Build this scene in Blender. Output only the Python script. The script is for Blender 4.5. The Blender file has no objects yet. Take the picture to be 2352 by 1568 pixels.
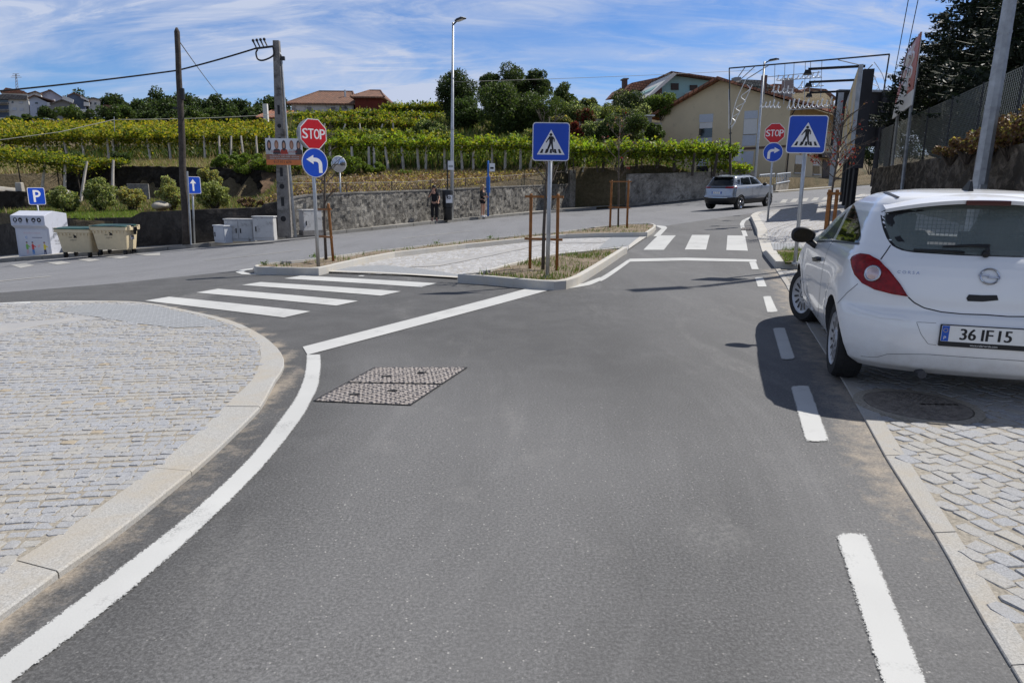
import bpy, bmesh, math, random
import numpy as np
from mathutils import Vector, Matrix
from mathutils.bvhtree import BVHTree
from mathutils.geometry import tessellate_polygon
C = bpy.context.scene.collection
PI = math.pi
R = math.radians
random.seed(7)
CAM_H = 1.46
F = 1568.0                      # focal length in units of a 2352 px wide picture (24 mm lens)
PITCH, ROLL = math.atan((784 - 435) / F), 0.0105
cfw = Vector((0, math.cos(PITCH), -math.sin(PITCH)))
_u0 = Vector((0, math.sin(PITCH), math.cos(PITCH)))
_r0 = Vector((1, 0, 0))
crt = _r0 * math.cos(ROLL) + _u0 * math.sin(ROLL)
cup = _u0 * math.cos(ROLL) - _r0 * math.sin(ROLL)
cpos = Vector((0, 0, CAM_H))
cam = bpy.data.cameras.new('camera')
co = bpy.data.objects.new('camera', cam)
C.objects.link(co)
cam.sensor_width = 36
cam.lens = 24
cam.clip_start = 0.05
cam.clip_end = 5000
co.matrix_world = Matrix(((crt.x, cup.x, -cfw.x, 0), (crt.y, cup.y, -cfw.y, 0), (crt.z, cup.z, -cfw.z, CAM_H), (0, 0, 0, 1)))
bpy.context.scene.camera = co
SUN_EL, SUN_AZ = R(52), R(31)    # azimuth measured from +X towards +Y
sdir = Vector((math.cos(SUN_EL) * math.cos(SUN_AZ), math.cos(SUN_EL) * math.sin(SUN_AZ), math.sin(SUN_EL)))
sl = bpy.data.lights.new('sun', 'SUN')
sl.energy = 5.0
sl.angle = R(0.53)
sl.color = (1.0, 0.955, 0.89)
so = bpy.data.objects.new('sun', sl)
C.objects.link(so)
so.rotation_euler = sdir.to_track_quat('Z', 'Y').to_euler()
sc = bpy.context.scene
sc.view_settings.view_transform = 'Standard'
sc.view_settings.look = 'None'
sc.view_settings.gamma = 1
sc.view_settings.exposure = 0.15
sc.cycles.max_bounces = 8
sc.cycles.transparent_max_bounces = 12
sc.cycles.use_denoising = True
world = bpy.data.worlds.new('World')
sc.world = world
world.use_nodes = True
wt = world.node_tree
wt.nodes.clear()
def wn(t, **k):
 n = wt.nodes.new(t)
 for a, b in k.items():
  setattr(n, a, b)
 return n
wl = wt.links.new
w_out = wn('ShaderNodeOutputWorld')
w_bg = wn('ShaderNodeBackground')
w_bg.inputs[1].default_value = 0.092
w_sky = wn('ShaderNodeTexSky', sky_type='NISHITA', sun_disc=False, sun_elevation=SUN_EL, sun_rotation=PI / 2 - SUN_AZ,
  altitude=300, air_density=1.0, dust_density=0.0, ozone_density=4.0)
w_tc = wn('ShaderNodeTexCoord')
w_sep = wn('ShaderNodeSeparateXYZ')
wl(w_tc.outputs['Generated'], w_sep.inputs[0])
w_z = wn('ShaderNodeMath', operation='ADD')
wl(w_sep.outputs[2], w_z.inputs[0]); w_z.inputs[1].default_value = 0.26
w_px = wn('ShaderNodeMath', operation='DIVIDE'); wl(w_sep.outputs[0], w_px.inputs[0]); wl(w_z.outputs[0], w_px.inputs[1])
w_py = wn('ShaderNodeMath', operation='DIVIDE'); wl(w_sep.outputs[1], w_py.inputs[0]); wl(w_z.outputs[0], w_py.inputs[1])
w_c = wn('ShaderNodeCombineXYZ'); wl(w_px.outputs[0], w_c.inputs[0]); wl(w_py.outputs[0], w_c.inputs[1])
def cloud_layer(rot, sx, sy, scale, detail, rough, dist, lo, hi, off):
 mp = wn('ShaderNodeMapping')
 mp.inputs['Rotation'].default_value = (0, 0, rot)
 mp.inputs['Scale'].default_value = (sx, sy, 1)
 mp.inputs['Location'].default_value = (off, off * 0.7, 0)
 wl(w_c.outputs[0], mp.inputs[0])
 nz = wn('ShaderNodeTexNoise')
 nz.inputs['Scale'].default_value = scale
 nz.inputs['Detail'].default_value = detail
 nz.inputs['Roughness'].default_value = rough
 nz.inputs['Distortion'].default_value = dist
 wl(mp.outputs[0], nz.inputs[0])
 mr = wn('ShaderNodeMapRange', interpolation_type='SMOOTHSTEP')
 mr.inputs[1].default_value = lo
 mr.inputs[2].default_value = hi
 wl(nz.outputs[0], mr.inputs[0])
 return mr.outputs[0]
ca = cloud_layer(R(-28), 0.8, 1.5, 1.9, 9, 0.62, 0.9, 0.25, 0.68, 8.3)
cb = cloud_layer(R(40), 0.8, 1.2, 0.75, 4, 0.5, 0.5, 0.21, 0.56, 15.7)
cc = cloud_layer(R(-55), 0.6, 2.2, 3.6, 8, 0.65, 1.4, 0.40, 0.78, 1.3)
w_m1 = wn('ShaderNodeMath', operation='MULTIPLY'); wl(ca, w_m1.inputs[0]); wl(cb, w_m1.inputs[1])
w_m2 = wn('ShaderNodeMath', operation='MULTIPLY'); wl(cc, w_m2.inputs[0]); wl(cb, w_m2.inputs[1])
w_ad = wn('ShaderNodeMath', operation='ADD'); wl(w_m1.outputs[0], w_ad.inputs[0]); wl(w_m2.outputs[0], w_ad.inputs[1])
w_cl = wn('ShaderNodeMath', operation='MULTIPLY', use_clamp=True); wl(w_ad.outputs[0], w_cl.inputs[0]); w_cl.inputs[1].default_value = 0.95
w_hs = wn('ShaderNodeHueSaturation'); w_hs.inputs['Saturation'].default_value = 1.12; w_hs.inputs['Value'].default_value = 1.0
wl(w_sky.outputs[0], w_hs.inputs['Color'])
w_mix = wn('ShaderNodeMixRGB')
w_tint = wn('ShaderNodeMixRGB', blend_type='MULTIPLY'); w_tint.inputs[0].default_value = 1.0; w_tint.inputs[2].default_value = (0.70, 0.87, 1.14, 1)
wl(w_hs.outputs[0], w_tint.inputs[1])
wl(w_cl.outputs[0], w_mix.inputs[0]); wl(w_tint.outputs[0], w_mix.inputs[1])
w_zen = wn('ShaderNodeMapRange', interpolation_type='SMOOTHSTEP')      # zenith above the view dimmed so the sky fills shadows less
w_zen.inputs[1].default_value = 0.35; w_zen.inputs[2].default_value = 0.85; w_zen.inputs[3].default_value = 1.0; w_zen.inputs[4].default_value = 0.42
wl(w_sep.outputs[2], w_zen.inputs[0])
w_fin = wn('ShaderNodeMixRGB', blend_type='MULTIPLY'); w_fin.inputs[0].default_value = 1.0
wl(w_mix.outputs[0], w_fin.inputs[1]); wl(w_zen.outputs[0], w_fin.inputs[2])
w_mix.inputs[2].default_value = (5.3, 6.0, 7.7, 1)
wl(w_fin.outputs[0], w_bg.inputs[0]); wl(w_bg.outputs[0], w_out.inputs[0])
def ray(u, v):
 return cfw + crt * ((u - 1176) / F) + cup * ((784 - v) / F)
def at(u, v, Y):
 d = ray(u, v)
 return cpos + d * (Y / d.y)
def proj(p):
 q = Vector(p) - cpos
 z = q.dot(cfw)
 return 1176 + F * q.dot(crt) / z, 784 - F * q.dot(cup) / z
def sstep(a, b, t):
 t = min(1, max(0, (t - a) / (b - a)))
 return t * t * (3 - 2 * t)
def G(x, y):
 x = max(-70, min(60, x))
 return sstep(7, 19, y) * (0.05 * (x + 1) + 0.0012 * max(0, x - 5) ** 2 - 0.0018 * max(0, min(25, -x - 3)) ** 2 + 0.0027 * max(0, min(y, 47) - 36) * max(0, min(x, 16) - 4))
def interp(t, pts):
 if t <= pts[0][0]: return pts[0][1]
 for (a, za), (b, zb) in zip(pts, pts[1:]):
  if t <= b: return za + (zb - za) * (t - a) / (b - a)
 return pts[-1][1]
HC = [(20, 0.7), (33, 1.35), (45, 2.4), (52, 3.9), (60, 5.4), (72, 8.0), (90, 10.8), (120, 13.5), (170, 19), (320, 30)]
HL = [(20, 0.1), (26, 0.22), (42, 0.75), (43.4, 0.8), (43.8, 2.6), (58, 3.9), (85, 7.3), (120, 12.2), (170, 18.0), (320, 30)]
def hill(x, y):
 w = sstep(-0.375, -0.315, x / max(y, 1))
 z = interp(y, HL) * (1 - w) + interp(y, HC) * w
 z += 0.08 * max(0, min(x, 40)) + min(0, 0.03 * (x + 13))
 k = sstep(8, 13, x) * (1 - sstep(64, 80, y))
 z = z * (1 - k) + min(z, 2.3 + 0.02 * (y - 40)) * k
 q = sstep(0.42, 0.52, x / max(y, 1))
 return z * (1 - q) + min(z, G(x, y) - 0.3) * q
def march(u, v, fn, t0=1.0, t1=400):
 d = ray(u, v)
 t, st = t0, 0.25
 while t < t1:
  p = cpos + d * t
  if p.z <= fn(p.x, p.y):
   a, b = t - st, t
   for _ in range(30):
    m = (a + b) / 2
    q = cpos + d * m
    if q.z <= fn(q.x, q.y): b = m
    else: a = m
   return cpos + d * b
  st = max(0.05, t * 0.01)
  t += st
 return cpos + d * t1
def gp(u, v, h=0.0):
 return march(u, v, lambda x, y: G(x, y) + h)
def hp(u, v, Y0=26):
 d = ray(u, v)
 return march(u, v, hill, t0=Y0 / d.y)
CROPS = {'a2': (0, 420, 5.8075), 'a3': (400, 380, 4.704), 'b1': (0, 560, 2.6133), 'b2': (0, 1000, 2.2178), 'b3': (900, 500, 3.5636),
  'b4': (1500, 480, 4.2), 'b5': (1900, 1000, 2.2178), 'b6': (720, 850, 4.2), 'b8': (600, 520, 4.2), 'cr': (1760, 420, 2.24), 'v': (0, 0, 0.91875)}
def cv(k, x, y):
 a, b, s = CROPS[k]
 return (a + x / s) * 0.91875, (b + y / s) * 0.91875
def gpts(k, pts, h=0.0):
 return [gp(*cv(k, x, y), h) for x, y in pts]
def px2m(uv, base, n):
 return n * (at(*uv, base.y) - cpos).dot(cfw) / F
def zat(p, v):
 lo, hi = -3.0, 40.0
 for _ in range(50):
  m = (lo + hi) / 2
  if proj((p[0], p[1], m))[1] > v: lo = m
  else: hi = m
 return lo
def tag(o, label=None, cat=None, group=None, kind=None):
 if label: o['label'] = label
 if cat: o['category'] = cat
 if group: o['group'] = group
 if kind: o['kind'] = kind
 return o
def thing(name, label, cat, loc=(0, 0, 0), rz=0.0, group=None):
 o = bpy.data.objects.new(name, None)
 C.objects.link(o)
 o.location = loc
 o.rotation_euler = (0, 0, rz)
 o.empty_display_size = 0.2
 return tag(o, label, cat, group)
def link_mesh(name, me, mats, parent=None, smooth=False):
 if mats is not None and not len(me.materials):
  for m in (mats if isinstance(mats, (list, tuple)) else [mats]):
   me.materials.append(m)
 if smooth:
  me.polygons.foreach_set('use_smooth', [True] * len(me.polygons))
 o = bpy.data.objects.new(name, me)
 C.objects.link(o)
 if parent: o.parent = parent
 return o
def kids(o): return [c for c in bpy.data.objects if c.parent == o]
def dup(root, loc=None, rz=None, label=None, scale=None, parent=None, children=None):
 r = root.copy()
 C.objects.link(r)
 if parent: r.parent = parent
 if loc is not None: r.location = loc
 if rz is not None: r.rotation_euler = (0, 0, rz)
 if scale is not None: r.scale = scale if hasattr(scale, '__len__') else (scale,) * 3
 if label: r['label'] = label
 for c in kids(root):
  dup(c, parent=r)
 return r
class MB:
 def __init__(s):
  s.v, s.f, s.m, s.mi, s.M = [], [], [], 0, Matrix()
 def add(s, vs, fs, mi=None):
  n = len(s.v)
  s.v += [s.M @ Vector(q) for q in vs]
  for f in fs:
   s.f.append([n + i for i in f]); s.m.append(s.mi if mi is None else mi)
  return s
 def box(s, c, d, rz=0.0, mi=None, taper=1.0):
  x, y, z = d[0] / 2, d[1] / 2, d[2] / 2
  cs, sn = math.cos(rz), math.sin(rz)
  vs = []
  for k in (-1, 1):
   t = taper if k > 0 else 1
   for i, j in ((-1, -1), (1, -1), (1, 1), (-1, 1)):
    a, b = i * x * t, j * y * t
    vs.append((c[0] + a * cs - b * sn, c[1] + a * sn + b * cs, c[2] + k * z))
  return s.add(vs, [(3, 2, 1, 0), (4, 5, 6, 7), (0, 1, 5, 4), (1, 2, 6, 5), (2, 3, 7, 6), (3, 0, 4, 7)], mi)
 def tube(s, pts, rad, n=8, mi=None, cap=True, twist=0.0):
  pts = [Vector(p) for p in pts]
  if not hasattr(rad, '__len__'): rad = [rad] * len(pts)
  vs, fs = [], []
  ref = None
  for i, p in enumerate(pts):
   a = pts[max(0, i - 1)]; b = pts[min(len(pts) - 1, i + 1)]
   t = (b - a)
   if t.length < 1e-9: t = Vector((0, 0, 1))
   t.normalize()
   if ref is None:
    ref = Vector((1, 0, 0)) if abs(t.x) < 0.9 else Vector((0, 1, 0))
   e1 = (ref - t * ref.dot(t)).normalized()
   ref = e1
   e2 = t.cross(e1)
   for k in range(n):
    an = 2 * PI * k / n + twist
    vs.append(p + (e1 * math.cos(an) + e2 * math.sin(an)) * rad[i])
  for i in range(len(pts) - 1):
   for k in range(n):
    k2 = (k + 1) % n
    fs.append((i * n + k, i * n + k2, (i + 1) * n + k2, (i + 1) * n + k))
  if cap:
   fs.append(tuple(range(n))[::-1])
   fs.append(tuple((len(pts) - 1) * n + k for k in range(n)))
  return s.add(vs, fs, mi)
 def cyl(s, a, b, r0, r1=None, n=12, mi=None):
  return s.tube([a, b], [r0, r0 if r1 is None else r1], n, mi)
 def lathe(s, prof, n=24, mi=None):       # profile of (radius, z) about local Z
  vs, fs = [], []
  for r, z in prof:
   for k in range(n):
    a = 2 * PI * k / n
    vs.append((r * math.cos(a), r * math.sin(a), z))
  for i in range(len(prof) - 1):
   for k in range(n):
    k2 = (k + 1) % n
    fs.append((i * n + k, i * n + k2, (i + 1) * n + k2, (i + 1) * n + k))
  return s.add(vs, fs, mi)
 def ball(s, c, r, n=12, m=8, mi=None):
  if not hasattr(r, '__len__'): r = (r, r, r)
  vs, fs = [], []
  for i in range(m + 1):
   th = PI * i / m
   for k in range(n):
    a = 2 * PI * k / n
    vs.append((c[0] + r[0] * math.sin(th) * math.cos(a), c[1] + r[1] * math.sin(th) * math.sin(a), c[2] + r[2] * math.cos(th)))
  for i in range(m):
   for k in range(n):
    k2 = (k + 1) % n
    fs.append((i * n + k, (i + 1) * n + k, (i + 1) * n + k2, i * n + k2))
  return s.add(vs, fs, mi)
 def prism(s, poly, z0, z1, mi=None, mside=None):   # 2-D outline in local XY
  n = len(poly)
  tris = tessellate_polygon([[Vector((p[0], p[1], 0)) for p in poly]])
  ar = sum(poly[i][0] * poly[(i + 1) % n][1] - poly[(i + 1) % n][0] * poly[i][1] for i in range(n))
  vs = [(p[0], p[1], z0) for p in poly] + [(p[0], p[1], z1) for p in poly]
  top, bot = [], []
  for t in tris:
   a = sum(poly[t[i]][0] * poly[t[(i + 1) % 3]][1] - poly[t[(i + 1) % 3]][0] * poly[t[i]][1] for i in range(3))
   t = tuple(t) if a > 0 else tuple(t)[::-1]
   top.append(tuple(i + n for i in t)); bot.append(t[::-1])
  s.add(vs, top + bot, mi)
  base = len(s.v) - 2 * n
  for i in range(n):
   j = (i + 1) % n
   q = (base + i, base + j, base + n + j, base + n + i)
   s.f.append(list(q if ar > 0 else q[::-1])); s.m.append((s.mi if mi is None else mi) if mside is None else mside)
  return s
 def text(s, string, size, z, mi=None, wide=1.0, M=None, mirror=False):
  vs, fs = text_mesh(string)
  k = size
  s.add([((M @ Vector((x * k * wide, y * k, z))) if M else (x * k * wide, y * k, z)) for x, y in vs], fs, mi)
  return s
 def mesh(s, name='mesh'):
  me = bpy.data.meshes.new(name)
  me.from_pydata([tuple(q) for q in s.v], [], s.f)
  me.polygons.foreach_set('material_index', s.m)
  me.update()
  return me
 def build(s, name, mats, parent=None, smooth=False, bevel=0.0, seg=2, auto=None):
  o = link_mesh(name, s.mesh(name), mats, parent, smooth)
  if bevel:
   b = o.modifiers.new('bevel', 'BEVEL')
   b.width = bevel; b.segments = seg; b.limit_method = 'ANGLE'; b.angle_limit = R(40)
  if auto is not None:
   o.data.polygons.foreach_set('use_smooth', [True] * len(o.data.polygons))
   try: o.data.set_sharp_from_angle(angle=auto)
   except Exception: pass
  return o
_TX = {}
def text_mesh(string):            # unit cap height, centred
 if string in _TX: return _TX[string]
 cu = bpy.data.curves.new('t', 'FONT')
 cu.body = string
 cu.resolution_u = 3
 ob = bpy.data.objects.new('t', cu)
 C.objects.link(ob)
 dg = bpy.context.evaluated_depsgraph_get()
 me = bpy.data.meshes.new_from_object(ob.evaluated_get(dg))
 vs = [(q.co.x, q.co.y) for q in me.vertices]
 fs = [tuple(p.vertices) for p in me.polygons]
 bpy.data.objects.remove(ob); bpy.data.curves.remove(cu); bpy.data.meshes.remove(me)
 x0, x1 = min(q[0] for q in vs), max(q[0] for q in vs)
 y0, y1 = min(q[1] for q in vs), max(q[1] for q in vs)
 h = (y1 - y0) or 1
 vs = [((x - (x0 + x1) / 2) / h, (y - (y0 + y1) / 2) / h) for x, y in vs]
 _TX[string] = (vs, fs)
 return vs, fs
def rrect(w, h, r, n=5):
 out = []
 for cx, cy, a0 in ((w / 2 - r, h / 2 - r, 0), (-w / 2 + r, h / 2 - r, PI / 2), (-w / 2 + r, -h / 2 + r, PI), (w / 2 - r, -h / 2 + r, 1.5 * PI)):
  for k in range(n + 1):
   a = a0 + PI / 2 * k / n
   out.append((cx + r * math.cos(a), cy + r * math.sin(a)))
 return out
def disc(r, n=40, cx=0, cy=0): return [(cx + r * math.cos(2 * PI * k / n), cy + r * math.sin(2 * PI * k / n)) for k in range(n)]
def catmull(pts, n=6):
 P = [Vector(p) for p in pts]
 out = []
 for i in range(len(P) - 1):
  a = P[max(0, i - 1)]; b = P[i]; c = P[i + 1]; d = P[min(len(P) - 1, i + 2)]
  for k in range(n):
   t = k / n
   out.append(0.5 * ((2 * b) + (c - a) * t + (2 * a - 5 * b + 4 * c - d) * t * t + (3 * b - a - 3 * c + d) * t ** 3))
 out.append(P[-1])
 return out
def resample(pts, n):
 P = [Vector(p) for p in pts]
 L = [0]
 for a, b in zip(P, P[1:]): L.append(L[-1] + (b - a).length)
 out = []
 j = 0
 for k in range(n):
  t = L[-1] * k / (n - 1)
  while j < len(P) - 2 and L[j + 1] < t: j += 1
  d = (L[j + 1] - L[j]) or 1
  out.append(P[j].lerp(P[j + 1], min(1, max(0, (t - L[j]) / d))))
 return out
class NT:
 def __init__(s, name):
  s.m = bpy.data.materials.new(name)
  s.m.use_nodes = True
  s.t = s.m.node_tree
  s.b = s.t.nodes['Principled BSDF']
  s.tc = s.t.nodes.new('ShaderNodeTexCoord')
 def n(s, t, **k):
  q = s.t.nodes.new(t)
  for a, b in k.items(): setattr(q, a, b)
  return q
 def l(s, a, b): s.t.links.new(a, b)
 def noise(s, scale, detail=4, rough=0.55, dist=0.0, vec=None, co='Object'):
  q = s.n('ShaderNodeTexNoise')
  q.inputs['Scale'].default_value = scale; q.inputs['Detail'].default_value = detail
  q.inputs['Roughness'].default_value = rough; q.inputs['Distortion'].default_value = dist
  s.l(vec if vec is not None else s.tc.outputs[co], q.inputs[0])
  return q.outputs[0]
 def ramp(s, fac, stops, interp='LINEAR'):
  q = s.n('ShaderNodeValToRGB')
  q.color_ramp.interpolation = interp
  e = q.color_ramp.elements
  while len(e) < len(stops): e.new(0.5)
  for i, (p, c) in enumerate(stops):
   e[i].position = p
   e[i].color = (c[0], c[1], c[2], 1) if hasattr(c, '__len__') else (c, c, c, 1)
  s.l(fac, q.inputs[0])
  return q.outputs[0]
 def mix(s, fac, a, b, blend='MIX'):
  q = s.n('ShaderNodeMixRGB', blend_type=blend)
  for i, x in enumerate((fac, a, b)):
   if hasattr(x, 'is_linked') or hasattr(x, 'links'): s.l(x, q.inputs[i])
   elif hasattr(x, '__len__'): q.inputs[i].default_value = (x[0], x[1], x[2], 1)
   else: q.inputs[i].default_value = x if i == 0 else (x, x, x, 1)
  return q.outputs[0]
 def math(s, op, a, b=None, clamp=False):
  q = s.n('ShaderNodeMath', operation=op, use_clamp=clamp)
  for i, x in enumerate((a, b)):
   if x is None: continue
   if hasattr(x, 'links'): s.l(x, q.inputs[i])
   else: q.inputs[i].default_value = x
  return q.outputs[0]
 def mapping(s, scale=(1, 1, 1), rot=(0, 0, 0), co='Object', vec=None):
  q = s.n('ShaderNodeMapping')
  q.inputs['Scale'].default_value = scale; q.inputs['Rotation'].default_value = rot
  s.l(vec if vec is not None else s.tc.outputs[co], q.inputs[0])
  return q.outputs[0]
 def bump(s, h, strength=0.3, dist=0.01):
  q = s.n('ShaderNodeBump')
  q.inputs['Strength'].default_value = strength; q.inputs['Distance'].default_value = dist
  s.l(h, q.inputs['Height']); s.l(q.outputs[0], s.b.inputs['Normal'])
 def col(s, c):
  if hasattr(c, 'links'): s.l(c, s.b.inputs['Base Color'])
  else: s.b.inputs['Base Color'].default_value = (c[0], c[1], c[2], 1)
  return s
 def set(s, **k):
  for a, b in k.items():
   i = s.b.inputs[a.replace('_', ' ')]
   if hasattr(b, 'links'): s.l(b, i)
   else: i.default_value = b
  return s
def simple(name, c, rough=0.6, metal=0.0, var=0.12, scale=6.0, bump=0.0, bscale=60, spec=0.4, coat=0.0, dirt=None):
 t = NT(name)
 nz = t.noise(scale, 5, 0.6)
 lo = [x * (1 - var) for x in c]; hi = [min(1, x * (1 + var)) for x in c]
 cl = t.ramp(nz, [(0.3, lo), (0.7, hi)])
 if dirt:
  dn = t.noise(dirt[1], 6, 0.65, 0.3)
  cl = t.mix(t.ramp(dn, [(dirt[2], 0), (dirt[2] + 0.15, 1)]), cl, dirt[0])
 t.col(cl)
 t.set(Roughness=rough, Metallic=metal, Specular_IOR_Level=spec, Coat_Weight=coat)
 if coat: t.set(Coat_Roughness=0.03)
 if bump: t.bump(t.noise(bscale, 4, 0.6), bump, 0.01)
 return t.m
# ground materials
def asphalt(name, base, dust, fine=1.0, dustpos=0.56, street=False):
 t = NT(name)
 ag = t.noise(75, 6, 0.85)
 big = t.noise(0.35, 5, 0.6, 0.4)
 mid = t.noise(2.2, 6, 0.65, 0.3)
 c1 = t.ramp(ag, [(0.34, [x * 0.38 for x in base]), (0.5, base), (0.66, [x * 2.0 for x in base])])
 sk = t.noise(1.0, 6, 0.6, 0.5, vec=t.mapping((1.5, 0.22, 1), (0, 0, 0.12)))
 c1 = t.mix(t.ramp(sk, [(0.34, 0.5), (0.52, 0.0)]), c1, [x * 0.72 for x in base])
 c2 = t.mix(t.ramp(big, [(0.35, 0.0), (0.7, 0.55)]), c1, [x * 1.28 for x in base])
 dn = t.math('MULTIPLY', t.ramp(mid, [(dustpos, 0), (dustpos + 0.2, 0.6)]), t.ramp(t.noise(90, 2, 0.7), [(0.45, 0.15), (0.65, 1)]))
 c3 = t.mix(dn, c2, dust)
 st = t.noise(5.0, 2, 0.4)
 c3 = t.mix(t.ramp(st, [(0.76, 0), (0.8, 0.28)]), c3, [x * 0.55 for x in base])
 vo = t.n('ShaderNodeTexVoronoi'); vo.inputs['Scale'].default_value = 38
 t.l(t.tc.outputs['Object'], vo.inputs[0])
 sp = t.ramp(vo.outputs['Distance'], [(0.10, 0.75), (0.17, 0)])
 c4 = t.mix(t.math('MULTIPLY', sp, t.ramp(t.noise(17, 2), [(0.48, 0), (0.56, 1)])), c3, (0.42, 0.41, 0.39))
 if street:
  ar = t.n('ShaderNodeVectorMath', operation='LENGTH')
  sv = t.n('ShaderNodeVectorMath', operation='SUBTRACT'); t.l(t.tc.outputs['Object'], sv.inputs[0]); sv.inputs[1].default_value = (-5.2, 4.6, 0)
  t.l(sv.outputs[0], ar.inputs[0])
  cx_ = t.n('ShaderNodeCombineXYZ'); t.l(t.math('MULTIPLY', ar.outputs['Value'], 9.0), cx_.inputs[0]); t.l(t.noise(0.25, 2), cx_.inputs[1])
  arc = t.math('MULTIPLY', t.ramp(t.noise(1.0, 4, 0.6, vec=cx_.outputs[0]), [(0.50, 0), (0.68, 0.55)]), t.ramp(t.noise(0.7, 4, 0.6), [(0.42, 0), (0.62, 1)]))
  c4 = t.mix(t.math('MULTIPLY', arc, t.ramp(ag, [(0.4, 0.4), (0.6, 1)])), c4, [x * 1.75 for x in base])
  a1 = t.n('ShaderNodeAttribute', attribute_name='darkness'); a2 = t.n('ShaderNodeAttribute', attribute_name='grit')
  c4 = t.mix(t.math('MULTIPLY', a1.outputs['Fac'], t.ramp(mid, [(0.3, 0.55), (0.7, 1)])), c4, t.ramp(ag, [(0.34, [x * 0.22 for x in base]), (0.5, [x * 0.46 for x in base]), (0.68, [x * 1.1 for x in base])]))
  gr = t.math('ADD', a2.outputs['Fac'], t.math('MULTIPLY', t.math('SUBTRACT', t.noise(7, 6, 0.75), 0.5), 1.1))
  c4 = t.mix(t.ramp(gr, [(0.40, 0), (0.75, 0.85)]), c4, t.ramp(ag, [(0.35, (0.20, 0.17, 0.135)), (0.6, (0.40, 0.345, 0.275))]))
  pt_ = t.math('MULTIPLY', t.ramp(t.noise(1.0, 5, 0.65, 0.3, vec=t.mapping((1.1, 0.30, 1), (0, 0, -0.1))), [(0.56, 0), (0.70, 0.5)]), t.ramp(t.noise(28, 4, 0.8), [(0.42, 0.1), (0.62, 1)]))
  c4 = t.mix(pt_, c4, dust)
 t.col(c4)
 t.set(Roughness=0.82, Specular_IOR_Level=0.35)
 t.bump(ag, 0.45 * fine, 0.004)
 return t
def paintmat(name, c=(0.50, 0.505, 0.495), wear=0.54, spray=False):
 t = NT(name)
 ag = t.noise(120, 3, 0.7)
 m = t.noise(3.0, 6, 0.7, 0.2)
 cl = t.ramp(t.noise(1.2, 3), [(0.3, [x * 0.86 for x in c]), (0.7, c)])
 w = t.math('MULTIPLY', t.ramp(m, [(wear, 0), (wear + 0.14, 1)]), t.ramp(ag, [(0.48, 0), (0.58, 0.8)]))
 t.col(t.mix(w, cl, (0.2, 0.2, 0.2)))
 t.set(Roughness=0.7, Specular_IOR_Level=0.3)
 t.bump(ag, 0.3, 0.003)
 if spray:
  a_ = t.n('ShaderNodeAttribute', attribute_name='across')
  e_ = t.math('ADD', a_.outputs['Fac'], t.math('MULTIPLY', t.math('SUBTRACT', t.noise(110, 3, 0.8), 0.5), 0.75))
  t.set(Alpha=t.ramp(e_, [(0.06, 0), (0.14, 1)]))
 return t.m
M = {}
M['asphalt_new'] = asphalt('asphalt_new', (0.120, 0.120, 0.121), (0.28, 0.275, 0.265), street=True).m
M['asphalt_old'] = asphalt('asphalt_old', (0.158, 0.160, 0.168), (0.29, 0.29, 0.28), 0.7).m
M['paint'] = paintmat('road_paint')
M['paint_spray'] = paintmat('sprayed_road_paint', spray=True)
M['paint_worn'] = paintmat('road_paint_worn', (0.42, 0.41, 0.38), 0.38)
def granite(name, c, var=0.3, warm=(0.42, 0.36, 0.27)):
 t = NT(name)
 sp = t.noise(140, 2, 0.8)
 cl = t.ramp(sp, [(0.32, [x * (1 - var) for x in c]), (0.5, c), (0.68, [min(1, x * (1 + var)) for x in c])])
 st = t.noise(2.6, 6, 0.7, 0.5)
 cl = t.mix(t.ramp(st, [(0.42, 0), (0.75, 0.75)]), cl, warm)
 t.col(cl)
 t.set(Roughness=0.85, Specular_IOR_Level=0.3)
 t.bump(t.noise(60, 5, 0.7), 0.3, 0.006)
 return t.m
M['kerb'] = granite('kerb_granite', (0.35, 0.345, 0.33), 0.28, (0.37, 0.32, 0.245))
M['kerb_white'] = granite('kerb_concrete', (0.46, 0.45, 0.425), 0.12, (0.50, 0.45, 0.36))
M['kerb_old'] = granite('kerb_old_granite', (0.22, 0.215, 0.20), 0.25, (0.14, 0.13, 0.115))
M['stone'] = granite('paving_stone', (0.30, 0.31, 0.33), 0.36, (0.32, 0.31, 0.29))
M['stone_warm'] = granite('paving_stone_warm', (0.315, 0.315, 0.315), 0.36, (0.37, 0.345, 0.29))
M['stone_ochre'] = granite('paving_stone_ochre', (0.32, 0.275, 0.21), 0.25)
t = NT('joint_sand'); t.col(t.ramp(t.noise(60, 5, 0.7), [(0.3, (0.16, 0.145, 0.12)), (0.6, (0.33, 0.30, 0.25)), (0.8, (0.43, 0.39, 0.32))])); t.set(Roughness=0.95)
t.bump(t.noise(150, 3), 0.5, 0.005); M['sand'] = t.m
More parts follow.
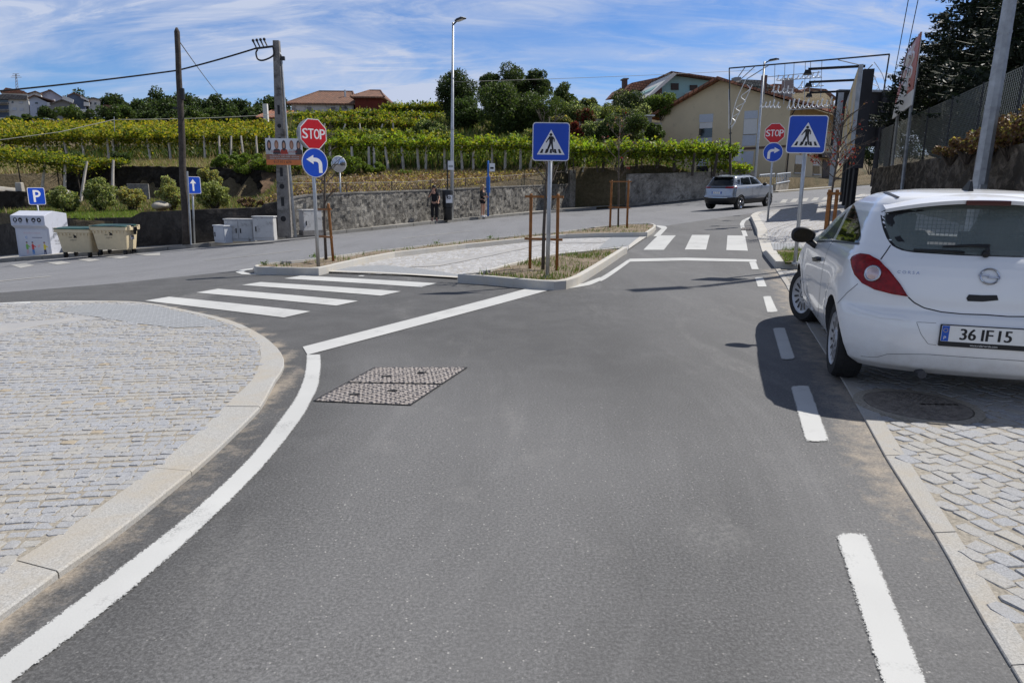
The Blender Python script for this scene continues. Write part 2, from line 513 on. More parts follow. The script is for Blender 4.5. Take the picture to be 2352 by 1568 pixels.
def paving(name, c, jc, sx, sy, rot, jit=0.5, cv_=0.26):       # small sett paving for the farther pavements
 t = NT(name)
 vec = t.mapping((sx, sy, 1), (0, 0, rot))
 vo = t.n('ShaderNodeTexVoronoi', feature='DISTANCE_TO_EDGE'); vo.inputs['Scale'].default_value = 1; vo.inputs['Randomness'].default_value = jit
 t.l(vec, vo.inputs[0])
 vc = t.n('ShaderNodeTexVoronoi'); vc.inputs['Scale'].default_value = 1; vc.inputs['Randomness'].default_value = jit
 t.l(vec, vc.inputs[0])
 bw = t.n('ShaderNodeSeparateColor'); t.l(vc.outputs['Color'], bw.inputs[0])
 cl = t.ramp(bw.outputs[0], [(0.0, [x * (1 - cv_) for x in c]), (0.5, c), (1.0, [min(1, x * (1 + cv_)) for x in c])])
 cl = t.mix(t.ramp(t.noise(120, 2, 0.8), [(0.3, 0), (0.7, 0.5)]), cl, [x * 0.8 for x in c])
 e = t.ramp(vo.outputs['Distance'], [(0.02, 1), (0.09, 0)])
 t.col(t.mix(e, cl, jc)); t.set(Roughness=0.9, Specular_IOR_Level=0.3)
 t.bump(t.ramp(vo.outputs['Distance'], [(0.0, 0), (0.15, 1)]), 0.6, 0.012)
 return t.m
M['setts'] = paving('small_setts', (0.40, 0.405, 0.42), (0.30, 0.27, 0.22), 9.5, 9.5, 0.5, 0.55)
M['tactile'] = paving('tactile_slabs', (0.31, 0.325, 0.345), (0.19, 0.19, 0.19), 16, 16, 0.35, 0.0, 0.06)
M['walkway'] = granite('worn_walkway', (0.36, 0.35, 0.325), 0.2, (0.30, 0.27, 0.22))
M['slab'] = granite('smooth_slab', (0.31, 0.31, 0.315), 0.12, (0.40, 0.38, 0.34))
t = NT('soil'); nz = t.noise(9, 7, 0.7)
t.col(t.ramp(nz, [(0.3, (0.10, 0.075, 0.05)), (0.5, (0.23, 0.18, 0.125)), (0.7, (0.34, 0.27, 0.19))])); t.set(Roughness=1.0); t.bump(t.noise(30, 6, 0.7), 1.0, 0.04); M['soil'] = t.m
t = NT('hill_earth'); nz = t.noise(0.5, 8, 0.65, 0.4); n2 = t.noise(6, 6, 0.7)
cl = t.ramp(nz, [(0.3, (0.045, 0.06, 0.02)), (0.45, (0.11, 0.085, 0.04)), (0.58, (0.17, 0.13, 0.07)), (0.75, (0.24, 0.18, 0.11))])
t.col(t.mix(0.45, cl, t.ramp(n2, [(0.3, (0.03, 0.03, 0.013)), (0.7, (0.26, 0.20, 0.12))]))); t.set(Roughness=1.0); t.bump(t.noise(3, 8, 0.75), 1.0, 0.3); M['hill'] = t.m
def sheet(name, poly, h, mat, step=0.5, kind='structure', parent=None, hfun=None):
 bm = bmesh.new()
 vs = [bm.verts.new((p[0], p[1], 0)) for p in poly]
 f = bm.faces.new(vs)
 bm.normal_update()
 if f.normal.z < 0: f.normal_flip()
 xs = [p[0] for p in poly]; ys = [p[1] for p in poly]
 for ax, a, b in ((0, min(xs), max(xs)), (1, min(ys), max(ys))):
  q = math.floor(a / step) * step + step
  while q < b:
   co_ = (q, 0, 0) if ax == 0 else (0, q, 0)
   no = (1, 0, 0) if ax == 0 else (0, 1, 0)
   bmesh.ops.bisect_plane(bm, geom=bm.verts[:] + bm.edges[:] + bm.faces[:], plane_co=co_, plane_no=no, dist=1e-5)
   q += step
 for v in bm.verts:
  v.co.z = G(v.co.x, v.co.y) + (hfun(v.co.x, v.co.y) if hfun else h)
 bmesh.ops.triangulate(bm, faces=bm.faces[:])
 me = bpy.data.meshes.new(name)
 bm.to_mesh(me); bm.free()
 o = link_mesh(name, me, mat, parent)
 if kind: o['kind'] = kind
 return o
def ribbon(name, left, right, h, mat, n=40, parent=None, kind='structure', closed_mb=None):
 a = resample(left, n); b = resample(right, n)
 mb = closed_mb or MB()
 k = 4
 vs, fs = [], []
 for p, q in zip(a, b):
  for j in range(k + 1):
   r = p.lerp(q, j / k)
   vs.append((r.x, r.y, G(r.x, r.y) + h))
 for i in range(n - 1):
  for j in range(k):
   q = (i * (k + 1) + j, i * (k + 1) + j + 1, (i + 1) * (k + 1) + j + 1, (i + 1) * (k + 1) + j)
   fs.append(q)
 v0, v1, v2 = (Vector(vs[i]) for i in fs[0][:3])
 if (v1 - v0).cross(v2 - v0).z < 0: fs = [f[::-1] for f in fs]
 mb.add(vs, fs)
 if closed_mb: return mb
 o = mb.build(name, mat, parent)
 at_ = o.data.attributes.new('across', 'FLOAT', 'POINT')
 ends = name == 'dash_marking'
 at_.data.foreach_set('value', [(1 - abs(2 * j / k - 1)) * (min(1.0, min(i, n - 1 - i) * 0.5) if ends else 1.0) for i in range(n) for j in range(k + 1)])
 if kind: o['kind'] = kind
 return o
# the lie of the land
mb = MB()
xs = [-700, -400, -200, -120, -80] + [-70 + 2 * i for i in range(66)] + [70, 100, 200, 400, 700]
ys = [-300, -100, -40, -15] + [-6 + 1.0 * i for i in range(36)] + [32, 36, 40, 46, 55, 70, 90, 130, 200, 400, 800]
vs = [(x, y, G(x, y) - 0.09) for y in ys for x in xs]
nx = len(xs)
mb.add(vs, [(j * nx + i, j * nx + i + 1, (j + 1) * nx + i + 1, (j + 1) * nx + i) for j in range(len(ys) - 1) for i in range(nx - 1)])
ground = mb.build('ground', M['hill'])
ground['kind'] = 'structure'
KERB = [(-60, 608), (310, 580.5), (430, 570.5), (655, 548), (740, 541), (900, 524.5), (1060, 507.5), (1200, 494), (1370, 480)]
kerb_line = [gp(u, v) for u, v in KERB]
def extend(L_):
 d = (L_[0] - L_[1]); d.z = 0; p = L_[0] + d.normalized() * 32; p.z = G(p.x, p.y); L_.insert(0, p)
extend(kerb_line)
WALLP = [(-60, 593), (200, 574), (440, 559.5), (650, 541), (800, 526), (1000, 505), (1100, 496.5), (1310, 476)]
wall_line = [gp(u, v, 0.12) for u, v in WALLP]
extend(wall_line)
wall2 = [gp(u, v, 0.10) for u, v in ((1440, 470.5), (1735, 439.5))]
far_side = [gp(u, v, 0.0) for u, v in ((1440, 474), (1620, 453), (1780, 442), (1905, 432.5))]
far_end = far_side[-1]
fd = (far_side[-1] - far_side[-2]).normalized()
poly = [Vector((p.x, p.y, 0)) for p in kerb_line] + [Vector((p.x, p.y, 0)) for p in far_side]
poly += [far_end + fd * 30, far_end + fd * 30 + Vector((22, -22, 0)), Vector((16, 20, 0)), Vector((8, 8, 0)), Vector((-8, 8, 0)), Vector((-22, 9, 0)), Vector((-48, 2, 0))]
road = sheet('main_road', [(p.x, p.y) for p in poly], -0.012, M['asphalt_old'], 1.0)
dark = [(-400, 735), (0, 672), (250, 652), (540, 622), (700, 600), (1100, 575), (1420, 535), (1520, 520), (1640, 502), (1745, 487)]
dk = [gp(u, v) for u, v in dark] + [gp(1800, 500), gp(1790, 560), gp(1830, 640), gp(1990, 900)] + [Vector((2.2, 1.6, 0)), Vector((2.2, -4, 0)), Vector((-9, -4, 0)), Vector((-14, 4, 0))]
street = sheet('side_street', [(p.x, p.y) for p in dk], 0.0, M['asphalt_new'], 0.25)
# left pavement: kerb stones and setts, stone by stone
ko = gpts('b1', [(200, 522), (560, 517), (900, 522), (1200, 572), (1500, 642), (1700, 732), (1810, 822), (1857, 905), (1845, 975), (1790, 1055)]) + \
 gpts('b2', [(1480, 0), (1430, 75), (1240, 262), (1100, 392), (890, 565), (700, 722), (440, 912), (240, 1048), (0, 1232)])
ki = gpts('b1', [(200, 532), (560, 528), (900, 534), (1200, 588), (1450, 656), (1600, 722), (1680, 792), (1705, 872), (1690, 962), (1640, 1062)]) + \
 gpts('b2', [(1310, 0), (1265, 45), (1085, 225), (940, 340), (730, 508), (540, 645), (290, 815), (100, 935), (-130, 1085)])
d0 = (ko[-1] - ko[-2]).normalized()
ko.append(ko[-1] + d0 * 1.6); ki.append(ki[-1] + d0 * 1.6)
ko = catmull(ko, 4); ki = catmull(ki, 4)
K_H = 0.035
def kerb_run(name, A, B, hA, hB, mat, seg=0.9, gap=0.006, down=0.05, rnd=random.Random(3), bev=0.008):
 """A: outer edge, B: inner edge; stones cut along the run, real joints between them"""
 n = 400
 a = resample(A, n); b = resample(B, n)
 L = [0]
 for p, q in zip(a, a[1:]): L.append(L[-1] + (Vector((p.x, p.y)) - Vector((q.x, q.y))).length)
 mb = MB()
 cuts = [0.0]
 while cuts[-1] < L[-1] - seg * 0.5: cuts.append(cuts[-1] + seg * rnd.uniform(0.9, 1.1))
 cuts[-1] = L[-1]
 def pt(P, s):
  i = 0
  lo, hi = 0, n - 1
  while hi - lo > 1:
   m = (lo + hi) // 2
   if L[m] <= s: lo = m
   else: hi = m
  t = (s - L[lo]) / ((L[hi] - L[lo]) or 1)
  return P[lo].lerp(P[hi], t)
 for s0, s1 in zip(cuts, cuts[1:]):
  k = max(2, int((s1 - s0) / 0.3) + 1)
  vs, fs = [], []
  dz = rnd.uniform(-0.003, 0.003)
  for i in range(k + 1):
   s = s0 + gap / 2 + (s1 - s0 - gap) * i / k
   p, q = pt(a, s), pt(b, s)
   e = (q - p); e.z = 0
   e = e.normalized() * bev
   gz = G(p.x, p.y); gq = G(q.x, q.y)
   ha = hA(p.x, p.y) if callable(hA) else hA
   hb = hB(q.x, q.y) if callable(hB) else hB
   vs += [(p.x, p.y, gz - down), (p.x, p.y, gz + ha + dz - bev), (p.x + e.x, p.y + e.y, gz + ha + dz), (q.x, q.y, gq + hb + dz), (q.x, q.y, gq - down)]
  for i in range(k):
   for j in range(4):
    fs.append((i * 5 + j, i * 5 + j + 1, (i + 1) * 5 + j + 1, (i + 1) * 5 + j))
  fs += [(4, 3, 2, 1, 0), tuple(k * 5 + j for j in range(5))]
  a0, a1, a2 = (Vector(vs[i]) for i in (2, 3, 8))
  if (a1 - a0).cross(a2 - a0).z < 0: fs = [f[::-1] for f in fs]
  mb.add(vs, fs)
 o = mb.build(name, mat)
 o['kind'] = 'structure'
 return o
def seg_dist(x, y, L_):
 best = 9e9
 for a, b in zip(L_, L_[1:]):
  dx, dy = b.x - a.x, b.y - a.y
  t_ = max(0, min(1, ((x - a.x) * dx + (y - a.y) * dy) / (dx * dx + dy * dy + 1e-9)))
  best = min(best, math.hypot(x - a.x - t_ * dx, y - a.y - t_ * dy))
 return best
kl_px = [gp(u, v) for u, v in ((1780, 619), (1804.7, 655), (1855, 747), (1937, 878), (1981, 956), (2035, 1056), (2159, 1250), (2243, 1404), (2342, 1568), (2420, 1690))]
cwl = [gp(u, v) for u, v in ((300, 690), (560, 700), (780, 672), (1000, 640))]
gr_, dk_ = [], []
for v in street.data.vertices:
 x, y = v.co.x, v.co.y
 d1_ = seg_dist(x, y, ko[::3]); d2_ = seg_dist(x, y, kl_px); d3_ = seg_dist(x, y, cwl)
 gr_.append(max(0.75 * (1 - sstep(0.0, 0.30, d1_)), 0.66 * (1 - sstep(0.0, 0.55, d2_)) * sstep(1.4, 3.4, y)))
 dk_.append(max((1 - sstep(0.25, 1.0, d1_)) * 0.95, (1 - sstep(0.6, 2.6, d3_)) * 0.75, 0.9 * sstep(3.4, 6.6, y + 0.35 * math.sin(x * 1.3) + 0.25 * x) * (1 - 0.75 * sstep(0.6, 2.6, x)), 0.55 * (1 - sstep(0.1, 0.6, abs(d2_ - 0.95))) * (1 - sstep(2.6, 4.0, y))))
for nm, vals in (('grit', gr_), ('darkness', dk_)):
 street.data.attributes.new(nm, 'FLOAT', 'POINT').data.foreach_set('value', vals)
kerb_run('pavement_kerb', ko, ki, 0.03, 0.035, M['kerb'], 1.0)
def inside(pt, poly):
 x, y = pt
 c = False
 n = len(poly)
 j = n - 1
 for i in range(n):
  xi, yi = poly[i]; xj, yj = poly[j]
  if (yi > y) != (yj > y) and x < (xj - xi) * (y - yi) / (yj - yi) + xi: c = not c
  j = i
 return c
def setts(name, poly, w, l, rot, h, keep, rnd, gap=0.005, jit=0.006, tilt=0.012, wave=0.02, warm=0.35):
 """a field of separate paving stones; returns one structure mesh"""
 cs, sn = math.cos(rot), math.sin(rot)
 xs = [p[0] * cs + p[1] * sn for p in poly]; ys = [-p[0] * sn + p[1] * cs for p in poly]
 V, Fc, MI = [], [], []
 y = min(ys)
 row = 0
 while y < max(ys):
  rw = w * rnd.uniform(0.92, 1.08)
  x = min(xs) + (row % 2) * l * 0.5 + rnd.uniform(0, l * 0.3)
  while x < max(xs):
   sl_ = l * rnd.uniform(0.78, 1.22)
   cx, cy = x + sl_ / 2, y + rw / 2 + wave * math.sin(x * 1.7 + row)
   X, Y = cx * cs - cy * sn, cx * sn + cy * cs
   if inside((X, Y), poly) and keep(X, Y):
    hx, hy = (sl_ - gap * rnd.uniform(0.5, 1.8)) / 2, (rw - gap * rnd.uniform(0.5, 1.8)) / 2
    z = G(X, Y) + h + rnd.uniform(-0.0025, 0.0025)
    tx, ty = rnd.gauss(0, tilt), rnd.gauss(0, tilt)
    b = len(V)
    ring = []
    for q in range(8):
     sx = (1, 1, 0.72, -0.72, -1, -1, -0.72, 0.72)[q]; sy = (-0.72, 0.72, 1, 1, 0.72, -0.72, -1, -1)[q]
     ring.append((sx * hx + rnd.uniform(-jit, jit), sy * hy + rnd.uniform(-jit, jit)))
    for f_, dz in ((1.0, -0.03), (1.0, -0.0035), (0.93, 0.0)):
     for (a, c_) in ring:
      a2, c2 = cx + a * f_, cy + c_ * f_
      V.append((a2 * cs - c2 * sn, a2 * sn + c2 * cs, z + dz + a * tx + c_ * ty + (rnd.uniform(-0.0015, 0.0015) if dz == 0 else 0)))
    mi = 2 if rnd.random() < 0.006 else (1 if rnd.random() < warm else 0)
    for r_ in (0, 1):
     for q in range(8):
      q2 = (q + 1) % 8
      Fc.append((b + r_ * 8 + q, b + r_ * 8 + q2, b + (r_ + 1) * 8 + q2, b + (r_ + 1) * 8 + q)); MI.append(mi)
    Fc.append(tuple(b + 16 + q for q in range(8))); MI.append(mi)
   x += sl_
  y += rw
  row += 1
 me = bpy.data.meshes.new(name)
 me.from_pydata(V, [], Fc)
 me.polygons.foreach_set('material_index', MI)
 me.update()
 o = link_mesh(name, me, [M['stone'], M['stone_warm'], M['stone_ochre']])
 o['kind'] = 'structure'
 return o
inner = [(p.x, p.y) for p in ki]
far_l = gp(-500, 715)
lpoly = inner + [(inner[-1][0] - 3, inner[-1][1] - 1.5), (far_l.x - 4, 2.0), (far_l.x, far_l.y)]
sheet('pavement_bed', lpoly, 0.0328, M['sand'], 0.5)
tact = gpts('b1', [(330, 585), (580, 540), (1000, 552), (1220, 600), (1440, 662), (1470, 680), (1400, 690), (1150, 700), (900, 672), (660, 630)])
tp = [(p.x, p.y) for p in tact]
band = gpts('b1', [(0, 668), (60, 666), (560, 622), (665, 634), (280, 680), (0, 742), (0, 720)])
bp = [(p.x, p.y) for p in band]
sheet('tactile_paving', tp, 0.037, M['tactile'], 0.5)
setts('pavement_setts', lpoly, 0.064, 0.074, R(8), 0.036, lambda x, y: not inside((x, y), tp) and not inside((x, y), bp) and x > -9.5, random.Random(5))
sheet('slab_band', bp, 0.034, M['slab'], 0.5)
# traffic island
flush = gpts('b8', [(815, 680), (2290, 742)]) + gpts('b3', [(1080, 690), (1450, 735), (1735, 760), (1950, 735)]) + gpts('b4', [(-60, 850), (300, 610), (510, 468), (590, 400)]) + \
  gpts('b4', [(520, 345), (0, 375)]) + gpts('b3', [(1800, 300), (1130, 362)]) + gpts('b8', [(1500, 450), (800, 545), (300, 600)])
sheet('island_paving', [(p.x, p.y) for p in flush], 0.02, M['setts'], 0.5)
tz = gpts('b8', [(830, 655), (1050, 625), (1500, 600), (1900, 640), (2290, 700), (2290, 735)], 0.02)
sheet('island_tactile', [(p.x, p.y) for p in tz], 0.026, M['tactile'], 0.5)
tz2 = gpts('b4', [(-20, 600), (60, 520), (150, 462), (470, 462), (310, 560)], 0.02)
sheet('island_tactile', [(p.x, p.y) for p in tz2], 0.026, M['tactile'], 0.5)
sb = gpts('b3', [(420, 602), (1100, 480), (1560, 395), (1640, 365), (1630, 400), (1300, 470), (700, 590)], 0.02)
sheet('island_slab_band', [(p.x, p.y) for p in sb], 0.028, M['slab'], 0.5)
sb = gpts('b3', [(1690, 370), (2190, 368), (2150, 385), (1740, 388)], 0.02)
sheet('island_slab_band', [(p.x, p.y) for p in sb], 0.028, M['slab'], 0.5)
ribbon('island_kerb', gpts('b8', [(815, 668), (1500, 690), (2290, 735)]), gpts('b8', [(815, 680), (1500, 702), (2290, 750)]), 0.03, M['kerb_white'], 20)
ribbon('island_kerb', gpts('b4', [(300, 565), (430, 462)], 0.02), gpts('b4', [(300, 612), (510, 466)], 0.0), 0.03, M['kerb_white'], 20)
BED_H = 0.14
def bed(name, pts, width):
 P = [Vector((p.x, p.y)) for p in pts]
 ar = sum(P[i].x * P[(i + 1) % len(P)].y - P[(i + 1) % len(P)].x * P[i].y for i in range(len(P)))
 if ar < 0: P = P[::-1]
 n = len(P)
 inn = []
 for i in range(n):
  e1 = (P[i] - P[i - 1]).normalized(); e2 = (P[(i + 1) % n] - P[i]).normalized()
  n1 = Vector((-e1.y, e1.x)); n2 = Vector((-e2.y, e2.x))
  b = (n1 + n2)
  k = width / max(0.35, b.length * b.length / 2) if b.length > 0.01 else width
  inn.append(P[i] + b * k * 0.5 * (2 / 2))
 A = [Vector((p.x, p.y, 0)) for p in P + [P[0]]]; B = [Vector((p.x, p.y, 0)) for p in inn + [inn[0]]]
 return A, B
b1 = [(583, 610), (590, 613), (640, 613.8), (729.5, 615), (835.6, 591.5), (910, 578), (1065.7, 560.4), (1123, 554.8), (1291, 538), (1378, 535), (1486.4, 534), (1503, 522), (1507, 517), (1502, 514), (1492, 512.8), (1440, 514.5), (1378, 519.7), (1291, 531.5), (1118, 547.3), (1066, 552), (827, 579), (726, 593), (606, 604), (588, 607)]
b2 = [(1051, 629.5), (1120, 634), (1200.7, 641), (1250, 645), (1280, 645.5), (1305, 642.5), (1330, 634), (1433, 571), (1444, 566.5), (1419.8, 567.6), (1265, 583), (1180, 602), (1097.6, 624)]
beds = []
for pts, w in ((b1, 0.13), (b2, 0.17)):
 A, B = bed('bed', [gp(u, v, BED_H) for u, v in pts], w)
 kerb_run('island_bed_kerb', A, B, BED_H, BED_H, M['kerb_white'], 1.0, 0.004, bev=0.012)
 bp_ = [(p.x, p.y) for p in B[:-1]]
 beds.append(bp_)
 o = sheet('planting_bed', bp_, 0, M['soil'], 0.25, hfun=lambda x, y: 0.105 + 0.02 * math.sin(x * 3.1 + y * 2.3))
# far right pavement
RP = gpts('b4', [(2500, 812), (1838, 803), (1700, 632), (1652, 470), (1592, 305), (1577, 287), (1600, 262), (1650, 240), (1900, 215), (2150, 172)])
ramp_c = gp(*cv('b4', 1676, 545))
def rp_h(x, y):
 d = math.hypot(x - ramp_c.x, y - ramp_c.y)
 return 0.02 + 0.11 * sstep(1.5, 2.3, d)
e = (RP[-1] - RP[-2]).normalized()
rp_out = [Vector((p.x, p.y, 0)) for p in RP] + [Vector((RP[-1].x, RP[-1].y, 0)) + Vector((e.x, e.y, 0)) * 9]
rp_poly = [(p.x, p.y) for p in rp_out] + [(rp_out[-1].x + 5, rp_out[-1].y - 6), (11.6, 16), (9.6, 11.2)]
A, B = bed('x', rp_out, 0.0001)
nrm = []
off = []
for i, p in enumerate(rp_out):
 a = rp_out[max(0, i - 1)]; b = rp_out[min(len(rp_out) - 1, i + 1)]
 d = (b - a).normalized()
 off.append(p + Vector((d.y, -d.x, 0)) * 0.24)
sheet('far_pavement', rp_poly, 0, M['setts'], 0.4, hfun=lambda x, y: rp_h(x, y) - 0.012)
kerb_run('far_pavement_kerb', rp_out[1:], off[1:], rp_h, rp_h, M['kerb_white'], 1.0)
kerb_run('far_pavement_kerb', rp_out[:2], off[:2], rp_h, rp_h, M['kerb_white'], 1.0)
fb = [gp(*cv('b4', x, y), 0.13) for x, y in ((1845, 603), (2130, 598), (2250, 735), (1950, 742))]
fbp = [(p.x, p.y) for p in fb]
beds.append(fbp)
sheet('planting_bed', fbp, 0, M['soil'], 0.25, hfun=lambda x, y: rp_h(x, y) + 0.008)
tz = [gp(*cv('b4', x, y), 0.05) for x, y in ((1760, 525), (2100, 520), (2160, 590), (1800, 590))]
sheet('far_tactile', [(p.x, p.y) for p in tz], 0, M['tactile'], 0.25, hfun=lambda x, y: rp_h(x, y) - 0.004)
# near right pavement: flush kerb, big worn setts
kl = gpts('b4', [(1842, 815), (1950, 980)]) + gpts('cr', [(580, 880), (780, 1200), (888, 1390)]) + gpts('b5', [(700, 332), (1000, 800), (1200, 1172), (1440, 1568)])
kr_ = gpts('b4', [(1890, 812), (2000, 975)]) + gpts('cr', [(640, 870), (855, 1190), (985, 1392)]) + gpts('b5', [(790, 300), (1120, 800), (1340, 1172), (1600, 1568)])
d1 = (kl[-1] - kl[-2]).normalized()
for L_ in (kl, kr_): L_.append(L_[-1] + d1 * 1.5)
kerb_run('street_edge_kerb', kl, kr_, 0.012, 0.015, M['kerb'], 1.0, down=0.03, bev=0.004)
npoly = [(p.x, p.y) for p in kr_] + [(6.5, 0.5), (9.8, 10.9), (6.6, 11.6)]
sheet('near_pavement_bed', npoly, 0.0118, M['sand'], 0.5)
rr = random.Random(11)
mh_c = gp(2105, 936)
setts('near_pavement_setts', npoly, 0.098, 0.112, R(-72), 0.016, lambda x, y: y < 12 and x < 9.5 and math.hypot(x - mh_c.x, y - mh_c.y) > 0.40, rr, 0.009, 0.009, 0.02, 0.02, 0.6)
# sidewalk along the wall
sw_k = [Vector((p.x, p.y, 0)) for p in kerb_line]
sw_poly = [(p.x, p.y) for p in sw_k] + [(wall2[0].x, wall2[0].y)] + [(p.x, p.y) for p in wall_line[::-1]]
sheet('sidewalk', sw_poly, 0.11, M['walkway'], 1.0)
inn = []
for i, p in enumerate(sw_k):
 a = sw_k[max(0, i - 1)]; b = sw_k[min(len(sw_k) - 1, i + 1)]
 d = (b - a).normalized()
 inn.append(p + Vector((-d.y, d.x, 0)) * 0.22)
kerb_run('sidewalk_kerb', sw_k, inn, 0.125, 0.125, M['kerb_old'], 1.3, 0.02)
swp2 = [(p.x, p.y) for p in far_side] + [(p.x + 1.2, p.y + 1.6) for p in far_side[::-1][:1]] + [(p.x, p.y) for p in wall2[::-1]]
sheet('far_sidewalk', swp2, 0.06, M['walkway'], 1.0)
# road markings
PH = 0.006
def quadmark(name, k, pts, mat='paint', h=PH):
 p = [gp(*(cv(k, x, y) if k != 'V' else (x, y))) for x, y in pts]
 if name == 'dash_marking':
  a_, b_, c_, d_ = p
  return ribbon(name, [a_, d_], [b_, c_], h, M['paint_spray'], 40)
 return sheet(name, [(q.x, q.y) for q in p], h, M[mat], 0.5)
for q in ([(332.2, 691.4), (388.5, 682.2), (713, 716), (652, 730)], [(450, 672.7), (501, 663.9), (822.7, 692), (772.4, 702.6)],
  [(555.6, 655.4), (598.3, 648.4), (921, 669.8), (875, 679.7)], [(651.9, 640.4), (691.3, 633.5), (1003, 651.2), (966.9, 660)]):
 quadmark('crosswalk_marking', 'V', q)
quadmark('stop_line_marking', 'V', [(695.4, 797.4), (1211, 663), (1265, 665.6), (706.3, 816)])
eL = [(703, 816), (702, 840), (695.4, 872.8), (681, 907.8), (661.5, 938.4), (580, 1043), (455.7, 1163), (290, 1293.6), (157.4, 1395), (0, 1511), (-160, 1625)]
eR = [(737, 815), (738, 844.4), (731.5, 890), (714, 925), (696.5, 958), (621.4, 1055.5), (497, 1184), (352, 1316.5), (207, 1434.5), (33, 1568), (-120, 1690)]
ribbon('edge_line_marking', catmull([gp(u, v) for u, v in eL], 6), catmull([gp(u, v) for u, v in eR], 6), PH, M['paint_spray'], 120)
for q in ([(1813, 887), (1859, 886), (1908, 1016.7), (1848.7, 1014.6)], [(1772.9, 753.7), (1803.6, 753), (1828, 826), (1793.4, 826.8)],
  [(1751.5, 681), (1770.8, 680.4), (1788, 717.3), (1761.3, 718)], [(1732.9, 637.9), (1753, 637), (1762.5, 659.3), (1739.5, 659.3)],
  [(1915.5, 1224), (1990, 1226), (2185, 1700), (2065, 1700)]):
 quadmark('dash_marking', 'V', q)
quadmark('dash_marking', 'b4', [(1560, 736), (1640, 734), (1672, 815), (1590, 815)])
quadmark('stop_line_marking', 'b4', [(290, 722), (312, 703), (900, 693), (1640, 710), (1646, 733), (1560, 735), (890, 722), (300, 735)])
ribbon('edge_line_marking', gpts('b3', [(1700, 802), (1900, 785), (2050, 760), (2200, 695)]) + gpts('b4', [(0, 945), (60, 915), (125, 872), (312, 737)]),
 gpts('b3', [(1690, 790), (1870, 770), (2000, 742), (2140, 688)]) + gpts('b4', [(-40, 920), (0, 903), (80, 855), (290, 715)]), PH, M['paint'], 40)
for q in ([(455, 610), (612, 458), (797, 457), (670, 610)], [(890, 607), (967, 453), (1152, 453), (1113, 608)], [(1326, 613), (1338, 458), (1522, 460), (1552, 620)]):
 quadmark('crosswalk_marking', 'b4', q)
quadmark('edge_line_marking', 'b4', [(560, 467), (645, 385), (590, 362), (598, 350), (690, 362), (707, 378), (626, 467)])
ribbon('edge_line_marking', gpts('b4', [(1645, 246), (1560, 268), (1490, 300), (1468, 335), (1478, 385)]), gpts('b4', [(1660, 252), (1590, 275), (1530, 305), (1512, 340), (1522, 385)]), PH, M['paint'], 20)
quadmark('edge_line_marking', 'b4', [(1480, 402), (1528, 402), (1552, 466), (1502, 466)])
ribbon('island_line_marking', gpts('a3', [(1095, 1368), (960, 1385), (885, 1415), (960, 1440), (1200, 1450), (1760, 1445)]), gpts('a3', [(1090, 1385), (1010, 1395), (985, 1412), (1040, 1428), (1300, 1434), (1780, 1434)]), PH, M['paint'], 30)
ribbon('edge_line_marking', gpts('b1', [(-300, 545), (0, 530), (200, 519), (450, 513), (700, 513), (880, 520)]), gpts('b1', [(-300, 530), (0, 517), (200, 508), (450, 503), (700, 504), (905, 512)]), PH, M['paint'], 30)
quadmark('small_marking', 'b8', [(1238, 718), (1265, 709), (1312, 711), (1290, 720)])
for k, a, b in (('b1', (-60, 376), (330, 338)), ('b1', (1340, 236), (1965, 168)), ('b3', (380, 340), (985, 272)), ('b4', (560, 212), (870, 186))):
 p, q = gp(*cv(k, *a)), gp(*cv(k, *b))
 d = (q - p).normalized(); s_ = Vector((-d.y, d.x, 0)) * 0.05
 ribbon('centre_line_marking', [p - s_, q - s_], [p + s_, q + s_], -0.005, M['paint_worn'], 24)
for q in ([(140, 1400), (380, 1385), (500, 1410), (300, 1450)], [(650, 1365), (870, 1345), (1040, 1375), (830, 1400)], [(1090, 1320), (1300, 1305), (1460, 1330), (1290, 1355)],
  [(1520, 1285), (1720, 1270), (1900, 1285), (1740, 1310)], [(1960, 1245), (2323, 1225), (2323, 1265), (2130, 1268)]):
 quadmark('bay_marking', 'a2', q, 'paint_worn', -0.005)
for i in range(6):
 u0 = 1790 + i * 24
 quadmark('far_crosswalk_marking', 'V', [(u0, 466 - i * 1.6), (u0 + 8, 458 - i * 1.4), (u0 + 20, 457.4 - i * 1.4), (u0 + 14, 465.4 - i * 1.6)], 'paint_worn', -0.005)
# cars
def carpaint(name, c, metal=0.0, rough=0.28):
 t = NT(name)
 nz = t.noise(2.5, 5, 0.6)
 t.col(t.ramp(nz, [(0.3, [x * 0.96 for x in c]), (0.7, c)]))
 t.set(Roughness=rough, Metallic=metal, Specular_IOR_Level=0.5, Coat_Weight=0.6, Coat_Roughness=0.06)
 return t.m
t = NT('car_white'); d_ = t.noise(7, 6, 0.7)
sepz = t.n('ShaderNodeSeparateXYZ'); t.l(t.tc.outputs['Object'], sepz.inputs[0])
dz_ = t.math('MULTIPLY', t.ramp(sepz.outputs[2], [(0.0, 0.75), (0.42, 0.12), (0.8, 0.0)]), t.ramp(d_, [(0.35, 0.1), (0.7, 1)]))
t.col(t.mix(dz_, (0.80, 0.81, 0.82), (0.40, 0.36, 0.30))); t.set(Roughness=0.26, Specular_IOR_Level=0.5, Coat_Weight=0.7, Coat_Roughness=0.05); M['car_white'] = t.m
M['car_silver'] = carpaint('car_silver', (0.31, 0.34, 0.39), 0.55, 0.24)
M['black_plastic'] = simple('black_plastic', (0.012, 0.012, 0.013), 0.45, var=0.2)
M['grey_plastic'] = simple('grey_plastic', (0.06, 0.06, 0.065), 0.6)
M['rubber'] = simple('tyre_rubber', (0.018, 0.018, 0.018), 0.85, var=0.3, scale=20, bump=0.3, bscale=90)
M['gap'] = simple('panel_gap', (0.02, 0.02, 0.022), 0.8)
M['interior'] = simple('car_interior', (0.055, 0.055, 0.058), 0.8)
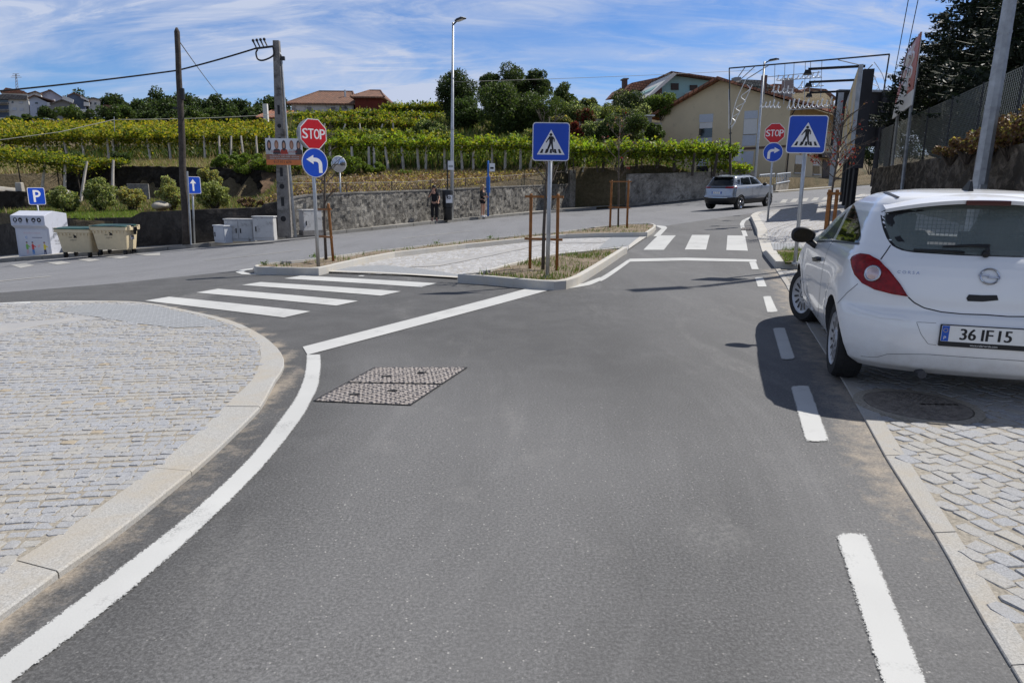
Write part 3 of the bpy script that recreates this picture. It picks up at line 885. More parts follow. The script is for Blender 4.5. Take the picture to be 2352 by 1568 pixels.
M['wheelcover'] = simple('wheel_cover', (0.42, 0.43, 0.45), 0.38, 0.35, var=0.1)
M['chrome'] = simple('chrome', (0.45, 0.46, 0.49), 0.16, 1.0, var=0.05)
M['plate_white'] = simple('plate_white', (0.78, 0.78, 0.76), 0.35, var=0.04)
M['plate_blue'] = simple('plate_blue', (0.012, 0.09, 0.45), 0.35, var=0.05)
M['plate_yellow'] = simple('plate_yellow', (0.75, 0.55, 0.03), 0.35, var=0.05)
M['ink'] = simple('black_ink', (0.012, 0.012, 0.014), 0.5)
M['lamp_red'] = simple('lamp_red', (0.21, 0.003, 0.006), 0.12, var=0.45, scale=25, spec=0.25, coat=0.0)
M['lamp_dark'] = simple('lamp_dark', (0.06, 0.004, 0.006), 0.12, var=0.2, coat=0.6)
M['lamp_clear'] = simple('lamp_clear', (0.55, 0.42, 0.42), 0.12, 0.3, var=0.1, coat=0.8)
M['badge_blue'] = simple('badge_letters', (0.45, 0.50, 0.60), 0.2, 0.9)
t = NT('car_glass'); t.col((0.34, 0.40, 0.37)); t.set(Roughness=0.03, Specular_IOR_Level=0.9, Alpha=0.36); M['glass_tint'] = t.m
t = NT('car_glass_dark'); t.col((0.006, 0.009, 0.010)); t.set(Roughness=0.03, Specular_IOR_Level=0.6, Alpha=0.9); M['glass_dark'] = t.m
def outline(z, xr, xf, hw, Lr, nr, Lf, nf, K=30):
 pts = []
 def quarter(cx, L, n, sg, up):
  out = []
  for k in range(K + 1):
   ph = PI / 2 * k / K
   c, s = math.cos(ph), math.sin(ph)
   r = (c ** n + s ** n) ** (-1 / n) if k not in (0, K) else 1
   out.append((cx + sg * L * r * c, hw * r * s * up))
  return out
 q1 = quarter(xr + Lr, Lr, nr, -1, 1)           # rear centre -> left side
 q2 = quarter(xf - Lf, Lf, nf, 1, 1)[::-1]      # left side -> front centre
 xa, xb = q1[-1][0], q2[0][0]
 side = [(xa + (xb - xa) * i / 26, hw) for i in range(1, 26)]
 half = q1 + side + q2
 xm = (xr + xf) / 2
 half = [(x, y * (1 - 0.022 * ((x - xm) / 2.0) ** 2)) for x, y in half]
 full = half + [(x, -y) for x, y in half[::-1][1:-1]]
 return [(x, y, z) for x, y in full]
def slices_mesh(tab, inset=0.0, dense=5, warp=None):
 rows = []
 n = len(tab)
 P = [Vector(r[:0]) for r in []]
 arr = np.array(tab, float)
 for i in range(n - 1):
  for k in range(dense):
   t_ = k / dense
   a = arr[max(0, i - 1)]; b = arr[i]; c = arr[i + 1]; d = arr[min(n - 1, i + 2)]
   m0 = (c - a) * 0.5 * 0.8; m1 = (d - b) * 0.5 * 0.8
   h00 = 2 * t_ ** 3 - 3 * t_ ** 2 + 1; h10 = t_ ** 3 - 2 * t_ ** 2 + t_; h01 = -2 * t_ ** 3 + 3 * t_ ** 2; h11 = t_ ** 3 - t_ ** 2
   r = h00 * b + h10 * m0 + h01 * c + h11 * m1
   r[0] = b[0] + (c[0] - b[0]) * t_
   rows.append(r)
 rows.append(arr[-1])
 mb = MB()
 vs, fs = [], []
 for r in rows:
  z, xr, xf, hw, Lr, nr, Lf, nf = r
  o = outline(z, xr + inset, xf - inset, hw - inset, max(0.04, Lr), nr, max(0.04, Lf), nf)
  vs += [warp(*q) if warp else q for q in o]
 m = len(o)
 for i in range(len(rows) - 1):
  for k in range(m):
   k2 = (k + 1) % m
   fs.append((i * m + k, (i + 1) * m + k, (i + 1) * m + k2, i * m + k2))
 fs.append(tuple(range(m)))
 fs.append(tuple((len(rows) - 1) * m + k for k in range(m))[::-1])
 mb.add(vs, fs)
 me = mb.mesh('car_shell')
 bm = bmesh.new(); bm.from_mesh(me)
 bmesh.ops.recalc_face_normals(bm, faces=bm.faces[:])
 bm.to_mesh(me); bm.free()
 return me
def boolean(me, cutters):
 o = bpy.data.objects.new('tmp', me); C.objects.link(o)
 tmp = [o]
 for c in cutters:
  bm = bmesh.new(); bm.from_mesh(c); bmesh.ops.recalc_face_normals(bm, faces=bm.faces[:]); bm.to_mesh(c); bm.free()
  oc = bpy.data.objects.new('tmp', c); C.objects.link(oc)
  tmp.append(oc)
  m = o.modifiers.new('b', 'BOOLEAN'); m.operation = 'DIFFERENCE'; m.object = oc; m.solver = 'EXACT'
 dg = bpy.context.evaluated_depsgraph_get()
 res = bpy.data.meshes.new_from_object(o.evaluated_get(dg))
 for q in tmp:
  d = q.data
  bpy.data.objects.remove(q); bpy.data.meshes.remove(d)
 return res
class Car:
 def __init__(s, loc, d, pitch=0.0):
  fx = Vector((d[0], d[1], math.tan(pitch))).normalized()
  ly = Vector((-fx.y, fx.x, 0)).normalized()
  uz = fx.cross(ly)
  s.W = Matrix(((fx.x, ly.x, uz.x, loc[0]), (fx.y, ly.y, uz.y, loc[1]), (fx.z, ly.z, uz.z, loc[2]), (0, 0, 0, 1)))
  s.I = s.W.inverted()
  s.o = s.I @ cpos
 def lray(s, u, v): return (s.I.to_3x3() @ ray(u, v)).normalized()
 def hit(s, u, v):
  return s.bvh.ray_cast(s.o, s.lray(u, v))
 def plane(s, u, v, axis, val):
  d = s.lray(u, v)
  return s.o + d * ((val - s.o[axis]) / d[axis])
 def patch(s, name, k, pts, mat, parent, off=0.004, step=5.0, mirror=False, thick=0.0, smooth=True):
  """lay a panel on the body: outline measured in the photograph, carried on to the real surface"""
  P = [cv(k, x, y) for x, y in pts]
  bm = bmesh.new()
  f = bm.faces.new([bm.verts.new((u, v, 0)) for u, v in P])
  for ax in (0, 1):
   a, b = min(q[ax] for q in P), max(q[ax] for q in P)
   q = a + step
   while q < b - step * 0.2:
    bmesh.ops.bisect_plane(bm, geom=bm.verts[:] + bm.edges[:] + bm.faces[:], plane_co=(q, 0, 0) if ax == 0 else (0, q, 0), plane_no=(1, 0, 0) if ax == 0 else (0, 1, 0), dist=1e-5)
    q += step
  bmesh.ops.triangulate(bm, faces=bm.faces[:])
  bad = []
  for v in bm.verts:
   h, n, i, dd = s.bvh.ray_cast(s.o, s.lray(v.co.x, v.co.y))
   if h is None: bad.append(v); continue
   if n.dot(s.o - h) < 0: n = -n
   v.co = h + n * off
  if bad: bmesh.ops.delete(bm, geom=bad, context='VERTS')
  bmesh.ops.recalc_face_normals(bm, faces=bm.faces[:])
  bm.normal_update()
  if bm.faces and sum((f.normal.dot(s.o - f.calc_center_median()) for f in bm.faces)) < 0:
   bmesh.ops.reverse_faces(bm, faces=bm.faces[:])
  me = bpy.data.meshes.new(name); bm.to_mesh(me); bm.free()
  o = link_mesh(name, me, mat, parent, smooth)
  if thick:
   m = o.modifiers.new('s', 'SOLIDIFY'); m.thickness = thick; m.offset = -1
  out = [o]
  if mirror:
   m2 = me.copy()
   for v in m2.vertices: v.co.y = -v.co.y
   m2.flip_normals()
   o2 = link_mesh(name, m2, None, parent)
   if thick:
    m = o2.modifiers.new('s', 'SOLIDIFY'); m.thickness = thick; m.offset = -1
   out.append(o2)
  return out
 def seam(s, name, k, pts, parent, w=0.004, mat=None, mirror=True, off=0.0015):
  P = [cv(k, x, y) for x, y in pts]
  Q = resample([Vector((u, v, 0)) for u, v in P], max(6, len(P) * 5))
  H = []
  for q in Q:
   h, n, i, dd = s.bvh.ray_cast(s.o, s.lray(q.x, q.y))
   if h is not None:
    if n.dot(s.o - h) < 0: n = -n
    H.append((h, n))
  for sg in ((1, -1) if mirror else (1,)):
   mb = MB(); vs, fs = [], []
   for i, (h, n) in enumerate(H):
    t_ = (H[min(len(H) - 1, i + 1)][0] - H[max(0, i - 1)][0]).normalized()
    b = t_.cross(n).normalized()
    for q in (h + b * w + n * off, h - b * w + n * off):
     vs.append((q.x, q.y * sg, q.z))
   for i in range(len(H) - 1):
    fs.append((2 * i, 2 * i + 1, 2 * i + 3, 2 * i + 2) if sg < 0 else (2 * i, 2 * i + 2, 2 * i + 3, 2 * i + 1))
   mb.add(vs, fs); mb.build(name, mat or M['gap'], parent)
def cyl_mesh(c, r, y0, y1, n=40):
 mb = MB(); mb.cyl((c[0], y0, c[1]), (c[0], y1, c[1]), r, n=n)
 return mb.mesh()
def wheel(parent, x, y, z, r, w, steer, cover, mat_cover, spokes, side):
 mb = MB()
 Mx = Matrix.Translation((x, y, z)) @ Matrix.Rotation(steer, 4, 'Z') @ (Matrix.Rotation(-PI / 2, 4, 'X') if side > 0 else Matrix.Rotation(PI / 2, 4, 'X'))
 mb.M = Mx
 h = w / 2
 mb.lathe([(cover * 1.0, -h * 0.9), (cover * 1.06, -h), (r * 0.93, -h), (r * 0.985, -h * 0.75), (r, -h * 0.3), (r, h * 0.3), (r * 0.985, h * 0.75), (r * 0.93, h), (cover * 1.06, h), (cover * 1.0, h * 0.8)], 48)
 for q in (-0.45, 0.0, 0.45):     # tread grooves
  mb.lathe([(r + 0.0005, h * (q - 0.06)), (r + 0.0015, h * q), (r + 0.0005, h * (q + 0.06))], 48)
 wl_ = thing('wheel', '', None) if False else None
 hub = MB(); hub.M = Mx
 hub.mi = 0
 hub.lathe([(0.0, h * 0.9), (cover * 0.30, h * 0.9), (cover * 0.34, h * 0.78), (cover * 0.62, h * 0.72), (cover * 0.9, h * 0.80), (cover, h * 0.9), (cover * 1.03, h * 0.98), (cover * 1.05, h * 0.9)], 48)
 hub.mi = 1
 for k in range(spokes[0]):
  a = 2 * PI * (k + 0.5) / spokes[0]
  R0, R1, wd = cover * spokes[1], cover * spokes[2], cover * spokes[3]
  e, f = Vector((math.cos(a), math.sin(a), 0)), Vector((-math.sin(a), math.cos(a), 0))
  zz0, zz1 = h * 0.745, h * 0.83
  pts = [e * R0 - f * wd * 0.6, e * R1 - f * wd, e * R1 * 1.02 + f * 0, e * R1 + f * wd, e * R0 + f * wd * 0.6]
  hub.add([(p.x, p.y, zz0 + (zz1 - zz0) * (p.length - R0) / (R1 - R0) + 0.004) for p in pts], [(0, 1, 2, 3, 4)])
 hub.mi = 2
 hub.add([(cover * 0.16 * math.cos(2 * PI * k / 20) * q, cover * 0.16 * math.sin(2 * PI * k / 20) * q, h * 0.9 + 0.002) for q in (1, 0.75) for k in range(20)],
   [(k, (k + 1) % 20, 20 + (k + 1) % 20, 20 + k) for k in range(20)])
 ty = mb.build('wheel', M['rubber'], parent, smooth=True)
 try: ty.data.set_sharp_from_angle(angle=R(50))
 except Exception: pass
 hub.build('wheel_cover', [mat_cover, M['gap'], M['black_plastic']], ty, auto=R(40))
 return ty
rh = march(*cv('cr', 707, 962), lambda x, y: 0.307)
RHx = Vector((2.60, 5.52))
hd = Vector((0.288, 0.9576)).normalized()
lf = Vector((-hd.y, hd.x))
axle = RHx - lf * 0.855 - hd * 0.13
car = Car((axle.x, axle.y, 0.012), hd)
T = [  # z, rear x, front x, half width, rear corner length, exponent, front corner length, exponent
 (0.165, -0.38, 3.10, 0.68, 0.42, 2.9, 0.6, 2.4), (0.19, -0.50, 3.18, 0.74, 0.46, 2.9, 0.6, 2.4), (0.25, -0.595, 3.27, 0.795, 0.50, 2.8, 0.65, 2.4),
 (0.36, -0.645, 3.33, 0.832, 0.52, 2.7, 0.7, 2.4), (0.48, -0.662, 3.34, 0.848, 0.52, 2.7, 0.7, 2.4), (0.575, -0.655, 3.34, 0.855, 0.52, 2.7, 0.7, 2.4),
 (0.625, -0.635, 3.33, 0.858, 0.52, 2.7, 0.7, 2.4), (0.655, -0.610, 3.32, 0.858, 0.50, 2.7, 0.7, 2.4), (0.76, -0.602, 3.28, 0.857, 0.48, 2.7, 0.7, 2.4),
 (0.88, -0.585, 3.14, 0.848, 0.48, 2.7, 0.8, 2.4), (0.955, -0.560, 2.80, 0.832, 0.46, 2.7, 0.8, 2.4), (0.99, -0.540, 2.52, 0.815, 0.45, 2.7, 0.7, 2.4),
 (1.03, -0.510, 2.26, 0.790, 0.42, 2.7, 0.6, 2.4), (1.10, -0.455, 2.05, 0.757, 0.40, 2.7, 0.55, 2.4), (1.20, -0.375, 1.82, 0.717, 0.38, 2.7, 0.5, 2.4),
 (1.30, -0.300, 1.55, 0.670, 0.36, 2.7, 0.5, 2.4), (1.37, -0.245, 1.30, 0.628, 0.34, 2.7, 0.45, 2.4), (1.415, -0.195, 1.10, 0.585, 0.32, 2.7, 0.4, 2.4),
 (1.45, -0.09, 0.95, 0.52, 0.30, 2.5, 0.35, 2.3), (1.472, 0.07, 0.80, 0.42, 0.25, 2.3, 0.3, 2.2), (1.485, 0.28, 0.66, 0.26, 0.15, 2.1, 0.15, 2.1), (1.488, 0.40, 0.55, 0.10, 0.06, 2, 0.06, 2)]
def flare(x, y, z):
 b = 0.0
 for wx in (0.0, 2.511):
  d = math.hypot(x - wx, (z - 0.31) * 0.9)
  b = max(b, 0.024 * math.exp(-((d - 0.36) / 0.10) ** 2))
 if abs(y) < 0.5: b = 0
 return (x, y + math.copysign(b, y) if y else y, z)
shell = slices_mesh(T, warp=flare)
car.bvh = BVHTree.FromPolygons([v.co.copy() for v in shell.vertices], [tuple(p.vertices) for p in shell.polygons])
TI = [r for r in T if 0.86 < r[0] < 1.45]
TI = [(0.60, -0.40, 2.10, 0.80, 0.4, 2.7, 0.5, 2.4), (0.80, -0.45, 2.2, 0.80, 0.4, 2.7, 0.5, 2.4)] + [tuple([r[0] if r[0] < 1.4 else r[0] - 0.03, r[1], min(r[2], 2.2)] + list(r[3:])) for r in TI]
cav = slices_mesh(TI, inset=0.045)
def px_prism(k, pts, d0, d1, mirror):
 out = []
 tri = [car.lray(*cv(k, x, y)) for x, y in pts]
 vs = [car.o + q * d0 for q in tri] + [car.o + q * d1 for q in tri]
 n = len(tri)
 fl = tessellate_polygon([[Vector((cv(k, x, y)[0], cv(k, x, y)[1], 0)) for x, y in pts]])
 fs = [tuple(q) for q in fl] + [tuple(i + n for i in q)[::-1] for q in fl] + [(i, (i + 1) % n, n + (i + 1) % n, n + i) for i in range(n)]
 mb = MB(); mb.add(vs, fs); out.append(mb.mesh())
 if mirror:
  mb = MB(); mb.add([(q.x, -q.y, q.z) for q in vs], fs); out.append(mb.mesh())
 return out
def yz_prism(poly, x0, x1):
 n = len(poly)
 mb = MB()
 vs = [(x0, y, z) for y, z in poly] + [(x1, y, z) for y, z in poly]
 mb.add(vs, [tuple(range(n)), tuple(range(n, 2 * n))[::-1]] + [(i, (i + 1) % n, n + (i + 1) % n, n + i) for i in range(n)])
 return mb.mesh()
rg_px = [(1590, 192), (1400, 196), (1200, 208), (1050, 226), (992, 240), (988, 270), (998, 330), (1025, 400), (1058, 440), (1110, 462), (1170, 472), (1450, 490), (1590, 496)]
rg = []
for x, y in rg_px:
 h = car.hit(*cv('cr', x, y))[0]
 rg.append((h.y, h.z) if h is not None else None)
rg = [q for q in rg if q]
rg = [q for q in rg if q[0] > 0.02]
ztop = rg[0][1]; zbot = rg[-1][1]
rear_poly = rg + [(-y, z) for y, z in rg[::-1]]
def shrink(poly, k):
 cy = sum(p[0] for p in poly) / len(poly); cz = sum(p[1] for p in poly) / len(poly)
 return [(cy + (y - cy) * k[0], cz + (z - cz) * k[1]) for y, z in poly]
sg1 = [(640, 405), (668, 350), (710, 285), (765, 222), (815, 186), (826, 188), (808, 232), (775, 300), (722, 404)]
sg2 = [(737, 402), (770, 335), (805, 262), (836, 202), (846, 218), (862, 270), (876, 330), (880, 385), (866, 421), (800, 412)]
def yz_ok(): pass
cut = [cyl_mesh((0, 0.31), 0.345, 0.52, 1.1), cyl_mesh((0, 0.31), 0.345, -1.1, -0.52), cyl_mesh((2.511, 0.31), 0.35, 0.48, 1.1), cyl_mesh((2.511, 0.31), 0.35, -1.1, -0.48)]
cut.append(cav)
cut.append(yz_prism(shrink(rear_poly, (0.86, 0.78)), -0.8, 0.15))
cut += px_prism('cr', sg1, 4.0, 7.5, True) if False else []
wind = [(-0.60, 1.03), (0.60, 1.03), (0.52, 1.36), (-0.52, 1.36)]
cut.append(yz_prism(wind, 1.15, 2.6))
body_me = boolean(shell.copy(), cut)
def hits(k, pts):
 out = []
 for x, y in pts:
  h = car.hit(*cv(k, x, y))[0]
  if h is not None: out.append((h.x, h.z))
 return out
def xz_prism(poly, y0, y1):
 n = len(poly); mb = MB()
 vs = [(x, y0, z) for x, z in poly] + [(x, y1, z) for x, z in poly]
 mb.add(vs, [tuple(range(n)), tuple(range(n, 2 * n))[::-1]] + [(i, (i + 1) % n, n + (i + 1) % n, n + i) for i in range(n)])
 return mb.mesh()
w1, w2 = hits('cr', sg1), hits('cr', sg2)
body_me = boolean(body_me, [xz_prism(shrink(w1, (0.9, 0.9)), -1.2, 1.2), xz_prism(shrink(w2, (0.85, 0.86)), -1.2, 1.2)])
white = thing('parked_car', 'white three-door hatchback parked half on the cobbled pavement, seen from behind', 'car')
white.matrix_world = car.W
body = link_mesh('body', body_me, [M['car_white'], M['interior']], white, True)
for p in body_me.polygons:
 c = p.center
 loc, n, i, d = car.bvh.find_nearest(c)
 p.material_index = 1 if d > 0.012 else 0
try: body_me.set_sharp_from_angle(angle=R(38))
except Exception: pass
def yz_patch(name, poly, mat, parent, x_from, off, dirx=1, step=0.06):
 bm = bmesh.new()
 bm.faces.new([bm.verts.new((0, y, z)) for y, z in poly])
 for ax in (1, 2):
  vals = [q[ax - 1] for q in poly]
  q = min(vals) + step
  while q < max(vals) - 0.01:
   bmesh.ops.bisect_plane(bm, geom=bm.verts[:] + bm.edges[:] + bm.faces[:], plane_co=(0, q, 0) if ax == 1 else (0, 0, q), plane_no=(0, 1, 0) if ax == 1 else (0, 0, 1), dist=1e-5)
   q += step
 bmesh.ops.triangulate(bm, faces=bm.faces[:])
 bad = []
 for v in bm.verts:
  h, n, i, d = car.bvh.ray_cast(Vector((x_from, v.co.y, v.co.z)), Vector((dirx, 0, 0)))
  if h is None: bad.append(v)
  else: v.co = h - Vector((dirx, 0, 0)) * off
 if bad: bmesh.ops.delete(bm, geom=bad, context='VERTS')
 bmesh.ops.recalc_face_normals(bm, faces=bm.faces[:])
 bm.normal_update()
 if sum(f.normal.x for f in bm.faces) * dirx > 0: bmesh.ops.reverse_faces(bm, faces=bm.faces[:])
 me = bpy.data.meshes.new(name); bm.to_mesh(me); bm.free()
 return link_mesh(name, me, mat, parent, True)
rgl = yz_patch('rear_window', shrink(rear_poly, (0.97, 0.96)), M['glass_tint'], white, -2, 0.003)
inn_p = shrink(rear_poly, (0.86, 0.78)); out_p = rear_poly
mb = MB(); vs, fs = [], []
n = len(out_p)
RA = resample([Vector((0, *p)) for p in out_p + [out_p[0]]], 97)[:-1]; RB = resample([Vector((0, *p)) for p in inn_p + [inn_p[0]]], 97)[:-1]
for a, b in zip(RA, RB):
 for k in range(4):
  q = a.lerp(b, k / 3)
  h, nn, i, d = car.bvh.ray_cast(Vector((-2, q.y, q.z)), Vector((1, 0, 0)))
  vs.append((h.x - 0.0015 if h else -0.5, q.y, q.z))
m_ = len(RA)
for i in range(m_):
 j = (i + 1) % m_
 for k in range(3): fs.append((i * 4 + k, j * 4 + k, j * 4 + k + 1, i * 4 + k + 1))
mb.add(vs, fs)
mb.build('window_border', M['black_plastic'], rgl, smooth=True)
for pts in (sg1, sg2):
 for o in car.patch('side_window', 'cr', pts, M['glass_dark'] if pts is sg2 else M['glass_tint'], white, 0.003, 6, True): pass
yz_patch('windscreen', [(-0.66, 1.0), (0.66, 1.0), (0.57, 1.38), (-0.57, 1.38)], M['glass_tint'], white, 4, 0.003, -1)
tl = [(828, 515), (836, 500), (850, 491), (880, 482), (930, 489), (985, 520), (1040, 575), (1100, 650), (1143, 719), (1060, 706), (960, 681), (890, 645), (850, 598), (834, 555)]
for o in car.patch('tail_light', 'cr', tl, M['lamp_red'], white, 0.014, 4, True, 0.03):
 pass
tls = [o for o in kids(white) if o.name.startswith('tail_light')]
rc = car.hit(*cv('cr', 950, 592));
for o, sg in zip(tls, (1, -1)):
 nrm_ = rc[1] if rc[1].dot(car.o - rc[0]) > 0 else -rc[1]
 c0 = rc[0] + nrm_ * 0.014
 q = nrm_.to_track_quat('Z', 'Y').to_matrix().to_4x4()
 mb = MB(); mb.M = (Matrix.Scale(-1, 4, (0, 1, 0)) if sg < 0 else Matrix()) @ Matrix.Translation(c0) @ q
 mb.lathe([(0.058, 0.0), (0.060, 0.006), (0.050, 0.009), (0.044, 0.004)], 28, 0)
 mb.lathe([(0.044, 0.004), (0.03, 0.007), (0.02, 0.012), (0.0, 0.014)], 28, 1)
 mb.build('reflector_ring', [M['chrome'], M['lamp_clear']], o, smooth=True)
car.seam('hatch_seam', 'cr', [(1045, 432), (1020, 470), (990, 512)], white)
car.seam('hatch_seam', 'cr', [(1143, 722), (1175, 752), (1230, 782), (1330, 806), (1450, 818), (1583, 822)], white)
car.seam('door_seam', 'cr', [(722, 410), (695, 455), (668, 540), (654, 640), (645, 740), (638, 832)], white, 0.004)
car.seam('door_seam', 'cr', [(560, 470), (548, 560), (560, 690), (600, 770)], white, 0.004)
car.seam('bumper_seam', 'cr', [(862, 648), (800, 700), (745, 760)], white, 0.002)
car.seam('bumper_seam', 'cr', [(880, 1052), (960, 1060), (1030, 1040), (1250, 1042), (1583, 1066)], white, 0.0016)
car.seam('plate_recess', 'cr', [(1300, 868), (1190, 862), (1215, 930), (1255, 985), (1300, 990)], white, 0.0012)
car.seam('bumper_strip', 'cr', [(808, 768), (880, 800), (1000, 832), (1100, 840), (1140, 855)], white, 0.012, M['car_white'], True, 0.010)
car.seam('window_trim', 'cr', [(630, 412), (725, 410), (870, 426)], white, 0.008, M['black_plastic'], True, 0.004)
car.seam('window_trim', 'cr', [(636, 400), (690, 300), (760, 212), (818, 178), (842, 192)], white, 0.007, M['black_plastic'], True, 0.004)
car.seam('pillar_trim', 'cr', [(842, 190), (806, 250), (770, 320), (728, 406)], white, 0.012, M['car_white'], True, 0.006)
car.seam('roof_strip', 'cr', [(965, 118), (1010, 135), (1060, 155), (1090, 168)], white, 0.012, M['black_plastic'], True, 0.004)
for o in car.patch('door_handle', 'cr', [(622, 503), (654, 497), (657, 518), (626, 524)], M['black_plastic'], white, 0.03, 5, True, 0.025): pass
mb = MB(); vs, fs = [], []
for i in range(25):
 y = -0.60 + 1.2 * i / 24
 e = abs(y) / 0.60
 x_r, z_t = -0.345 + 0.16 * e ** 3.0, 1.435 - 0.075 * e ** 2.2
 vs += [(-0.02 + 0.05 * e, y, z_t + 0.018 - 0.01 * e), (x_r + 0.12, y, z_t + 0.004), (x_r, y, z_t - 0.026), (x_r + 0.012, y, z_t - 0.052), (x_r + 0.16, y, z_t - 0.05)]
for i in range(24):
 for k in range(4): fs.append((i * 5 + k, i * 5 + k + 1, (i + 1) * 5 + k + 1, (i + 1) * 5 + k))
mb.add(vs, fs)
sp = mb.build('spoiler', M['car_white'], white, auto=R(35))
mb = MB(); mb.box((-0.343, 0, 1.388), (0.02, 0.27, 0.034)); mb.build('brake_light', M['lamp_dark'], sp, bevel=0.006)
h = car.hit(*cv('cr', 1460, 140))[0] or Vector((0.2, 0, 1.47))
mb = MB(); ax = 0.10
mb.add([(ax - 0.05, 0.02, 1.455), (ax + 0.13, 0.02, 1.470), (ax + 0.13, -0.02, 1.470), (ax - 0.05, -0.02, 1.455), (ax - 0.035, 0.005, 1.545), (ax + 0.005, 0.006, 1.55), (ax + 0.005, -0.006, 1.55), (ax - 0.035, -0.005, 1.545)],
 [(0, 1, 5, 4), (1, 2, 6, 5), (2, 3, 7, 6), (3, 0, 4, 7), (4, 5, 6, 7)])
mb.build('antenna', M['black_plastic'], white)
def rp(x, y, off=0.02):
 h = car.hit(*cv('cr', x, y));
 return h[0] + (h[1] if h[1].dot(car.o - h[0]) > 0 else -h[1]) * off
mb = MB()
mb.tube([rp(1572, 488, 0.03), rp(1585, 455, 0.035), rp(1480, 452, 0.035), rp(1330, 455, 0.03)], [0.018, 0.016, 0.011, 0.007], 8)
mb.tube([rp(1172, 464, 0.012), rp(1300, 468, 0.012), rp(1455, 478, 0.012)], 0.010, 6)
mb.ball(rp(1572, 488, 0.02), 0.026)
mb.build('wiper', M['black_plastic'], white, smooth=True)
for o in car.patch('boot_handle', 'cr', [(1468, 728), (1482, 708), (1560, 712), (1640, 712), (1648, 740), (1560, 748), (1475, 745)], M['black_plastic'], white, 0.004, 6): pass
hp_ = car.hit(*cv('cr', 1310, 920))[0]
pz = hp_.z
h = car.bvh.ray_cast(Vector((-2, 0, pz)), Vector((1, 0, 0)))[0]
pl = thing('licence_plate', '', None) if False else None
mb = MB()
PM = Matrix(((0, 0, -1, h.x - 0.006), (-1, 0, 0, 0.0), (0, 1, 0, pz), (0, 0, 0, 1)))
mb.M = PM
mb.prism(rrect(0.535, 0.122, 0.006, 3), -0.012, 0.0, 3)
mb.prism([(x, y - 0.072) for x, y in rrect(0.535, 0.034, 0.004, 3)], -0.012, 0.004, 3)
mb.prism(rrect(0.52, 0.11, 0.005, 3), 0.0, 0.003, 0)
mb.prism([(-0.258, -0.053), (-0.214, -0.053), (-0.214, 0.053), (-0.258, 0.053)], 0.003, 0.0045, 1)
for k in range(12):
 a = 2 * PI * k / 12
 mb.prism(disc(0.0022, 6, -0.236 + 0.013 * math.cos(a), 0.022 + 0.013 * math.sin(a)), 0.0045, 0.005, 2)
mb.text('P', 0.022, 0.005, 0, 1, Matrix.Translation((-0.236, -0.030, 0)))
for j, dx in enumerate((-0.003, -0.001, 0.001, 0.003)):
 for s_, x_ in (('36', -0.100), ('IF', 0.013), ('15', 0.117)): mb.text(s_, 0.077, 0.0045 + 0.0002 * j, 3, 0.92, Matrix.Translation((x_ + dx, 0, 0)))
mb.text('www.rolarverde.com', 0.013, 0.0055, 0, 1, Matrix.Translation((0.0, -0.072, 0)))
mb.build('licence_plate', [M['plate_white'], M['plate_blue'], M['plate_yellow'], M['ink']], white)
bc = car.hit(*cv('cr', 1583, 608)); bz = bc[0].z
bh = car.bvh.ray_cast(Vector((-2, 0, bz)), Vector((1, 0, 0)))
def hatchM(y, z, tilt=0.0):
 q = car.bvh.ray_cast(Vector((-2, y, z)), Vector((1, 0, 0)))
 n = q[1] if q[1].x < 0 else -q[1]
 zx = n; yy = (Vector((0, 0, 1)) - n * n.z).normalized(); xx = yy.cross(zx)
 o = q[0]
 return Matrix(((xx.x, yy.x, zx.x, o.x), (xx.y, yy.y, zx.y, o.y), (xx.z, yy.z, zx.z, o.z), (0, 0, 0, 1)))
mb = MB(); mb.M = hatchM(0, bz)
ring = [(0.055 * math.cos(2 * PI * k / 36), 0.052 * math.sin(2 * PI * k / 36), 0.008) for k in range(37)]
mb.tube(ring, 0.0065, 8)
mb.prism([(-0.066, 0.008), (0.0, 0.010), (-0.008, -0.001), (0.064, -0.008), (0.064, -0.013), (-0.014, -0.012), (-0.004, -0.001), (-0.066, 0.003)], 0.003, 0.014)
mb.build('badge', M['chrome'], white, auto=R(30))
lc = car.hit(*cv('cr', 1145, 585))[0]
mb = MB(); mb.M = hatchM(lc.y, lc.z)
mb.text('C O R S A', 0.021, 0.004, 0, 1.05)
mb.build('lettering', M['badge_blue'], white)
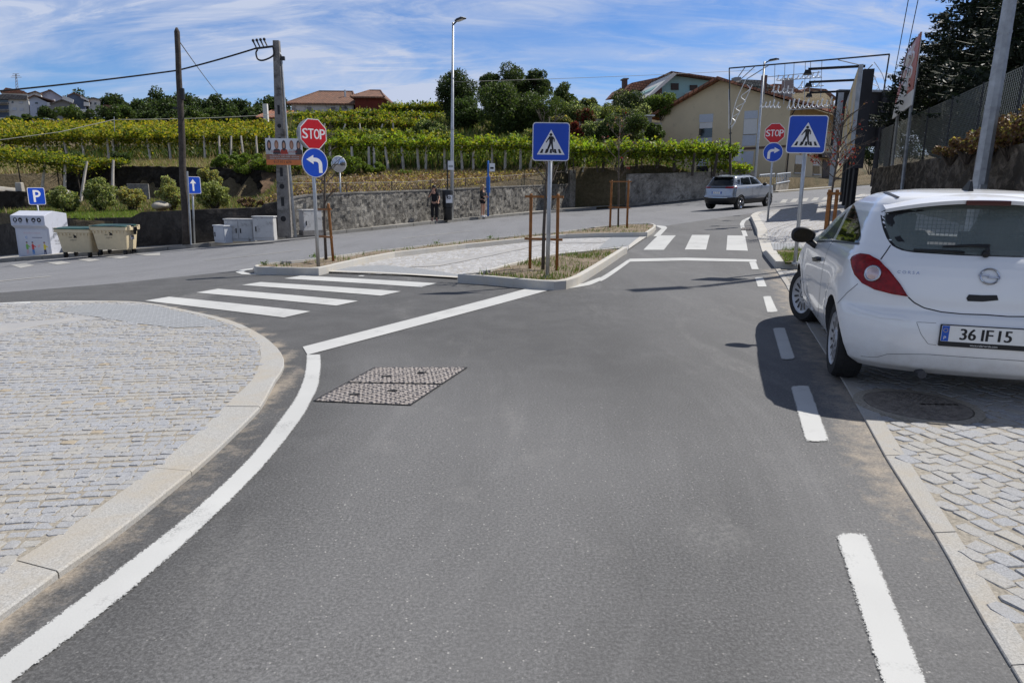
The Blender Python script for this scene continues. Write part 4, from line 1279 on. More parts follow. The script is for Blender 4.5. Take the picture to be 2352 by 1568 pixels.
for sg in (1, -1):
 c = car.plane(*cv('cr', 556, 374), 1, 0.965)
 mb = MB()
 mb.M = Matrix.Translation((c.x, c.y * sg, c.z)) @ Matrix.Rotation(R(-8) * sg, 4, 'Z')
 prof = [(-0.03, 0.70), (-0.02, 0.92), (0.02, 1.0), (0.06, 0.9), (0.10, 0.62), (0.125, 0.25), (0.13, 0.02)]
 vs, fs = [], []
 for xx, k in prof:
  for q in range(20):
   a = 2 * PI * q / 20
   vs.append((xx, 0.115 * k * math.copysign(abs(math.cos(a)) ** 0.8, math.cos(a)), 0.078 * k * math.copysign(abs(math.sin(a)) ** 0.85, math.sin(a)) * (1 + 0.12 * math.cos(a) * sg)))
 for i in range(len(prof) - 1):
  for q in range(20): fs.append((i * 20 + q, i * 20 + (q + 1) % 20, (i + 1) * 20 + (q + 1) % 20, (i + 1) * 20 + q))
 fs.append(tuple(range(20))[::-1])
 mb.add(vs, fs)
 mb.tube([(0.03, -0.05 * sg, -0.05), (0.04, -0.12 * sg, -0.105), (0.04, -0.20 * sg, -0.12)], [0.035, 0.032, 0.04], 10)
 mo = mb.build('side_mirror', M['black_plastic'], white, smooth=True)
 mb = MB(); mb.M = Matrix.Translation((c.x - 0.033, c.y * sg, c.z)) @ Matrix.Rotation(R(-8) * sg, 4, 'Z') @ Matrix.Rotation(-PI / 2, 4, 'Y')
 mb.prism([(x * 0.062, y * 0.092) for x, y in disc(1, 24)], 0.0, 0.004)
 mb.build('mirror_glass', M['glass_dark'], mo)
mb = MB(); mb.cyl((-0.60, 0.32, 0.20), (-0.35, 0.32, 0.21), 0.028, n=16); mb.build('exhaust_pipe', M['grey_plastic'], white)
mb = MB(); mb.box((1.3, 0, 0.24), (3.1, 1.30, 0.14)); mb.build('underbody', M['interior'], white)
mb = MB()
for sy in (0.36, -0.36):
 mb.M = Matrix.Translation((0.72, sy, 0)) @ Matrix.Rotation(R(-14), 4, 'Y')
 mb.box((0.12, 0, 0.86), (0.14, 0.48, 0.56)); mb.box((0.12, 0, 1.215), (0.09, 0.27, 0.15)); mb.cyl((0.12, 0.06, 1.1), (0.12, 0.06, 1.2), 0.008); mb.cyl((0.12, -0.06, 1.1), (0.12, -0.06, 1.2), 0.008)
mb.M = Matrix()
mb.box((0.9, 0, 0.63), (2.4, 1.45, 0.03)); mb.box((1.85, 0, 0.86), (0.45, 1.4, 0.22))
st = [(1.50 + 0.19 * 0.35 * math.sin(a), 0.36 + 0.19 * math.cos(a), 0.98 + 0.17 * math.sin(a)) for a in [2 * PI * k / 30 for k in range(31)]]
mb.tube(st, 0.014, 6); mb.tube([(1.5, 0.36, 0.98), (1.75, 0.36, 0.85)], 0.03, 6); mb.tube([(1.5, 0.18, 0.97), (1.52, 0.36, 0.985), (1.5, 0.54, 0.97)], 0.02, 6)
mb.build('seats', M['interior'], white, bevel=0.03, seg=3)
mb = MB()
for k in range(-19, 20):
 mb.box((0.42, k * 0.032, 1.06), (0.004, 0.003, 0.58))
for k in range(18):
 mb.box((0.416, 0, 0.79 + k * 0.032), (0.004, 1.24, 0.003))
mb.build('load_grille', M['black_plastic'], white)
wheel(white, 0.0, 0.735, 0.305, 0.307, 0.19, 0, 0.205, M['wheelcover'], (14, 0.46, 0.86, 0.055), 1)
wheel(white, 0.0, -0.735, 0.305, 0.307, 0.19, 0, 0.205, M['wheelcover'], (14, 0.46, 0.86, 0.055), -1)
wheel(white, 2.511, 0.735, 0.305, 0.307, 0.19, R(22), 0.205, M['wheelcover'], (14, 0.46, 0.86, 0.055), 1)
wheel(white, 2.511, -0.735, 0.305, 0.307, 0.19, R(22), 0.205, M['wheelcover'], (14, 0.46, 0.86, 0.055), -1)
for c in kids(white):
 pass
CROPS['s7'] = (1640, 160, 4.126)
rr_ = gp(1700, 480.2)
best = None
for k in range(10, 85):
 q = Vector((rr_.x + 2.605 * math.cos(R(k)), rr_.y + 2.605 * math.sin(R(k)), 0)); q.z = G(q.x, q.y)
 e_ = abs(proj(q)[0] - 1765)
 if best is None or e_ < best[0]: best = (e_, k)
hd2 = Vector((math.cos(R(best[1])), math.sin(R(best[1]))))
lf2 = Vector((-hd2.y, hd2.x))
ax2 = Vector((rr_.x, rr_.y)) + lf2 * 0.86
sl_ = (G(*(ax2 + hd2 * 2.6)) - G(*ax2)) / 2.6
silv = Car((ax2.x, ax2.y, G(*ax2) - 0.01), hd2, math.atan(sl_))
car_keep = car
T2 = [(0.26, -0.50, 3.2, 0.76, 0.4, 2.8, 0.6, 2.4), (0.34, -0.72, 3.38, 0.83, 0.45, 2.8, 0.65, 2.4), (0.48, -0.79, 3.46, 0.87, 0.45, 2.8, 0.65, 2.4), (0.62, -0.80, 3.47, 0.885, 0.42, 2.9, 0.65, 2.4),
 (0.68, -0.76, 3.46, 0.885, 0.40, 2.9, 0.65, 2.4), (0.84, -0.73, 3.44, 0.885, 0.40, 2.9, 0.65, 2.4), (0.98, -0.70, 3.38, 0.88, 0.40, 2.8, 0.7, 2.4), (1.03, -0.67, 3.2, 0.86, 0.40, 2.8, 0.8, 2.4),
 (1.06, -0.64, 2.8, 0.83, 0.38, 2.8, 0.6, 2.4), (1.10, -0.59, 2.35, 0.80, 0.36, 2.7, 0.5, 2.4), (1.20, -0.51, 2.18, 0.765, 0.34, 2.7, 0.5, 2.4), (1.34, -0.42, 1.98, 0.71, 0.32, 2.7, 0.45, 2.4),
 (1.44, -0.34, 1.76, 0.66, 0.30, 2.7, 0.4, 2.4), (1.50, -0.26, 1.54, 0.61, 0.28, 2.6, 0.4, 2.4), (1.53, -0.08, 1.34, 0.54, 0.25, 2.4, 0.35, 2.3), (1.548, 0.25, 1.05, 0.36, 0.2, 2.2, 0.2, 2.1), (1.55, 0.5, 0.65, 0.1, 0.06, 2, 0.06, 2)]
T2 = [(r[0] + 0.07 * sstep(0.55, 1.0, r[0]),) + r[1:] for r in T2]
sh2 = slices_mesh(T2, dense=4)
silv.bvh = BVHTree.FromPolygons([v.co.copy() for v in sh2.vertices], [tuple(p.vertices) for p in sh2.polygons])
b2m = boolean(sh2.copy(), [cyl_mesh((x, 0.345), 0.39, *((0.55, 1.2) if s > 0 else (-1.2, -0.55))) for x in (0, 2.605) for s in (1, -1)])
silver = thing('crossover_car', 'silver grey crossover driving away up the main road', 'car')
silver.matrix_world = silv.W
bo = link_mesh('body', b2m, [M['car_silver'], M['gap'], M['black_plastic']], silver, True)
for p in b2m.polygons:
 d = silv.bvh.find_nearest(p.center)[3]
 if d > 0.01: p.material_index = 1
 elif p.center.z < 0.50 or (p.center.z < 0.62 and p.center.x < -0.3): p.material_index = 2
try: b2m.set_sharp_from_angle(angle=R(40))
except Exception: pass
car = silv
yz0_ = yz_patch
def yz_patch(name, poly, *a, **k): return yz0_(name, [(y, z + 0.07 * sstep(0.55, 1.0, z)) for y, z in poly], *a, **k)
def xz_patch(name, poly, mat, parent, off=0.004, both=True, step=0.12):
 poly = [(x, z + 0.07 * sstep(0.55, 1.0, z)) for x, z in poly]
 for sg in ((1, -1) if both else (-1,)):
  bm = bmesh.new()
  bm.faces.new([bm.verts.new((x, 0, z)) for x, z in poly])
  for axi in (0, 2):
   vals = [q[0 if axi == 0 else 1] for q in poly]
   q = min(vals) + step
   while q < max(vals) - 0.01:
    bmesh.ops.bisect_plane(bm, geom=bm.verts[:] + bm.edges[:] + bm.faces[:], plane_co=(q, 0, 0) if axi == 0 else (0, 0, q), plane_no=(1, 0, 0) if axi == 0 else (0, 0, 1), dist=1e-5)
    q += step
  bmesh.ops.triangulate(bm, faces=bm.faces[:])
  for v in bm.verts:
   h = car.bvh.ray_cast(Vector((v.co.x, 2 * sg, v.co.z)), Vector((0, -sg, 0)))[0]
   v.co = (h + Vector((0, sg * off, 0))) if h is not None else Vector((v.co.x, 0.5 * sg, v.co.z))
  bmesh.ops.recalc_face_normals(bm, faces=bm.faces[:])
  bm.normal_update()
  if sum(f.normal.y for f in bm.faces) * sg < 0: bmesh.ops.reverse_faces(bm, faces=bm.faces[:])
  me = bpy.data.meshes.new(name); bm.to_mesh(me); bm.free()
  link_mesh(name, me, mat, parent, True)
yz_patch('rear_window', [(-0.70, 1.08), (0.70, 1.08), (0.60, 1.42), (0.50, 1.46), (-0.50, 1.46), (-0.60, 1.42)], M['glass_dark'], silver, -2, 0.004)
xz_patch('side_window', [(0.05, 1.12), (0.95, 1.10), (0.95, 1.45), (0.45, 1.47), (0.2, 1.42)], M['glass_dark'], silver)
xz_patch('side_window', [(1.02, 1.10), (2.14, 1.10), (1.98, 1.26), (1.72, 1.42), (1.02, 1.46)], M['glass_dark'], silver)
xz_patch('side_window', [(-0.38, 1.20), (-0.02, 1.13), (0.1, 1.36), (-0.1, 1.36)], M['glass_dark'], silver)
for y0, y1 in ((0.42, 0.82), (-0.82, -0.42)):
 yz_patch('tail_light', [(y0, 0.98), (y1, 0.98), (y1, 1.06), (y0, 1.06)], M['lamp_red'], silver, -2, 0.01)
yz_patch('boot_strip', [(-0.42, 0.99), (0.42, 0.99), (0.42, 1.05), (-0.42, 1.05)], M['black_plastic'], silver, -2, 0.008)
xz_patch('tail_light', [(-0.55, 0.98), (-0.36, 0.99), (-0.36, 1.05), (-0.55, 1.06)], M['lamp_red'], silver, 0.01)
yz_patch('bumper_strip', [(-0.6, 0.60), (0.6, 0.60), (0.6, 0.625), (-0.6, 0.625)], M['chrome'], silver, -2, 0.012)
xz_patch('sill_trim', [(0.45, 0.50), (2.15, 0.50), (2.1, 0.54), (0.5, 0.54)], M['chrome'], silver, 0.008)
for x in (0.95, 1.9):
 xz_patch('door_handle', [(x - 0.5, 0.97), (x - 0.32, 0.97), (x - 0.32, 1.0), (x - 0.5, 1.0)], M['chrome'], silver, 0.02)
xz_patch('door_seam', [(0.97, 0.42), (0.982, 0.42), (0.982, 1.08), (0.97, 1.08)], M['gap'], silver, 0.003)
hh = car.bvh.ray_cast(Vector((-2, 0, 0.84)), Vector((1, 0, 0)))[0]
mb = MB(); mb.M = Matrix(((0, 0, -1, hh.x - 0.004), (-1, 0, 0, 0), (0, 1, 0, 0.84), (0, 0, 0, 1)))
mb.prism(rrect(0.52, 0.11, 0.005, 2), 0, 0.012, 1)
mb.prism(rrect(0.42, 0.10, 0.005, 2), 0.012, 0.014, 0)
mb.text('42 31 ET', 0.07, 0.0155, 2, 0.9)
mb.build('licence_plate', [M['plate_white'], M['plate_blue'], M['ink']], silver)
for sg in (1, -1):
 mb = MB(); mb.ball((1.95, 0.97 * sg, 1.15), (0.07, 0.12, 0.08)); mb.build('side_mirror', M['black_plastic'], silver, smooth=True)
 mb = MB(); mb.tube([(0.2, 0.56 * sg, 1.595), (0.5, 0.56 * sg, 1.63), (1.2, 0.55 * sg, 1.615)], 0.014, 6); mb.build('roof_rail', M['chrome'], silver)
mb = MB(); mb.box((-0.30, 0, 1.575), (0.32, 1.1, 0.03)); mb.build('spoiler', M['black_plastic'], silver, bevel=0.012)
for x in (0, 2.605):
 for s in (1, -1):
  wheel(silver, x, 0.78 * s, 0.345, 0.345, 0.21, 0, 0.24, M['chrome'], (5, 0.35, 0.95, 0.26), s)
# signs and street furniture
M['galv'] = simple('galvanised_steel', (0.42, 0.44, 0.46), 0.42, 0.55, var=0.15, scale=9)
M['galv_old'] = simple('weathered_steel', (0.34, 0.36, 0.38), 0.55, 0.35, var=0.25, scale=5, dirt=((0.16, 0.13, 0.11), 3.0, 0.62))
M['sign_blue'] = simple('sign_blue', (0.008, 0.065, 0.46), 0.38, var=0.08, scale=3)
M['sign_white'] = simple('sign_white', (0.78, 0.77, 0.77), 0.4, var=0.05, scale=5)
M['sign_red'] = simple('sign_red', (0.52, 0.010, 0.018), 0.36, var=0.08, scale=3)
M['sign_back'] = simple('sign_back', (0.34, 0.35, 0.36), 0.45, 0.4)
M['stake'] = simple('treated_wood', (0.25, 0.105, 0.03), 0.7, var=0.3, scale=12, bump=0.2, bscale=40)
M['bark'] = simple('sapling_bark', (0.085, 0.07, 0.058), 0.9, var=0.4, scale=14, bump=0.5, bscale=60)
M['black_paint'] = simple('black_painted_metal', (0.015, 0.016, 0.018), 0.45, var=0.3)
M['blue_pole'] = simple('blue_painted_metal', (0.02, 0.12, 0.42), 0.4, var=0.15)
M['wood_old'] = simple('old_pole_wood', (0.055, 0.045, 0.038), 0.9, var=0.45, scale=7, bump=0.6, bscale=30)
M['concrete'] = simple('pole_concrete', (0.20, 0.19, 0.18), 0.9, var=0.3, scale=5, bump=0.4, bscale=50, dirt=((0.06, 0.055, 0.05), 2.5, 0.5))
M['cable'] = simple('cable_rubber', (0.012, 0.012, 0.013), 0.6)
M['wire'] = simple('thin_wire', (0.20, 0.20, 0.18), 0.6)
M['cabinet'] = simple('cabinet_grey', (0.46, 0.46, 0.455), 0.6, var=0.1, scale=3, bump=0.1, dirt=((0.20, 0.19, 0.18), 4.5, 0.55))
M['cabinet_blue'] = simple('cabinet_pale', (0.55, 0.57, 0.60), 0.55, var=0.06, dirt=((0.30, 0.29, 0.28), 4.0, 0.6))
M['paper'] = simple('paper', (0.75, 0.76, 0.78), 0.6, var=0.03)
def face_frame(normal_angle, o, roll=0.0):
 """matrix whose local XY is a sign face, local +Z pointing out of the face; angle measured from -Y towards +X"""
 n = Vector((math.sin(normal_angle), -math.cos(normal_angle), 0))
 x = Vector((math.cos(normal_angle), math.sin(normal_angle), 0))
 y = Vector((0, 0, 1))
 m = Matrix(((x.x, y.x, n.x, o[0]), (x.y, y.y, n.y, o[1]), (x.z, y.z, n.z, o[2]), (0, 0, 0, 1)))
 return m @ Matrix.Rotation(roll, 4, 'Z')
def lean_pole(base, top_px, v_top):
 """straight pole from its foot to the point seen at top_px, v_top at the foot's distance"""
 return at(top_px, v_top, base.y)
def plate_zebra(mb, S):
 k = S
 mb.prism(rrect(k, k, 0.085 * k), -0.02, 0.0, 3)
 mb.prism(rrect(k, k, 0.085 * k), 0.0, 0.003, 1)
 mb.prism(rrect(0.955 * k, 0.955 * k, 0.07 * k), 0.003, 0.005, 0)
 tri = [(-0.375 * k, -0.335 * k), (0.375 * k, -0.335 * k), (0.0, 0.315 * k)]
 mb.prism(tri, 0.005, 0.007, 1)
 z0, z1 = 0.007, 0.0085
 mb.prism([(x * k, y * k) for x, y in disc(0.037, 18, -0.005, 0.185)], z0, z1, 2)
 for poly in ([(-0.05, 0.14), (0.035, 0.14), (0.06, 0.12), (0.05, -0.03), (-0.045, -0.03)],            # trunk
    [(-0.05, 0.14), (-0.025, 0.10), (-0.085, 0.03), (-0.125, -0.025), (-0.145, -0.015), (-0.105, 0.05)],   # rear arm
    [(0.035, 0.14), (0.06, 0.13), (0.098, 0.075), (0.098, 0.0), (0.072, 0.0), (0.072, 0.065), (0.04, 0.09)],  # front arm
    [(-0.045, -0.03), (0.005, -0.03), (-0.01, -0.10), (-0.06, -0.20), (-0.075, -0.27), (-0.115, -0.27), (-0.10, -0.18)],  # rear leg
    [(0.0, -0.03), (0.05, -0.03), (0.06, -0.12), (0.085, -0.26), (0.12, -0.275), (0.05, -0.275), (0.02, -0.14)]):
  mb.prism([(x * k, y * k) for x, y in poly], z0, z1 + 0.0006, 2)
 for a, b, c, d in ((-0.30, -0.225, -0.245, -0.20), (-0.165, -0.10, -0.13, -0.07), (-0.035, 0.03, -0.02, 0.03), (0.10, 0.165, 0.08, 0.135), (0.225, 0.295, 0.19, 0.24)):
  mb.prism([(a * k, -0.295 * k), (b * k, -0.295 * k), (d * k, -0.19 * k), (c * k, -0.19 * k)], z0, z1, 2)
SIGN_M = [M['sign_blue'], M['sign_white'], M['ink'], M['sign_back'], M['sign_red']]
def pole_part(root, r, z0, z1, mat, lean=(0, 0)):
 mb = MB(); mb.tube([(0, 0, z0), (lean[0], lean[1], z1)], r, 14)
 return mb.build('pole', mat, root, smooth=True)
def zebra_sign(label, base, centre_uv, angle, S, roll=0.0):
 root = thing('pedestrian_crossing_sign', label, 'road sign', base)
 c = at(*centre_uv, base.y)
 rel = c - base
 nrm = Vector((math.sin(angle), -math.cos(angle), 0))
 pt = rel - nrm * 0.05
 pt2 = pt * ((rel.z + S * 0.42) / rel.z)
 mb = MB(); mb.tube([(0, 0, -0.05), pt2], 0.032, 16); mb.build('pole', M['galv'], root, smooth=True)
 mb = MB(); mb.cyl((0, 0, -0.02), (0, 0, 0.02), 0.055, n=16); mb.build('pole_foot', M['galv_old'], root)
 mb = MB(); mb.M = face_frame(angle, rel, roll)
 plate_zebra(mb, S)
 mb.build('sign_plate', SIGN_M, root)
 for y in (-0.2, 0.2): mb = MB(); mb.M = face_frame(angle, rel, roll); mb.box((0, y * S, -0.035), (0.12, 0.04, 0.03)); mb.build('clamp', M['galv_old'], root)
 return root
bc_ = gp(1257, 638.5, 0.11)
zebra_sign('blue pedestrian crossing sign standing in the near planting bed of the traffic island', bc_, (1265.5, 326), 0.02, px2m((1265, 326), bc_, 85))
br_ = gp(1826, 604, 0.13)
zebra_sign('blue pedestrian crossing sign above the roof of the white car', br_, (1853.5, 309), -0.28, px2m((1853, 309), br_, 84), R(-1.0))
def octo(r): return [(r * math.cos(PI / 8 + k * PI / 4), r * math.sin(PI / 8 + k * PI / 4)) for k in range(8)]
def arrow_left(k):      # turn-left arrow: shaft from the bottom right bending to the left
 P = []
 for a in range(0, 91, 15):        # outer edge of the bend, going up and over
  P.append((0.02 + 0.255 * math.cos(R(a)) , -0.06 + 0.23 * math.sin(R(a))))
 inner = []
 for a in range(90, -1, -15):
  inner.append((0.02 + 0.115 * math.cos(R(a)), -0.06 + 0.10 * math.sin(R(a))))
 poly = [(0.275, -0.34)] + P + [(-0.06, 0.17), (-0.06, 0.26), (-0.335, 0.105), (-0.06, -0.05), (-0.06, 0.04)] + inner + [(0.135, -0.34)]
 return [(x * k, y * k) for x, y in poly]
def stop_and_arrow(label, base, stop_uv, arrow_uv, angle, S, flip, deep):
 root = thing('stop_sign', label, 'road sign', base)
 c1 = at(*stop_uv, base.y) - base; c2 = at(*arrow_uv, base.y) - base
 nrm = Vector((math.sin(angle), -math.cos(angle), 0))
 t_ = (c1 + c2) / 2 - nrm * 0.06
 top = t_ * ((c1.z + 0.25) / t_.z)
 mb = MB(); mb.tube([(0, 0, -0.05), top], 0.032, 16); mb.build('pole', M['galv'], root, smooth=True)
 mb = MB(); mb.M = face_frame(angle, c1)
 r = S / 2 / math.cos(PI / 8)
 mb.prism(octo(r), -0.02, 0.0, 3); mb.prism(octo(r), 0.0, 0.003, 1); mb.prism(octo(r * 0.945), 0.003, 0.005, 4)
 for i, ch in enumerate('STOP'):
  vs, fs = text_mesh(ch)
  w_ = max(v[0] for v in vs) - min(v[0] for v in vs)
  mb.text(ch, S * 0.335, 0.0055, 1, 0.205 / 0.335 / w_ if ch != 'x' else 1, Matrix.Translation(((i - 1.5) * S * 0.222, 0, 0)))
  mb.text(ch, S * 0.335, 0.0060, 1, 0.205 / 0.335 / w_ * 0.97, Matrix.Translation(((i - 1.5) * S * 0.222 + S * 0.014, S * 0.004, 0)))
 mb.build('stop_plate', SIGN_M, root)
 if deep:
  mb = MB(); mb.M = face_frame(angle, c1)
  mb.prism(disc(S * 0.5, 36), -0.125, -0.105, 3); mb.prism(disc(S * 0.5, 36), -0.128, -0.125, 1)
  mb.M = face_frame(angle, c1)
  mb.prism(octo(r * 0.96), -0.105, -0.02, 3)
  mb.build('sign_back', SIGN_M, root)
 mb = MB(); mb.M = face_frame(angle, c2)
 mb.prism(disc(S * 0.5, 44), -0.02, 0.0, 3); mb.prism(disc(S * 0.5, 44), 0, 0.003, 1); mb.prism(disc(S * 0.475, 44), 0.003, 0.005, 0)
 ar = arrow_left(S)
 if flip: ar = [(-x, y) for x, y in ar][::-1]
 mb.prism(ar, 0.005, 0.0065, 1)
 mb.build('arrow_plate', SIGN_M, root)
 return root
sl_b = gp(731, 610, 0.12)
stop_and_arrow('stop sign over a blue left-turn disc at the left tip of the traffic island', sl_b, (720, 308), (723.5, 374), R(46), px2m((722, 340), sl_b, 66), False, True)
sr_b = gp(1763, 506, 0.13)
stop_and_arrow('smaller stop sign over a blue right-turn disc, on the far pavement behind the crossing sign', sr_b, (1779.5, 306), (1775.5, 350), R(-19), px2m((1777, 330), sr_b, 43), True, False)
def small_square(label, name, base, c_uv, angle, W, Hh, glyph):
 root = thing(name, label, 'road sign', base)
 c = at(*c_uv, base.y) - base
 nrm = Vector((math.sin(angle), -math.cos(angle), 0))
 t_ = c - nrm * 0.045
 mb = MB(); mb.tube([(0, 0, -0.1), t_ * ((c.z + Hh * 0.4) / c.z)], 0.03, 12); mb.build('pole', M['galv'], root, smooth=True)
 mb = MB(); mb.M = face_frame(angle, c)
 mb.M = mb.M @ Matrix.Scale(px2m(c_uv, base, 38.5) / 0.6, 4)
 mb.prism(rrect(W, Hh, 0.06), -0.018, 0, 3); mb.prism(rrect(W, Hh, 0.06), 0, 0.003, 1); mb.prism(rrect(W * 0.94, Hh * 0.95, 0.05), 0.003, 0.005, 0)
 if glyph == 'P':
  mb.prism(rrect(0.085, 0.44, 0.01, 1) if False else [(-0.12, -0.21), (-0.045, -0.21), (-0.045, 0.21), (-0.12, 0.21)], 0.005, 0.0065, 1)
  arc = [(0.0 + 0.145 * math.sin(R(a)), 0.085 + 0.125 * math.cos(R(a))) for a in range(0, 181, 15)]
  arc2 = [(0.0 + 0.075 * math.sin(R(a)), 0.085 + 0.058 * math.cos(R(a))) for a in range(180, -1, -15)]
  mb.prism([(-0.045, 0.21)] + arc + [(-0.045, -0.04), (-0.045, 0.027)] + arc2 + [(-0.045, 0.143)], 0.005, 0.0066, 1)
 else:
  mb.prism([(-0.035, -0.2), (0.035, -0.2), (0.035, 0.06), (0.12, 0.06), (0, 0.21), (-0.12, 0.06), (-0.035, 0.06)], 0.005, 0.0065, 1)
 mb.build('sign_plate', SIGN_M, root)
b_ = gp(447, 559, 0.12)
small_square('blue one-way sign with a white arrow beside the dark wooden pole', 'one_way_sign', b_, (443.5, 425.5), R(58), 0.60, 0.60, '^')
b_ = at(101, 560, 27.6); b_.z = G(b_.x, b_.y) + 0.1
small_square('blue parking sign rising behind the clothes collection container', 'parking_sign', b_, (84, 450.5), R(66), 0.60, 0.60, 'P')
b_ = gp(786, 527, 0.12)
root = thing('traffic_mirror', 'round convex traffic mirror on a thin grey pole by the rubble wall', 'mirror', b_)
c = at(778, 377, b_.y) - b_
mb = MB(); mb.tube([(0, 0, -0.1), c + Vector((0, 0.12, 0.2))], 0.032, 12); mb.build('pole', M['galv'], root, smooth=True)
mb = MB(); mb.M = face_frame(R(36), c)
mb.lathe([(0.0, -0.06), (0.24, -0.05), (0.31, -0.01), (0.315, 0.01), (0.30, 0.015)], 32); mb.build('mirror_housing', M['sign_white'], root, smooth=True)
mb = MB(); mb.M = face_frame(R(36), c)
mb.lathe([(0.302, 0.012), (0.22, 0.045), (0.12, 0.066), (0.0, 0.074)], 32); mb.build('mirror_face', M['chrome'], root, smooth=True)
def street_lamp(label, base, top_uv, r0, r1, arm_dir, arm_len, mat, sides=16, bands=()):
 root = thing('street_lamp', label, 'street lamp', base)
 t_ = at(*top_uv, base.y) - base
 mb = MB(); mb.tube([(0, 0, -0.1), t_ * 0.35, t_], [r0, r0 * 0.72 + r1 * 0.28, r1], sides); mb.build('pole', mat, root, smooth=sides > 8)
 for z in bands:
  mb = MB()
  q = t_ * (z / t_.z); rr0 = r0 + (r1 - r0) * z / t_.z
  mb.cyl(q - Vector((0, 0, 0.03)), q + Vector((0, 0, 0.03)), rr0 + 0.012, n=sides)
  mb.build('pole_band', M['galv_old'], root)
 mb = MB(); mb.box((0, -r0 * 0.93, 1.0), (r0 * 0.9, r0 * 0.25, 0.35)); mb.build('access_door', mat, root)
 if arm_len:
  d = Vector((arm_dir[0], arm_dir[1], 0.10)).normalized()
  mb = MB(); mb.tube([t_ - Vector((0, 0, 0.1)), t_ + d * 0.3], 0.035, 8)
  mb.build('arm', M['black_paint'], root)
  x = d; y = Vector((-d.y, d.x, 0)).normalized(); z = x.cross(y)
  mb = MB(); mb.M = Matrix(((x.x, y.x, z.x, t_.x), (x.y, y.y, z.y, t_.y), (x.z, y.z, z.z, t_.z), (0, 0, 0, 1)))
  mb.box((0.25 + arm_len / 2, 0, 0.0), (arm_len, 0.26, 0.07)); mb.box((0.25 + arm_len * 0.45, 0, 0.05), (arm_len * 0.7, 0.2, 0.05))
  hd_ = mb.build('lamp_head', M['black_paint'], root, bevel=0.02)
  mb = MB(); mb.M = Matrix(((x.x, y.x, z.x, t_.x), (x.y, y.y, z.y, t_.y), (x.z, y.z, z.z, t_.z), (0, 0, 0, 1)))
  mb.box((0.25 + arm_len / 2, 0, -0.037), (arm_len * 0.8, 0.2, 0.006)); mb.build('lamp_lens', M['sign_white'], hd_)
 return root
lb = gp(1037.5, 502.5, 0.12)
street_lamp('tall grey street lamp beside the black litter bin and bus stop', lb, (1040.5, 52), 0.095, 0.045, (0.75, -0.75), 0.55, M['galv'], 16, (6.5, 4.2))
b_ = at(1733, 420, 45.0); b_.z = G(b_.x, b_.y)
street_lamp('grey street lamp in front of the cream gable house', b_, (1756, 142), 0.10, 0.055, (0.8, -0.5), 0.6, M['galv'], 12, (3.2,))
b_ = at(2246, 440, 14.5); b_.z = G(b_.x, b_.y) + 0.1
street_lamp('thick eight-sided grey lamp column rising out of view behind the white car', b_, (2436, -700), 0.15, 0.075, (-0.9, -0.3), 0.9, M['galv_old'], 8, (2.72, 3.25, 4.1))
b_ = gp(428, 562, 0.12)
root = thing('wooden_pole', 'dark old wooden utility pole beside the one-way sign', 'utility pole', b_)
t_ = at(406.5, 73, b_.y) - b_
mb = MB()
rnd = random.Random(2)
mb.tube([(0, 0, -0.1)] + [t_ * (k / 10) + Vector((rnd.uniform(-0.015, 0.015), 0, 0)) for k in range(1, 10)] + [t_, t_ + Vector((0, 0, 0.12))], [0.135] + [0.13 - 0.005 * k for k in range(1, 10)] + [0.085, 0.03], 12)
mb.build('pole', M['wood_old'], root, smooth=True)
mb = MB(); q = t_ * 0.72; mb.box((q.x + 0.12, q.y - 0.05, q.z), (0.1, 0.1, 0.35)); mb.build('junction_box', M['black_paint'], root); mb = MB(); mb.box((q.x - 0.15, q.y - 0.05, q.z - 0.45), (0.2, 0.04, 0.05)); mb.build('bracket', M['black_paint'], root)
mb = MB(); q = t_ * 0.36; mb.tube([(0.19, -0.05, 0), q + Vector((0.16, -0.05, 0))], 0.03, 8); mb.build('conduit', M['galv_old'], root)
wood_top = b_ + t_
b_ = gp(656, 545, 0.12)
cp_b = b_
root = thing('concrete_pole', 'square concrete utility pole with round holes carrying the orange advert', 'utility pole', b_)
t_ = at(635, 94, b_.y) - b_
mb = MB()
def cpole(w0, d0, w1, d1, t_, cut=True):
 n = 26
 fr = [k / n for k in range(n + 1)]
 for i in range(n):
  a, b = fr[i], fr[i + 1]
  def ring(q):
   w, d = w0 + (w1 - w0) * q, d0 + (d1 - d0) * q
   c = t_ * q
   return [(c.x - w / 2, c.y - d / 2, c.z), (c.x + w / 2, c.y - d / 2, c.z), (c.x + w / 2, c.y + d / 2, c.z), (c.x - w / 2, c.y + d / 2, c.z)]
  mb.add(ring(a) + ring(b), [(0, 1, 5, 4), (1, 2, 6, 5), (2, 3, 7, 6), (3, 0, 4, 7)] + ([(4, 5, 6, 7)] if i == n - 1 else []))
cpole(0.44, 0.30, 0.20, 0.16, t_)
for k, q in enumerate((0.10, 0.19, 0.27, 0.345, 0.42, 0.50, 0.58, 0.66)):
 w = 0.44 - 0.24 * q; d = 0.30 - 0.14 * q
 c = t_ * q
 if k % 2:
  mb.box((c.x, c.y - d / 2 - 0.001, c.z), (w * 0.28, 0.006, 0.30), mi=1)
 else:
  mb.M = Matrix.Translation((c.x, c.y - d / 2 - 0.002, c.z)) @ Matrix.Rotation(PI / 2, 4, 'X')
  mb.lathe([(w * 0.36, -0.002), (w * 0.36, 0.014), (w * 0.24, 0.014), (w * 0.24, 0.003)], 20, 0); mb.prism(disc(w * 0.235, 18), 0.0, 0.004, 1)
  mb.M = Matrix()
mb.build('shaft', [M['concrete'], M['gap']], root)
mb = MB(); mb.tube([(0.36, -0.02, 0), t_ * 0.5 + Vector((0.22, -0.02, 0)), t_ * 0.93 + Vector((0.14, 0, 0)), t_ * 0.96], [0.05, 0.04, 0.03, 0.03], 8); mb.build('conduit', M['galv_old'], root, smooth=True)
